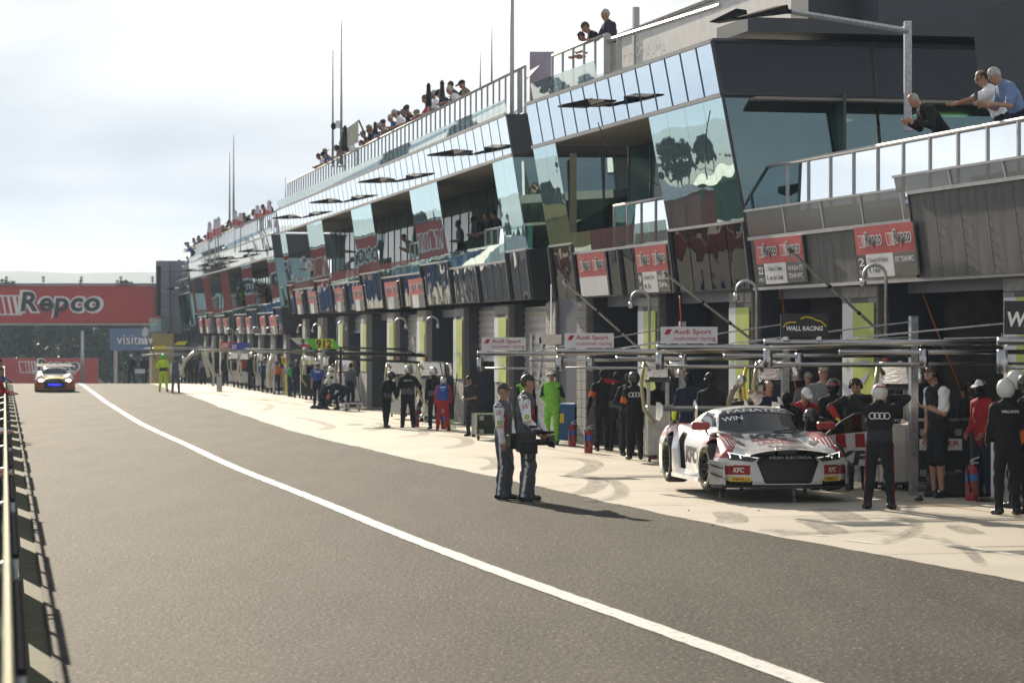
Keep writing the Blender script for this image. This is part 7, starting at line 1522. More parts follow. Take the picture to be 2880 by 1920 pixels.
# --- crewmen left of the race car
blk = dict(armstripe=True, noleg=True, stripe=REDF, belt=True, band=fabric((0.10, 0.10, 0.12)), top=BLKF, pants=BLKF, hand=BLKF, glove=True, shoe=M_BLACK, bulk=1.08, mask=True)
g, hh = GP(1693, 1268, 1040)
person('balaclava crewman in black suit with orange armband beside the bare column', g, 20, hh, dict(hr=(0.42, 0.16, 0.88), hl=(-0.26, 0.10, 0.85), hyaw=15), {**blk, 'belt': False, 'armband': ('r',), 'band': ORNGF, 'forearm': BLKF}, 0.016, 'mask')
g, hh = GP(1733, 1268, 1047); person('balaclava crewman in black suit raising a red sleeved arm to his head', g, 10, hh, dict(hr=(0.10, 0.12, 1.60), pr=(1, 0.2, 0.2), hl=(-0.2, 0.20, 1.0)), {**blk, 'forearm': REDF, 'hand': REDF}, 0.016, 'mask')
g, hh = GP(1786, 1292, 1050); person('crewman in black suit and dark helmet seen from behind with four rings on his back', g, 190, hh, dict(hr=(0.20, 0.26, 1.05), hl=(-0.2, 0.26, 1.05), hyaw=20), {**blk, 'helmet_m': M_HBLACK, 'belt': False, 'armband': ('l',), 'band': ORNGF}, 0.016, 'helmet', back=[('rings', '', 0.0, 0, 0, None, 0)])
person('crewman in black suit half hidden behind the one with four rings', XY(1764, 56.0), 30, 1.62, dict(hr=(0.2, 0.2, 1.1)), {**blk, 'mask': True}, 0.018, 'mask')
# --- green crew
g, hh = GP(1553, 1250, 1043); person('crewman in bright green and black suit with white cap and headset', g, -15, hh, dict(hl=(-0.10, -0.14, 0.98), hr=(0.14, -0.14, 0.98), pl=(-1, -0.2, 0), pr=(1, -0.2, 0)), dict(top=LIMEF, sleeve=BLKF, forearm=LIMEF, pants=LIMEF, stripe=BLKF, shoe=M_BLACK, cap=WHTF, mask=False, hand=M_SKIN, belt=True, band=LIMEF, bulk=1.1), 0.016, 'capset', M_HAIRD)
person('crewman in bright green suit mostly hidden behind the camera operator', XY(1478, 64.5), 10, topz(1050, 64.5), {}, dict(top=LIMEF, sleeve=BLKF, pants=LIMEF, cap=BLKF, hand=M_SKIN, bulk=1.1), 0.018, 'capset', M_HAIRD)
# --- crew around the race car
person('crewman in black cap with yellow and green sleeve in the garage mouth', XY(1938, 49.5), -10, topz(1048, 49.5), dict(hl=(-0.2, 0.2, 1.0), hr=(0.26, 0.15, 0.95)), dict(top=NAVY, sleeve=NAVY, forearm=FYELF, band=GRNF, pants=NAVY, mask=True, hand=BLKF), 0.016, 'mask')
person('crewman in black suit and goggles with red shoulder trim behind the car roof', XY(2002, 47.0), -25, topz(1052, 47.0), dict(hl=(-0.2, 0.25, 1.0), hr=(0.22, 0.2, 1.0)), dict(top=BLKF, pants=BLKF, stripe=REDF, armstripe=True, mask=True, hand=BLKF, bulk=1.12, band=ORNGF), 0.016, 'mask_headset')
person('man in white shirt and navy vest holding his headset behind the car', XY(2162, 45.6), 5, topz(1073, 45.6), dict(hr=(0.13, 0.05, 1.62), pr=(1, 0.3, -0.6), hl=(-0.25, 0.1, 0.9)), dict(top=WHTF, side=NAVY, vest=True, short=True, pants=NAVY, bald=True), 0.015, 'headset', M_HAIRG)
person('crewman in black balaclava bending forward behind the car', XY(2214, 44.4), -8, 1.72, dict(lean=38, hip=(0, -0.15, 0.86), hpitch=12, hl=(-0.2, 0.35, 0.85), hr=(0.2, 0.35, 0.85)), dict(top=BLKF, pants=BLKF, mask=True, hand=BLKF, bulk=1.08), 0.016, 'mask')
person('man in red shirt and white cap bending over behind the car', XY(2252, 45.0), 12, 1.72, dict(lean=34, hip=(0, -0.12, 0.88), hpitch=10, hl=(-0.2, 0.35, 0.9), hr=(0.2, 0.35, 0.9)), dict(top=REDF, pants=BLKF, cap=WHTF, bulk=1.08), 0.016, 'cap', M_HAIRD)
person('grey haired man in grey shirt and glasses standing behind the helmeted crew', XY(2316, 46.6), -6, topz(1028, 46.6), dict(hl=(-0.14, 0.24, 1.05), hr=(0.05, 0.28, 1.0)), dict(top=MIDG, short=True, pants=NAVY, glasses=True), 0.015, 'hair', M_HAIRG)
person('crewman in black helmet with red stripe behind the open door', XY(2342, 44.2), 0, topz(1066, 44.2)-0.02, dict(hl=(-0.2, 0.25, 0.95), hr=(0.2, 0.25, 0.95), hpitch=6), dict(top=BLKF, pants=BLKF, sleeve=BLKF, helmet_m=M_HBLACK, helmet_stripe=M_CARR, bulk=1.1, mask=True, hand=BLKF), 0.016, 'helmet')
person('crewman with headset and yellow glove leaning on the open door', XY(2412, 42.9), -14, topz(1070, 42.9)+0.06, dict(lean=14, hpitch=18, hr=(0.26, 0.44, 1.16), pr=(1, -0.1, 0.3), hl=(-0.25, 0.15, 0.9)), dict(top=BLKF, forearm=REDF, sleeve=BLKF, pants=BLKF, hand=FYELF, glove=True, bulk=1.1), 0.015, 'headset', M_HAIRD)
person('crewman bent double into the open doorway of the car', XY(2318, 43.0), -40, 1.72, dict(lean=62, hip=(0, -0.3, 0.84), hpitch=25, hl=(-0.15, 0.45, 0.75), hr=(0.2, 0.4, 0.7)), dict(top=BLKF, pants=BLKF, hand=BLKF, mask=True, helmet_m=M_HBLACK, bulk=1.08), 0.016, 'helmet')
g, hh = GP(2474, 1432, 1103); person('crewman in black suit and white helmet with large rings on his back before the door', g, 172, 1.66, dict(fl=(-0.17, 0.02, 0.085), fr=(0.16, 0.0, 0.085), fyl=-25, fyr=25, hr=(0.13, 0.10, 1.64), hl=(-0.13, 0.10, 1.64), pr=(1, -0.1, -0.6), pl=(-1, -0.1, -0.6), hpitch=12, lean=4), dict(top=BLKF, forearm=BLKF, pants=BLKF, hand=REDF, mask=True, helmet_m=M_HWHITE, visor=M_BLACKGLOSS, helmet_stripe=M_CARR, bulk=1.12, armstripe=True, stripe=REDF, belt=True, band=fabric((0.03, 0.03, 0.04))), 0.013, 'helmet', back=[('rings', '', 0.0, 0, 0, None, 0)])
for (lab, x, Y, yh, fc, of, hd) in (('crewman in black cap and red trimmed suit deep in the garage', 2088, 49.0, 1092, -15, dict(top=BLKF, pants=BLKF, stripe=REDF, armstripe=True, noleg=True, cap=M_BLACK), 'cap'), ('man in straw hat and grey shirt standing deep in the garage', 2272, 50.5, 1048, 5, dict(top=MIDG, pants=NAVY, cap=CREAM, short=True), 'cap'), ('crewman in dark suit with orange cuff behind the fuel rig left of the car', 1846, 54.8, 1062, 40, dict(top=BLKF, pants=BLKF, band=ORNGF, cuff='lr', mask=True), 'mask'), ('crewman in black and red suit between the open door and the fuel rig', 2530, 43.6, 1092, -30, dict(top=BLKF, sleeve=REDF, pants=BLKF, mask=True), 'mask'), ('man in black cap in the shade beside the red jacket', 2716, 44.0, 1085, -20, dict(top=NAVY, pants=NAVY, cap=M_BLACK, skin=M_SKIN2), 'cap')):
    person(lab, XY(x, Y), fc, topz(yh, Y), dict(hl=(-0.18, 0.24, 1.05), hr=(0.2, 0.2, 1.0)), of, 0.018, hd, M_HAIRD)
# tall young man in shirt, vest and shorts
person('tall young man in white shirt, black vest and shorts with headset', XY(2640, 41.0), -62, topz(1028, 41.0), dict(hl=(0.0, 0.20, 1.24), pl=(-0.7, -0.4, -0.8), hr=(0.24, 0.05, 0.80), fl=(-0.10, 0.02, 0.085), fr=(0.13, -0.03, 0.085), hpitch=14, hyaw=-8, lean=4), dict(top=WHTF, side=BLKF, vest=True, short=True, pants=BLKF, shorts=True, shoe=M_BLACK, shin=M_SKIN, bulk=1.04), 0.013, 'headset', M_HAIRB)
person('person in dark clothing in the shade behind the red jacket', XY(2738, 43.2), -30, topz(1072, 43.2), dict(hr=(0.2, 0.2, 1.05)), dict(top=BLKF, pants=BLKF, skin=M_SKIN3), 0.017, 'cap', M_HAIRD)
person('man in red jacket and white cap with headset near the right edge', XY(2768, 41.0), -55, topz(1070, 41.0), dict(hl=(-0.2, 0.2, 1.0), hr=(0.2, 0.16, 1.0), hpitch=8), dict(top=REDF, pants=NAVY, cap=WHTF, jacket=True, mask=True, bulk=1.08), 0.015, 'capset', None)
g, hh = GP(2834, 1448, 1066); person('crewman in white helmet and black suit with WALL RACING on his back', g, 196, hh-0.03, dict(hr=(0.17, 0.26, 1.0), hl=(-0.17, 0.26, 1.0), fl=(-0.10, 0.06, 0.085), fr=(0.10, -0.06, 0.085)), dict(top=BLKF, pants=BLKF, hand=BLKF, mask=True, helmet_m=M_HWHITE, bulk=1.1), 0.014, 'helmet', back=[('t', 'WALL RACING', 0.02, 0.26, 0.038, M_WHITELET, 0.03)])
person('crewman in white helmet at the right edge behind the one with lettering', XY(2868, 38.4), 215, topz(1042, 38.4)-0.03, dict(hr=(0.2, 0.2, 1.0)), dict(top=BLKF, pants=BLKF, hand=BLKF, mask=True, helmet_m=M_HWHITE, bulk=1.1), 0.016, 'helmet')
g, hh = GP(2902, 1445); person('crewman in black suit with orange armband cut off by the right edge', g, 230, 1.80, dict(hr=(0.2, 0.25, 1.0)), dict(top=BLKF, pants=BLKF, hand=BLKF, mask=True, helmet_m=M_HBLACK, band=ORNGF, cuff='lr', bulk=1.1), 0.017, 'helmet')
# --- middle boxes
g, hh = GP(1086, 1203, 1045); person('crewman in black suit and dark helmet standing with legs crossed', g, 35, hh, dict(lean=14, hyaw=20, hr=(0.24, 0.12, 0.92), hl=(-0.2, 0.28, 1.0), fl=(0.05, 0.10, 0.085), fr=(0.0, -0.05, 0.085), side=-6), {**blk, 'stripe': fabric((0.3, 0.05, 0.08)), 'helmet_m': M_HBLACK}, 0.018, 'helmet')
g, hh = GP(1147, 1203, 1031); person('heavy crewman in black shirt and silver helmet seen from behind', g, 185, hh, dict(hr=(0.38, 0.18, 1.15), hl=(-0.3, 0.1, 0.95), fl=(-0.16, 0, 0.085), fr=(0.16, 0, 0.085)), {**blk, 'bulk': 1.22, 'helmet_m': M_HSILV, 'hand': ORNGF}, 0.018, 'helmet', back=[('t', 'MANTHEY', 0.02, 0.24, 0.035, M_WHITELET, 0.02)])
g, hh = GP(1196, 1186, 1048); person('crewman in black suit crouching behind the milky hose', g, -20, 1.6, dict(lean=22, hip=(0, 0, 0.80), hl=(-0.2, 0.3, 0.9), hr=(0.2, 0.3, 0.9)), {**blk, 'helmet_m': M_HBLACK}, 0.02, 'helmet')
g, hh = GP(1221, 1206, 1036); person('crewman in black suit and silver helmet beside the crewman in red', g, 200, hh, {}, {**blk, 'helmet_m': M_HSILV, 'stripe': REDF}, 0.018, 'helmet')
g, hh = GP(1246, 1211, 1060); person('crewman in red suit and blue tabard marked DOOR seen from behind', g, 176, hh, dict(hr=(0.24, 0.2, 0.95), hl=(-0.28, 0.05, 0.85), fl=(-0.19, 0, 0.085), fr=(0.19, 0, 0.085), lean=10, hpitch=20), dict(top=REDF, pants=REDF, side=BLUEF, vest=True, mask=True, hand=BLKF, helmet_m=M_HSILV, bulk=1.16), 0.018, 'helmet', back=[('t', 'DOOR', 0.06, 0.2, 0.06, M_WHITELET, 0.05), ('t', 'GTRS', -0.03, 0.12, 0.03, M_WHITELET, 0.02)])
person('man in dark polo shirt looking at a phone inside the garage', XY(1326, 68.0), -40, topz(1056, 68.0), dict(hr=(0.10, 0.30, 1.12), hl=(-0.10, 0.30, 1.12), hpitch=22), dict(top=fabric((0.03, 0.032, 0.04)), short=True, pants=fabric((0.03, 0.032, 0.04)), skin=M_SKIN2), 0.018, 'hair', M_HAIRD)
# kneeling pair and bending man
kneel = dict(hip=(0, 0, 0.52), lean=22, fl=(-0.12, -0.42, 0.10), fr=(0.14, 0.18, 0.085), kl=(0, 0.6, -1), hl=(-0.15, 0.38, 0.45), hr=(0.2, 0.38, 0.5), hpitch=10)
g = Gd(906, 1151); person('kneeling crewman in navy suit and white helmet, nearer of two', g, 75, 1.72, kneel, dict(top=NAVY, pants=NAVY, hand=BLKF, mask=True, helmet_m=M_HWHITE, bulk=1.1), 0.02, 'helmet')
person('kneeling crewman in navy suit and white helmet, behind the first', Gd(921, 1143), 60, 1.82, {**kneel, 'hip': (0, 0, 0.58), 'lean': 10}, dict(top=NAVY, pants=NAVY, hand=BLKF, mask=True, helmet_m=M_HWHITE, bulk=1.1, band=KHAKI), 0.02, 'helmet')
person('crewman in dark navy bending down with an orange cuff over the tyre', Gd(962, 1152), -72, 1.68, dict(hip=(0, -0.15, 0.78), lean=78, hl=(-0.15, 0.55, 0.22), hr=(0.15, 0.6, 0.2), hpitch=-5, fl=(-0.14, -0.2, 0.085), fr=(0.14, 0.12, 0.085)), dict(top=NAVY, pants=NAVY, hand=BLKF, band=ORNGF, cuff='r', helmet_m=M_HWHITE, mask=True), 0.02, 'helmet')
person('man in blue shirt numbered 426 behind the kneeling crew', XY(893, 100), 180, topz(1019, 100), {}, dict(top=BLUEF, short=True, pants=NAVY, cap=WHTF), 0.022, 'cap', M_HAIRB, back=[('t', '426', 0.04, 0.24, 0.09, M_WHITELET, 0.03)])
# --- far boxes
def far(label, x, yf, yh, face, top, pants, head='hair', hm=None, pose=None, sleeve=None, back=None, **k):
    g, hh = GP(x, yf, yh)
    if x > 500:
        k_ = (x-1440)/FPX; Yf = min((b.x-b.y*sc_)/(k_-sc_) for b, sc_ in ((S3.p0, S3.d.x/S3.d.y),))-2.2
        if g.y > Yf: hh *= Yf/g.y; g = XY(x, Yf)
    return person(label, g, face, hh, pose or {}, dict(top=top, sleeve=sleeve or top, pants=pants, hand=k.pop('hand', M_SKIN), helmet_m=hm or M_HWHITE, cap=k.pop('cap', BLKF), mask=head in ('helmet', 'mask'), bulk=1.1, **k), 0.028, head, M_HAIRD, back=back, fingers=False)
pr = far('marshal in fluorescent yellow suit seen from behind on the far apron', 459, 1101.6, 997, 178, HIVIS, HIVIS, 'helmet', M_LIME, dict(fl=(-0.17, 0, 0.085), fr=(0.19, 0, 0.085), hl=(-0.28, 0.2, 1.2), hr=(0.2, 0.3, 1.2)), belt=True, band=BLKF)
far('crewman in grey vest and white sleeves standing beside the yellow marshal', 494, 1105, 1003, 182, GREYF, GREYF, 'cap', None, dict(fl=(-0.16, 0, 0.085), fr=(0.17, 0, 0.085)), WHTF, cap=BLUEF)
far('crewman in black with silver helmet at the far left, hand on hip', 369, 1077, 991, 172, BLKF, BLKF, 'helmet', M_HSILV, dict(hl=(-0.24, 0.0, 0.98), pl=(-1, -0.2, 0), hr=(0.3, 0.1, 0.85), fl=(-0.16, 0, 0.085), fr=(0.18, 0, 0.085)))
far('crewman in black holding a white board at the far left', 406, 1078, 998, 190, BLKF, BLKF, 'helmet', M_HBLACK, dict(hl=(-0.3, 0.2, 0.8)))
label_board('hand_board', AT(379, 1050, 166.8), (1, 0, 0), 0.6, 0.26, M_SIGNW, 'small white board held low by the crewman at the far left', 'board')
for lab, x, yf, yh, fc, tp, pt, hd, hm in (
    ('crewman in blue overalls with his back turned left of the yellow marshal', 435, 1076, 1013, 185, BLUEF, BLUEF, 'cap', None),
    ('crewman in dark suit between the grey vest and the sensor box, leftmost', 536, 1079, 1000, 150, BLKF, BLKF, 'helmet', M_HBLACK),
    ('crewman in dark suit between the grey vest and the sensor box, middle', 558, 1080, 996, 190, NAVY, BLKF, 'helmet', M_HBLACK),
    ('big crewman in black suit left of the sensor box', 602, 1082, 990, 178, BLKF, BLKF, 'helmet', M_HBLACK),
    ('crewman in dark suit right above the sensor box', 634, 1085, 996, 200, BLKF, NAVY, 'mask', None),
    ('crewman in red jacket with white bands at the far boxes', 686, 1088, 994, 185, REDF, NAVY, 'helmet', M_HSILV),
    ('crewman in black leather look suit and grey helmet at the far boxes', 708, 1095, 991, 190, BLKF, BLKF, 'helmet', M_HSILV),
    ('crewman in dark suit bending behind the one numbered 470', 722, 1092, 1008, 160, NAVY, BLKF, 'helmet', M_HBLACK),
    ('crewman in bright green jacket at the far boxes', 815, 1095, 999, 120, GRNF, NAVY, 'helmet', M_HBLACK),
    ('crewman in navy suit right of the yellow upright board', 836, 1112, 1008, 178, NAVY, NAVY, 'helmet', M_HBLACK),
    ('crewman in black suit left of the grey cabinet', 758, 1096, 1012, 190, BLKF, BLKF, 'mask', None)):
    far(lab, x, yf, yh, fc, tp, pt, hd, hm)
for lab, x, yf, yh, fc, tp, hd, hm in (('crewman in black suit right of the green jacket', 868, 1120, 1012, 190, BLKF, 'helmet', M_HSILV), ('crewman in grey overalls behind the kneeling crew', 985, 1150, 1022, 150, GREYF, 'cap', None), ('crewman in white shirt behind the kneeling crew', 938, 1138, 1024, 185, WHTF, 'hair', None), ('crewman in dark suit at the far boxes left of the red jacket', 664, 1087, 998, 170, NAVY, 'helmet', M_HBLACK), ('crewman in pale overalls between the black suits of the far boxes', 572, 1081, 1002, 190, MIDG, 'cap', None), ('crewman in dark overalls next to the arched hose', 516, 1079, 1004, 175, BLKF, 'helmet', M_HWHITE), ('crewman in orange vest at the far boxes near the grey cabinet', 778, 1100, 1008, 185, ORNGF, 'cap', None)):
    far(lab, x, yf, yh, fc, tp, BLKF, hd, hm)
far('crewman in blue and navy shirt numbered 470 at the far boxes', 745, 1099, 1001, 180, NAVY, NAVY, 'cap', None, None, SKYF, [('t', '470', 0.04, 0.24, 0.09, M_WHITELET, 0.03)], cap=M_SKIN)
# --- terrace at the right edge
def on(sec, x, z, o, slope=True): s = sec.S(x, z, o, False); return sec.P(s, z, o, False, slope)
railp = dict(hip=(0, -0.12, 0.96), lean=32, hl=(-0.16, 0.42, 1.12), hr=(0.16, 0.42, 1.12), hpitch=22)
fc0 = math.degrees(math.atan2(S0.n.x, -S0.n.y))
person('white haired man in black jacket bowing over the terrace railing', on(S0, 2634, 4.58, -0.95), fc0, 1.74, {**railp, 'lean': 40, 'hpitch': 30}, dict(top=BLKF, pants=BLKF, bald=True, bulk=1.12), 0.016, 'hair', M_HAIRG)
person('man in white shirt and sunglasses photographing with a phone over the terrace railing', on(S0, 2798, 4.58, -0.95), fc0-8, 1.76, dict(railp, lean=24, hl=(-0.06, 0.62, 1.22), hr=(0.06, 0.62, 1.22), hpitch=12), dict(top=WHTF, short=True, pants=NAVY, skin=M_SKIN2, bald=True, glasses=True, bulk=1.12), 0.016, 'hair', M_HAIRD)
person('grey haired man in blue checked shirt leaning on the terrace railing', on(S0, 2852, 4.58, -0.9), fc0, 1.78, railp, dict(top=fabric((0.16, 0.24, 0.42)), short=True, pants=NAVY, bulk=1.14), 0.016, 'hair', M_HAIRG)
mb = MB(); mb.box(Vector(on(S0, 2745, 5.80, -0.28)), (0.04, 0.08, 0.13)); mb.build('phone', M_BLACKGLOSS, None, label='black phone held out over the terrace railing', cat='phone')
# --- roof and balconies of the nearest glass wing
fc1 = math.degrees(math.atan2(S1.n.x, -S1.n.y))
person('man in dark shirt and pale shorts standing at the roof corner railing', on(S1, 1722, S1.zt-0.1, -0.28), fc1+12, 1.78, dict(lean=10, hl=(-0.2, 0.42, 1.12), hr=(0.1, 0.46, 1.14), hpitch=10), dict(top=fabric((0.05, 0.04, 0.08)), short=True, pants=CREAM, shorts=True, bulk=1.12), 0.018, 'hair', M_HAIRG)
person('man in black leaning far over the rooftop railing beside the boy in a cap', on(S1, 1684, S1.zt-0.1, -0.28), fc1, 1.76, {**railp, 'hl': (-0.2, 0.45, 1.0), 'hr': (0.2, 0.45, 0.95)}, dict(top=BLKF, pants=NAVY, short=True), 0.018, 'hair', M_HAIRB)
person('boy in black cap hanging his arms over the rooftop railing', on(S1, 1668, S1.zt-0.1, -0.20), fc1, 1.55, {**railp, 'hl': (-0.2, 0.45, 1.05), 'hr': (0.2, 0.45, 1.05)}, dict(top=NAVY, pants=NAVY, short=True, cap=M_BLACK), 0.018, 'cap', M_HAIRD)
person('man in dark jacket and khaki trousers behind the corner glass', S1.P(1.3, S1.zf-0.2, -1.6, False), -60, 1.70, dict(hl=(-0.1, 0.25, 1.1), hr=(0.1, 0.28, 1.1), hpitch=12), dict(top=NAVY, pants=KHAKI, jacket=True), 0.02, 'hair', M_HAIRG)
# --- spectators: a few bodies, many wearers
fc2 = math.degrees(math.atan2(S2.n.x, -S2.n.y)); PROTO = []
for k, po in enumerate((railp, {**railp, 'lean': 22, 'hyaw': 25, 'hpitch': 12}, {**railp, 'lean': 44, 'hpitch': 5}, {**railp, 'lean': 14, 'hl': (-0.14, 0.36, 1.15), 'hr': (0.20, 0.40, 1.1), 'hyaw': -30}, dict(lean=4, hl=(-0.05, 0.25, 1.15), hr=(0.1, 0.24, 1.15), hpitch=8))):
    r_, J, Wp, Wd, bd = person('x', (0, 0, 0), fc2, 1.74, po, dict(top=BLKF, sleeve=BLKF, forearm=M_SKIN2, hand=M_SKIN2, skin=M_SKIN2, pants=NAVY, bulk=1.08), 0.032, 'none', fingers=False)
    caps = {}
    for hd in ('hair', 'cap', 'hat'):
        mb = MB(); hc = Wp(J['head']); ax = (Wd(J['hr']), Wd(J['hf']), Wd(J['hu']))
        if hd == 'hair': mb.ell(hc+ax[2]*0.03-ax[1]*0.025, (0.085, 0.095, 0.095), 10, ax)
        elif hd == 'cap': mb.ell(hc+ax[2]*0.045-ax[1]*0.01, (0.09, 0.11, 0.085), 10, ax); mb.box(hc+ax[2]*0.055+ax[1]*0.12, (0.14, 0.12, 0.012), ax)
        else: mb.lathe([(0.0, 0.13), (0.07, 0.125), (0.085, 0.06), (0.09, 0.045), (0.17, 0.02), (0.17, 0.03)], hc, ax[2], 14)
        q = mb.build(hd, M_BLACK, None, True); caps[hd] = (q.data, Vector(q.location)); bpy.data.objects.remove(q)
    me = bd.data; bloc = Vector(WLOC[bd.name]); names_ = [m.name for m in me.materials]; PROTO.append((me, bloc, names_, caps))
    for ch in [c for c in bpy.data.objects if c.parent == r_]: bpy.data.objects.remove(ch)
    bpy.data.objects.remove(r_)
TOPS = [(BLKF, 'black'), (NAVY, 'navy'), (MIDG, 'grey'), (WHTF, 'white'), (BLKF, 'black'), (fabric((0.10, 0.06, 0.04)), 'brown'), (BLUEF, 'blue'), (GREYF, 'dark grey'), (REDF, 'red'), (BLKF, 'black'), (KHAKI, 'khaki')]
HEADS = [('cap', M_BLACK, 'black cap'), ('hair', M_HAIRD, 'dark hair'), ('cap', NAVY, 'navy cap'), ('hair', M_HAIRG, 'grey hair'), ('hair', M_HAIRB, 'brown hair'), ('cap', MIDG, 'grey cap'), ('hat', KHAKI, 'brimmed hat'), ('hair', M_HAIRD, 'dark hair'), ('cap', BLKF, 'black cap')]
seen_lab = {}
def spectator(P, place, group, k, scale=1.0, top=None, hd=None, proto=None, dface=0.0):
    me, bloc, nm, caps = PROTO[k % len(PROTO) if proto is None else proto]; tp, tn = top or TOPS[(k*7+3) % len(TOPS)]; hk, hmat, hn = hd or HEADS[(k*5+1) % len(HEADS)]
    lab = 'spectator in %s top with %s %s' % (tn, hn, place); n = seen_lab.get(lab, 0); seen_lab[lab] = n+1
    if n: lab += ', %s such' % ORD[n]
    r_ = empty('person', P, lab, 'person', group); r_.scale = (scale,)*3; r_.rotation_euler = (0, 0, R(dface))
    b_ = bpy.data.objects.new('body', me); COL.objects.link(b_); b_.parent = r_; b_.location = bloc
    for i, m_ in enumerate(me.materials):
        if m_ == BLKF: b_.material_slots[i].link = 'OBJECT'; b_.material_slots[i].material = tp
    d_, loc = caps[hk]; h_ = bpy.data.objects.new({'hair': 'hair', 'cap': 'cap', 'hat': 'brimmed_hat'}[hk], d_); COL.objects.link(h_); h_.parent = r_; h_.location = loc; h_.material_slots[0].link = 'OBJECT'; h_.material_slots[0].material = hmat
    return r_
Z3 = lambda v, s, o: o+v/s
for k, (x, y) in enumerate(((505,735),(533,715),(562,700),(600,690),(637,650),(657,680),(697,620),(730,595),(803,590),(838,570),(895,525),(963,475),(980,500),(1003,465),(1050,450),(1080,410),(1138,395),(1168,380),(1258,335),(1317,315),(1415,265),(1463,235),(1508,235),(1535,230))):
    xs = 720+x/2.613; ys = 160+y/2.613; P = on(S2, xs+4, S2.zt+0.06, -0.22-0.12*(k % 3)); hz = CAMZ-(ys-960)/FPX*P.y-P.z
    spectator(P, 'on the middle wing roof rail', 'spectators on the middle wing roof', k, min(1.08, max(0.86, (hz+0.14)/1.62)), top={7: (WHTF, 'white'), 10: (BLUEF, 'blue'), 19: (WHTF, 'white'), 15: (WHTF, 'white')}.get(k), hd={15: ('hair', M_HAIRG, 'grey hair'), 12: ('hair', M_HAIRG, 'grey hair'), 19: ('hair', M_HAIRG, 'grey hair')}.get(k))
for k, x in enumerate((920, 951, 975, 1002, 1028, 1075, 1118, 1150, 1180, 1228, 1268, 1288, 1312)):
    spectator(on(S2, x, S2.zt+0.06, -0.85-0.2*(k % 2)), 'in the middle roof second row', 'spectators on the middle wing roof', k*2+1, 1.0+0.02*(k % 3), proto=(3, 1, 4)[k % 3])
for k, (x, y) in enumerate(((345,365),(372,350),(400,352),(432,325),(490,290),(517,300),(540,285),(575,270),(610,250),(628,235),(665,200),(700,200),(735,210),(762,165),(812,140),(848,140),(868,120),(915,85))):
    xs = 400+x/2.5286; ys = 540+y/2.5286; P = on(S3, xs+2, S3.zt+0.06, -0.22-0.15*(k % 3)); hz = CAMZ-(ys-960)/FPX*P.y-P.z
    spectator(P, 'on the far wing roof rail', 'spectators on the far wing roof', k+2, min(1.12, max(0.9, (hz+0.14)/1.62)), hd=('hat', CREAM, 'brimmed hat') if k == 17 else None, top=(WHTF, 'white') if k in (14, 9) else None)
for k in range(15):
    P = on(S3, 536+k*15.5, S3.zt+0.10, -0.75-0.1*(k % 2)); spectator(P, 'in the far roof second row', 'spectators on the far wing roof', k*3+2, 1.08, proto=3 if k % 2 else 1)
for k, (x, y) in enumerate(((205,505),(238,495),(265,490),(292,490),(328,470))):
    xs = 400+x/2.5286; P = on(S4, xs+1, S4.zt+0.05, -0.25); spectator(P, 'on the roof of the last wing', 'spectators on the last wing roof', k*3+1, 1.02)
for k, (sec, x, z, o, pro, plc, tp, hd) in enumerate(((S2, 1364, S2.zl-0.1, -0.95, 0, 'on the nearest recessed balcony', (BLKF, 'black'), ('hat', NAVY, 'brimmed hat')), (S2, 1383, S2.zl-0.1, -0.95, 1, 'on the nearest recessed balcony', (BLKF, 'black'), ('hair', M_HAIRB, 'brown hair')), (S2, 1399, S2.zl-0.1, -0.95, 3, 'on the nearest recessed balcony', (NAVY, 'navy'), ('hair', M_HAIRD, 'dark hair')), (S2, 1296, S2.zl-0.1, -1.3, 4, 'inside the nearest recessed balcony', (TEALF, 'slate'), ('hair', M_HAIRB, 'brown hair')), (S2, 1166, S2.zl-0.1, -0.95, 2, 'leaning on the second recessed balcony', (MIDG, 'grey'), ('hair', M_HAIRB, 'brown hair')), (S2, 834, S2.zl-0.1, -1.2, 4, 'in the fourth recessed balcony', (BLKF, 'black'), ('hair', M_HAIRD, 'dark hair')), (S2, 874, S2.zl-0.1, -0.95, 0, 'leaning on the fourth recessed balcony', (WHTF, 'white'), ('cap', WHTF, 'white cap')),
        (S3, 728, S3.zl-0.1, -0.9, 4, 'standing in the first far wing balcony', (MIDG, 'pale grey'), ('hair', M_HAIRD, 'dark hair')), (S3, 748, S3.zl-0.1, -0.9, 0, 'leaning on the first far wing balcony', (fabric((0.2, 0.15, 0.16)), 'patterned'), ('hair', M_HAIRD, 'dark hair')), (S3, 754, S3.zl-0.1, -0.9, 1, 'leaning on the first far wing balcony', (NAVY, 'navy'), ('cap', BLKF, 'black cap')), (S3, 682, S3.zl-0.1, -0.9, 1, 'in the second recessed balcony of the far wing', (FYELF, 'yellow'), ('hair', M_HAIRD, 'dark hair')), (S3, 566, S3.zl-0.1, -0.9, 2, 'in the last recessed balcony of the far wing', (HIVIS, 'fluorescent'), ('cap', HIVIS, 'fluorescent cap')))):
    spectator(on(sec, x, z, o), plc, 'people on the recessed balconies', k, 0.98, tp, hd, pro)
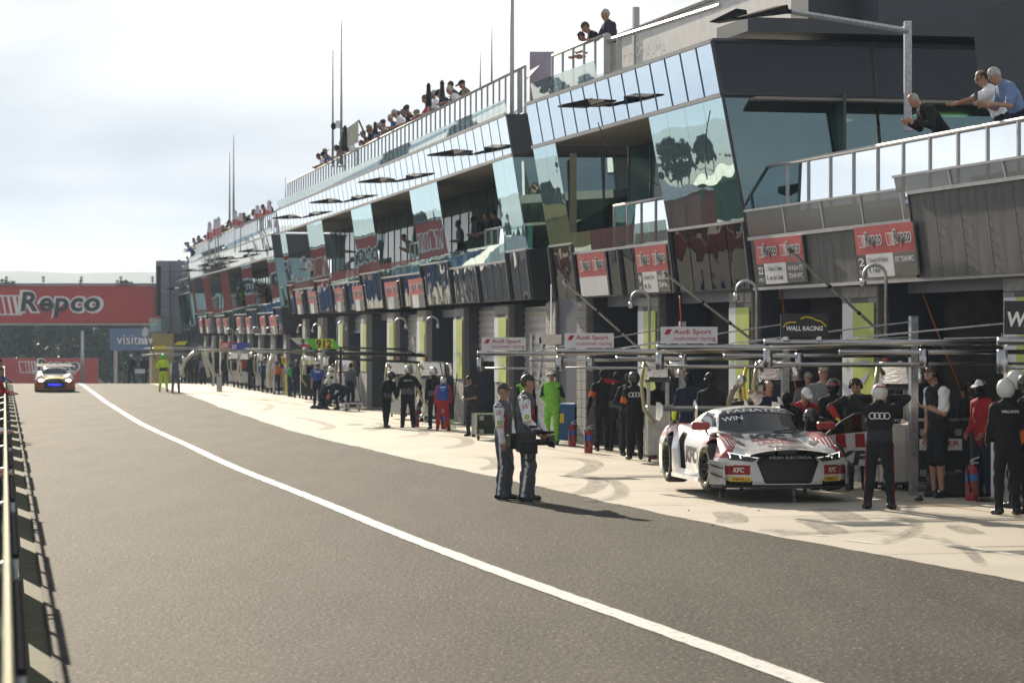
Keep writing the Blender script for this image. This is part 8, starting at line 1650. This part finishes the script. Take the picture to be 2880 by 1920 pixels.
# ------------------------------------------------------------------ pit wall at the left edge
def pitwall():
    M_TAPE = mat('yellow_green_rail_paint', (0.15, 0.17, 0.03), rough=0.8, var=0.4, vscale=2, col2=(0.30, 0.30, 0.15)); M_WALLC = mat('pit_wall_concrete', (0.30, 0.29, 0.27), rough=0.85, var=0.2)
    M_PB = mat('wall_board_dark', (0.03, 0.03, 0.035), rough=1.0, var=0.0, spec=0.0)
    r = empty('pit_wall', (float(WALLX(30)), 30, 0), 'low pit wall with dark boards and a yellow green top rail along the left edge', 'wall')
    def P(Y, o, z): d = Vector((-0.1785, 1, 0)).normalized(); n = Vector((-d.y, d.x, 0)); q = Vector((float(WALLX(Y)), Y, float(gz(Y))))+n*o; q.z += z; return q
    Y = 9.0; k = 0
    while Y < 168:
        L_ = 5.8; gap = 0.30*L_; a, b = Y+gap, Y+L_
        for (nm, o0, o1, z0, z1, m, ya, yb) in (('kerb_block', 0.05, 0.22, 0.0, 0.10, M_WALLC, Y, Y+L_-0.02), ('board', 0.10, 0.13, 0.12, 0.72, M_PB, a, b-0.03), ('inner_board', 0.50, 0.54, 0.0, 0.98, M_PB, Y, Y+L_-0.04)):
            mb = MB(); mb.hexa([P(ya, o0, z0), P(ya, o1, z0), P(yb, o1, z0), P(yb, o0, z0), P(ya, o0, z1), P(ya, o1, z1), P(yb, o1, z1), P(yb, o0, z1)]); mb.build(nm, m, r)
        for yy in (a, a+0.4*(b-a), b-0.05): mb = MB(); mb.tube([P(yy, 0.12, 0.1), P(yy, 0.12, 0.99)], 0.02, 6); mb.build('post', M_GALV, r)
        mb = MB(); mb.tube([P(a, 0.12, 1.0), P(b-0.03, 0.12, 1.0)], 0.022, 6); mb.build('frame_rail', M_PB, r)
        mb = MB(); mb.tube([P(Y, 0.17, 1.06), P(Y+L_-0.01, 0.17, 1.06)], 0.021, 6); mb.build('top_rail', M_TAPE, r)
        mb = MB(); mb.tube([P(Y+gap*0.4, 0.17, 1.05), P(Y+gap*0.4, 0.50, 0.96)], 0.015, 5); mb.build('bracket', M_GALV, r)
        Y += L_; k += 1
    # track side barrier
    tb = empty('track_barrier', (float(WALLX(40))-23, 40, 0), 'long grey concrete barrier on the far side of the race track', 'barrier'); Y = 0
    while Y < 300: 
        mb = MB(); mb.hexa([P(Y, 22.6, 0), P(Y, 23.0, 0), P(Y+11.9, 23.0, 0), P(Y+11.9, 22.6, 0), P(Y, 22.7, 1.0), P(Y, 22.9, 1.0), P(Y+11.9, 22.9, 1.0), P(Y+11.9, 22.7, 1.0)]); mb.build('barrier_block', M_WALLC, tb); Y += 12
    return P
WP = pitwall()
fl_ = math.degrees(math.atan2(0.985, 0.17))
for (Y, o, h, tp, hd, lab, fa) in ((84, 0.42, 1.85, BLUEF, M_HAIRD, 'person in blue top at the far end of the pit wall', 70), (66, 0.36, 1.72, REDF, M_HAIRB, 'person in red top leaning on the pit wall', 80), (38, 0.55, 1.7, WHTF, M_HAIRD, 'person reaching a pale sleeve over the pit wall', 85), (26, 0.60, 1.7, REDF, M_HAIRB, 'person in dark red sleeve close to the camera on the pit wall', 85)):
    p = WP(Y, o+0.05, 0.0); person(lab, p, fa, h, dict(lean=20, hip=(0, -0.1, 0.96), hl=(-0.2, 0.42, 1.12), hr=(0.2, 0.46, 1.12)), dict(top=tp, pants=NAVY), 0.026, 'hair', hd, fingers=False)

# ------------------------------------------------------------------ red bridge banner, hoardings and far signs
YB = 207.0; u_ = Vector((1, 0, 0))
br = empty('sponsor_bridge', AT(200, 905, YB), 'wide red sponsor bridge with large lettering across the track', 'bridge')
a, b = AT(-420, 908, YB), AT(437, 803, YB)
mb = MB(); mb.box(((a.x+b.x)/2, YB+0.6, (a.z+b.z)/2), (b.x-a.x, 1.2, b.z-a.z)); mb.build('red_panel', M_REDSIGN, br)
mb = MB(); mb.box(((a.x+b.x)/2, YB+0.55, b.z+0.10), (b.x-a.x+0.2, 1.5, 0.12)); mb.build('top_flashing', M_GREYCLAD, br); mb = MB(); mb.box(((a.x+b.x)/2, YB+0.55, a.z-0.10), (b.x-a.x+0.2, 1.4, 0.10)); mb.build('bottom_flashing', M_FRAME, br)
for xx in (-0.5, -0.98): 
    q = AT(1440, 960, YB); mb = MB(); px_ = a.x+0.8 if xx < -0.6 else (a.x+b.x)/2-14; mb.box((px_, YB+0.6, (a.z-5)/2-0.5), (0.7, 0.9, a.z+5.6)); mb.build('bridge_leg', M_GREYCLAD, br)
def bigrepco(o, wd, ht): repco(br, o, u_, UP, wd, ht)
lw = (282-(-55))/FPX*YB; lh = (898-815)/FPX*YB; bigrepco(AT(-52, 898, YB-0.03), lw, lh); bigrepco(AT(-400, 898, YB-0.03), lw*0.8, lh)
for k, x in enumerate((18, 122, 226, 229, 330, 340, 429)):
    y = 786 if k not in (2, 4) else 796; sl = AT(x, y+12, YB+0.4); r = empty('light_stack', sl, 'small stacked loudspeaker mast on the red bridge, %s from the left' % ORD[k], 'light mast', 'small masts on the red bridge'); mb = MB(); mb.tube([AT(x, 806, YB+0.4), AT(x, y-10, YB+0.4)], 0.03, 5); mb.build('mast', M_LAMP, r)
    for j in range(3): mb = MB(); mb.box(AT(x, y-6+5*j, YB+0.4), (0.24, 0.2, 0.06)); mb.build('horn', M_LAMP if j != 1 else M_REDSIGN, r)
Yh = 262.0
def hoard(x0, x1, y0, y1, Y, m, label, cat='hoarding', down=3.0):
    a, b = AT(x0, y1, Y), AT(x1, y0, Y); mb = MB(); mb.box(((a.x+b.x)/2, Y+0.1, (a.z+b.z-down)/2), (b.x-a.x, 0.2, b.z-a.z+down)); return mb.build('hoarding', m, None, label=label, cat=cat)
h1 = hoard(-60, 275, 1007, 1068, Yh, M_REDSIGN, 'long red hoarding with a striped logo behind the oncoming cars')
repco(h1, AT(50, 1055, Yh-0.02), u_, UP, 172/FPX*Yh, 48/FPX*Yh)
h2 = hoard(309, 442, 924, 985, 232, mat('sky_blue_sign', (0.10, 0.20, 0.34), rough=0.5, var=0.05), 'pale blue visitnsw sign beyond the bridge', 'sign', 0.0)
letters('lettering', 'visit', AT(328, 968, 231.85), u_, UP, 61/FPX*232, 26/FPX*232, M_WHITELET, h2, lift=0.02); letters('lettering', 'nsw', AT(390, 968, 231.85), u_, UP, 50/FPX*232, 18/FPX*232, M_WHITELET, h2, bold=0.04, lift=0.02)
for x in (325, 425): mb = MB(); p = AT(x, 985, 232.3); mb.box((p.x, p.y, p.z-2.5), (0.25, 0.25, 5.2)); mb.build('sign_leg', M_GALV, h2)
bh = MB(); bh.box((-88, 330, 0.7), (50, 0.3, 3.0)); bh.build('hoarding', mat('blue_hoarding_print', (0.03, 0.10, 0.36), rough=0.5), None, label='long blue hoarding beyond the left edge, seen only reflected in the fascia', cat='hoarding')
pole('light_pole', 232, 930, 1085, 250, 0.16, 0.12, 'slim grey light pole behind the oncoming cars', cat='pole')
# glass commentary box and yellow wall at the foot of the tower
cb = empty('glass_box', AT(432, 930, 203), 'small glazed lookout with a red strip left of the tower', 'lookout')
mb = MB(); a, b = AT(418, 932, 203), AT(452, 888, 203); mb.box(((a.x+b.x)/2, 203.8, (a.z+b.z)/2), (b.x-a.x, 1.4, b.z-a.z)); mb.build('glazing', M_CLEARGLASS, cb); mb = MB(); a, b = AT(415, 894, 202.9), AT(453, 888, 202.9); mb.box(((a.x+b.x)/2, 203.6, (a.z+b.z)/2), (b.x-a.x, 1.9, b.z-a.z)); mb.build('red_strip', M_REDSIGN, cb)
mb = MB(); a, b = AT(412, 945, 203), AT(470, 932, 203); mb.box(((a.x+b.x)/2, 203.8, (a.z+b.z)/2), (b.x-a.x, 1.6, b.z-a.z)); mb.build('base_slab', M_GREYCLAD, cb)
yw = hoard(428, 488, 938, 975, 201, mat('ochre_wall', (0.42, 0.33, 0.10), rough=0.7, var=0.1), 'ochre yellow wall panel below the grey tower', 'wall', 4.0)

# marquees, red barrier boards and a bank across the track: outside the frame, they show in the glass
mq = [mat('marquee_%d' % k, c, rough=0.7) for k, c in enumerate(((0.5, 0.5, 0.5), (0.36, 0.28, 0.08), (0.06, 0.13, 0.08), (0.3, 0.3, 0.32), (0.3, 0.07, 0.06)))]
for k in range(11):
    ph_ = R(20+k*3.2); t_ = 125+18*(k % 3); X, Y = 3-t_*math.sin(ph_), 55+t_*math.cos(ph_); r = empty('marquee', (X, Y, 0), 'marquee tent beyond the left edge, seen only reflected in the glass', 'tent', 'marquees beyond the track')
    hw_ = 3.2+(k % 3); mb = MB(); mb.box((X, Y, 1.3), (hw_*2, 5, 2.6)); mb.build('tent_wall', mq[(k*3) % 5], r); mb = MB(); mb.add([(X-hw_-0.2, Y-2.7, 2.62), (X+hw_+0.2, Y-2.7, 2.62), (X+hw_+0.2, Y+2.7, 2.62), (X-hw_-0.2, Y+2.7, 2.62), (X, Y, 4.2)], [(0,1,4), (1,2,4), (2,3,4), (3,0,4), (3,2,1,0)]); mb.build('tent_roof', mq[(k*3+k % 2) % 5], r)
for k in range(16):
    Y = 50+k*12; p = WP(Y, 22.4, 0); mb = MB(); mb.box(p+UP*0.55, (0.06, 11.6, 0.9), (Vector((1, 0, 0)), Vector((-0.1785, 1, 0)).normalized(), UP)); mb.build('barrier_board', M_REDSIGN if k % 3 else M_SIGNW, None, label='advertising board on the far track barrier, seen only reflected in the glass', cat='board', group='boards on the far track barrier')
# ------------------------------------------------------------------ trees beyond the bridge
M_LEAF = [mat('gum_leaf_%d' % k, c, rough=0.6, var=0.35, vscale=0.6, spec=0.3) for k, c in enumerate(((0.045, 0.060, 0.028), (0.060, 0.072, 0.036), (0.035, 0.048, 0.026)))]
M_BARK = mat('gum_bark', (0.13, 0.11, 0.09), rough=0.85, var=0.3, vscale=4)
TREES = []
def tree_proto(k, hgt, spread, nleaf):
    r = np.random.default_rng(50+k); V = []; F = []; cl = []
    mbt = MB(); mbt.tube([(0,0,0), (0.1,0,hgt*0.25), (-0.1,0.1,hgt*0.5), (0.05,0,hgt*0.8)], [hgt*0.028, hgt*0.022, hgt*0.015, hgt*0.005], 7)
    for q in range(9):
        an = q*2.4+r.uniform(-0.3, 0.3); z0 = hgt*(0.28+0.06*q); rr = spread*(0.55+0.45*r.random())*(1-0.35*q/9); e = Vector((math.cos(an)*rr, math.sin(an)*rr, z0+hgt*r.uniform(0.10, 0.24)))
        mbt.tube([(0, 0, z0), e*0.5+Vector((0, 0, z0*0.55)), e], [hgt*0.012, hgt*0.008, hgt*0.003], 5); cl.append((np.array(e), spread*r.uniform(0.28, 0.42)))
        cl.append((np.array(e)*np.array([0.6, 0.6, 1])+np.array([0, 0, hgt*0.08]), spread*r.uniform(0.25, 0.4)))
    cl.append((np.array([0, 0, hgt*0.92]), spread*0.35)); cl.append((np.array([spread*0.2, 0, hgt*0.8]), spread*0.4))
    fm = []
    for (c, rad) in cl:
        n = nleaf//len(cl); d = r.normal(size=(n, 3)); d /= np.linalg.norm(d, axis=1)[:, None]; p = c+d*(rad*r.random((n, 1))**0.45)*np.array([1, 1, 0.72])
        sz = hgt*0.021*(0.7+0.8*r.random(n)); a = r.normal(size=(n, 3)); a /= np.linalg.norm(a, axis=1)[:, None]; b = np.cross(a, r.normal(size=(n, 3))); b /= np.linalg.norm(b, axis=1)[:, None]
        o = len(V); mi_ = r.integers(0, 3)
        for i in range(n): V += [p[i]-a[i]*sz[i], p[i]+b[i]*sz[i]*0.7, p[i]+a[i]*sz[i], p[i]-b[i]*sz[i]*0.7]; F.append((o+4*i, o+4*i+1, o+4*i+2, o+4*i+3)); fm.append(mi_ if r.random() < 0.8 else r.integers(0, 3))
    cm = bpy.data.meshes.new('crown'); cm.from_pydata([tuple(v) for v in V], [], F); [cm.materials.append(m) for m in M_LEAF]; cm.polygons.foreach_set('material_index', np.array(fm, dtype=np.int32))
    tm = bpy.data.meshes.new('trunk'); tm.from_pydata([tuple(v) for v in mbt.V], [], mbt.F); tm.materials.append(M_BARK); return cm, tm
for k in range(4): TREES.append(tree_proto(k, (11, 12.5, 10, 13)[k], (3.6, 4.2, 4.0, 3.4)[k], 5200))
def tree(X, Y, sc, k, label, group='gum trees beyond the bridge', z=None):
    r = empty('gum_tree', (X, Y, float(gz(Y)) if z is None else z), label, 'tree', group); r.scale = (sc, sc, sc*(0.95+0.1*((k*37) % 5)/5)); r.rotation_euler = (0, 0, k*1.7)
    for nm, me in zip(('crown', 'trunk'), TREES[k % 4]): o = bpy.data.objects.new(nm, me); COL.objects.link(o); o.parent = r
TO = ['leftmost', 'second', 'third', 'fourth', 'fifth', 'sixth', 'seventh', 'eighth', 'ninth', 'tenth', 'eleventh', 'twelfth']
for k in range(12):
    x = -20+k*45; Y = 300+(k*53) % 45; tree((x-1440)/FPX*Y, Y, 0.82+0.06*((k*3) % 4), k, 'dark gum tree under the red bridge, %s%s' % (TO[k], '' if k == 0 else ' from the left'), z=-5.6)
for k in range(44):
    ph_ = R(17+k*0.8); t_ = 275+9*((k*5) % 4); tree(3-t_*math.sin(ph_), 55+t_*math.cos(ph_), 0.42+0.06*((k*7) % 5), k+1, 'gum tree beyond the left edge, seen only reflected in the glass', 'gum trees left of the track', z=-0.5)
# scrub bank between the trees, reads as one mass
r_ = np.random.default_rng(9); V = []; F = []
for i in range(14000):
    X = r_.uniform(-62, -28); Y = r_.uniform(290, 360); zt = -4.6+5.4*r_.random()**1.3*(0.6+0.4*math.sin(X*0.9+Y*0.1)); s_ = 0.16+0.2*r_.random(); a = r_.normal(size=3); a /= np.linalg.norm(a); b = np.cross(a, r_.normal(size=3)); b /= np.linalg.norm(b); p = np.array([X*Y/300, Y, zt]); o = len(V)
    V += [p-a*s_, p+b*s_*0.7, p+a*s_, p-b*s_*0.7]; F.append((o, o+1, o+2, o+3))
so_ = mesh_obj('scrub', V, F, M_LEAF[1]); tag(so_, 'dense olive scrub behind the tree trunks', 'scrub', kind='stuff')
# far blue hills
def hills():
    r_ = np.random.default_rng(3); V = []; F = []; xs = np.linspace(-2600, 1600, 97)
    prof = [AT(1440+x/2400*FPX, 0, 2400).x for x in xs]
    for j, (Y, kk) in enumerate(((2050, 0.15), (2400, 1.0), (2750, 0.3))):
        for x in xs:
            px_ = 1440+x/Y*FPX if j == 1 else 1440+x/2400*FPX
            y = np.interp(px_, [-3000, -1400, -500, 0, 130, 300, 438, 900, 1700, 3000], [910, 890, 780, 757, 761, 768, 771, 760, 790, 800]); zt = CAMZ-(y-960)/FPX*2400+1.4*math.sin(x*0.035)+0.8*math.sin(x*0.09+1)
            V.append((x, Y, -10+(zt+10)*kk))
    n = len(xs)
    for j in range(2):
        for i in range(n-1): F.append((j*n+i, j*n+i+1, j*n+n+i+1, j*n+n+i))
    o = mesh_obj('hills', V, F, mat('forested_hill', (0.05, 0.065, 0.045), rough=0.95, var=0.3, vscale=0.01), smooth=True); tag(o, kind='structure')
hills()

# ------------------------------------------------------------------ rooftop umbrellas, sail, sheds
def umbrella(x, ytop, ybot, Y, m, label, rmax=0.2, cat='umbrella', text=False):
    t, b = AT(x, ytop, Y), AT(x, ybot, Y); H = t.z-b.z; r = empty('folded_umbrella', b, label, cat, 'folded umbrellas on the roofs')
    mb = MB(); mb.lathe([(rmax*0.75, 0), (rmax, 0.08*H), (rmax*0.9, 0.35*H), (rmax*0.62, 0.75*H), (rmax*0.55, 0.84*H), (rmax*0.75, 0.86*H), (0.03, H)], b, n=10); o = mb.build('canopy', m, r, True)
    for v in o.data.vertices: a = math.atan2(v.co.y, v.co.x); k = 1+0.12*math.cos(5*a); v.co.x *= k; v.co.y *= k
    mb = MB(); mb.tube([b-UP*1.2, b+UP*0.05], 0.03, 6); mb.build('pole', M_GALV, r)
    if text: q = MB(); q.lathe([(rmax*1.03, 0.12*H), (rmax*0.9, 0.45*H)], b, n=10); q.build('red_print', M_REDSIGN, r)
DK = fabric((0.03, 0.032, 0.045)); WU = fabric((0.6, 0.58, 0.64))
umbrella(1205, 234, 300, 83, DK, 'folded dark umbrella, left of two near the roof end', 0.09*1.1); umbrella(1243, 226, 300, 81, DK, 'folded dark umbrella, right of two near the roof end', 0.09*1.1)
umbrella(970, 353, 425, 100, DK, 'folded dark umbrella beside the flagpoles', 0.13); umbrella(1055, 343, 378, 94, DK, 'small folded dark umbrella among the roof crowd', 0.09)
for k, (x, yt, yb) in enumerate(((589, 623, 680), (605, 615, 670), (614, 609, 668), (661, 590, 640), (676, 598, 640), (724, 577, 620), (756, 572, 610))): umbrella(x, yt, yb, 147+k*1.5 if k < 3 else 139, WU, 'folded white and red umbrella on the far roof, %s from the left' % ORD[k], 0.16, text=True)
sl = empty('sail_banner', AT(993, 400, 98), 'pale square banner on a slanted frame on the middle wing roof', 'banner'); mb = MB(); mb.prism([AT(977, 360, 98), AT(1008, 338, 97), AT(1008, 400, 97), AT(977, 415, 98)], (0, 0.02, 0)); mb.build('cloth', fabric((0.6, 0.57, 0.48)), sl); mb = MB(); mb.tube([AT(1009, 338, 97), AT(1026, 378, 97)], 0.03, 5); mb.build('prop', M_LAMP, sl)
sh = empty('roof_shed', AT(1490, 290, 71), 'small mauve and white rooftop shed between the two wings', 'shed')
mb = MB(); a, b = AT(1462, 300, 71.5), AT(1530, 146, 71.5); mb.box(((a.x+b.x)/2+0.25, 72.5, (a.z+b.z)/2), (b.x-a.x, 2, b.z-a.z)); mb.build('mauve_wall', mat('mauve_render', (0.34, 0.31, 0.38), rough=0.8, var=0.1), sh)
mb = MB(); a, b = AT(1444, 300, 71), AT(1470, 198, 71); mb.box(((a.x+b.x)/2, 71.3, (a.z+b.z)/2), (b.x-a.x, 0.6, b.z-a.z)); mb.build('white_door', M_WHITE, sh)
cb_ = MB(); cb_.tube([AT(1682, 345, 54.5), AT(1700, 400, 54.6), AT(1735, 450, 54.4), AT(1790, 490, 54.0), AT(1850, 520, 53.4)], 0.012, 5); cb_.build('loose_cable', M_BLACK, None, True, 'loose black cable hanging across the large recessed balcony', 'cable')
# white awning strip along the roof rail near the mast
aw = MB(); aw.prism([S2.P(0.3, 8.47, 0.10, False), S2.P(11.5, 8.50, 0.10, False), S2.P(11.5, 8.58, -0.2, False), S2.P(0.3, 8.80, -0.2, False)], (0.02, 0, 0.02)); aw.build('roof_awning', fabric((0.62, 0.60, 0.62)), None, label='white awning edge above the near end of the middle wing railing', cat='awning')

# ------------------------------------------------------------------ air
mb = MB(); mb.box((-300, 1400, 33), (4000, 3000, 88)); hz_ = mb.build('haze', None or mat('x_unused', (1, 1, 1), var=0), None, kind='stuff', label='thin bright haze in the air', cat='haze')
hm_ = bpy.data.materials.new('thin_haze'); hm_.use_nodes = True; t = hm_.node_tree; t.nodes.clear(); o = t.nodes.new('ShaderNodeOutputMaterial'); v = t.nodes.new('ShaderNodeVolumePrincipled')
v.inputs['Color'].default_value = (0.60, 0.78, 1.0, 1); v.inputs['Density'].default_value = 0.00026; v.inputs['Anisotropy'].default_value = 0.2; t.links.new(v.outputs[0], o.inputs['Volume'])
hz_.data.materials.clear(); hz_.data.materials.append(hm_)
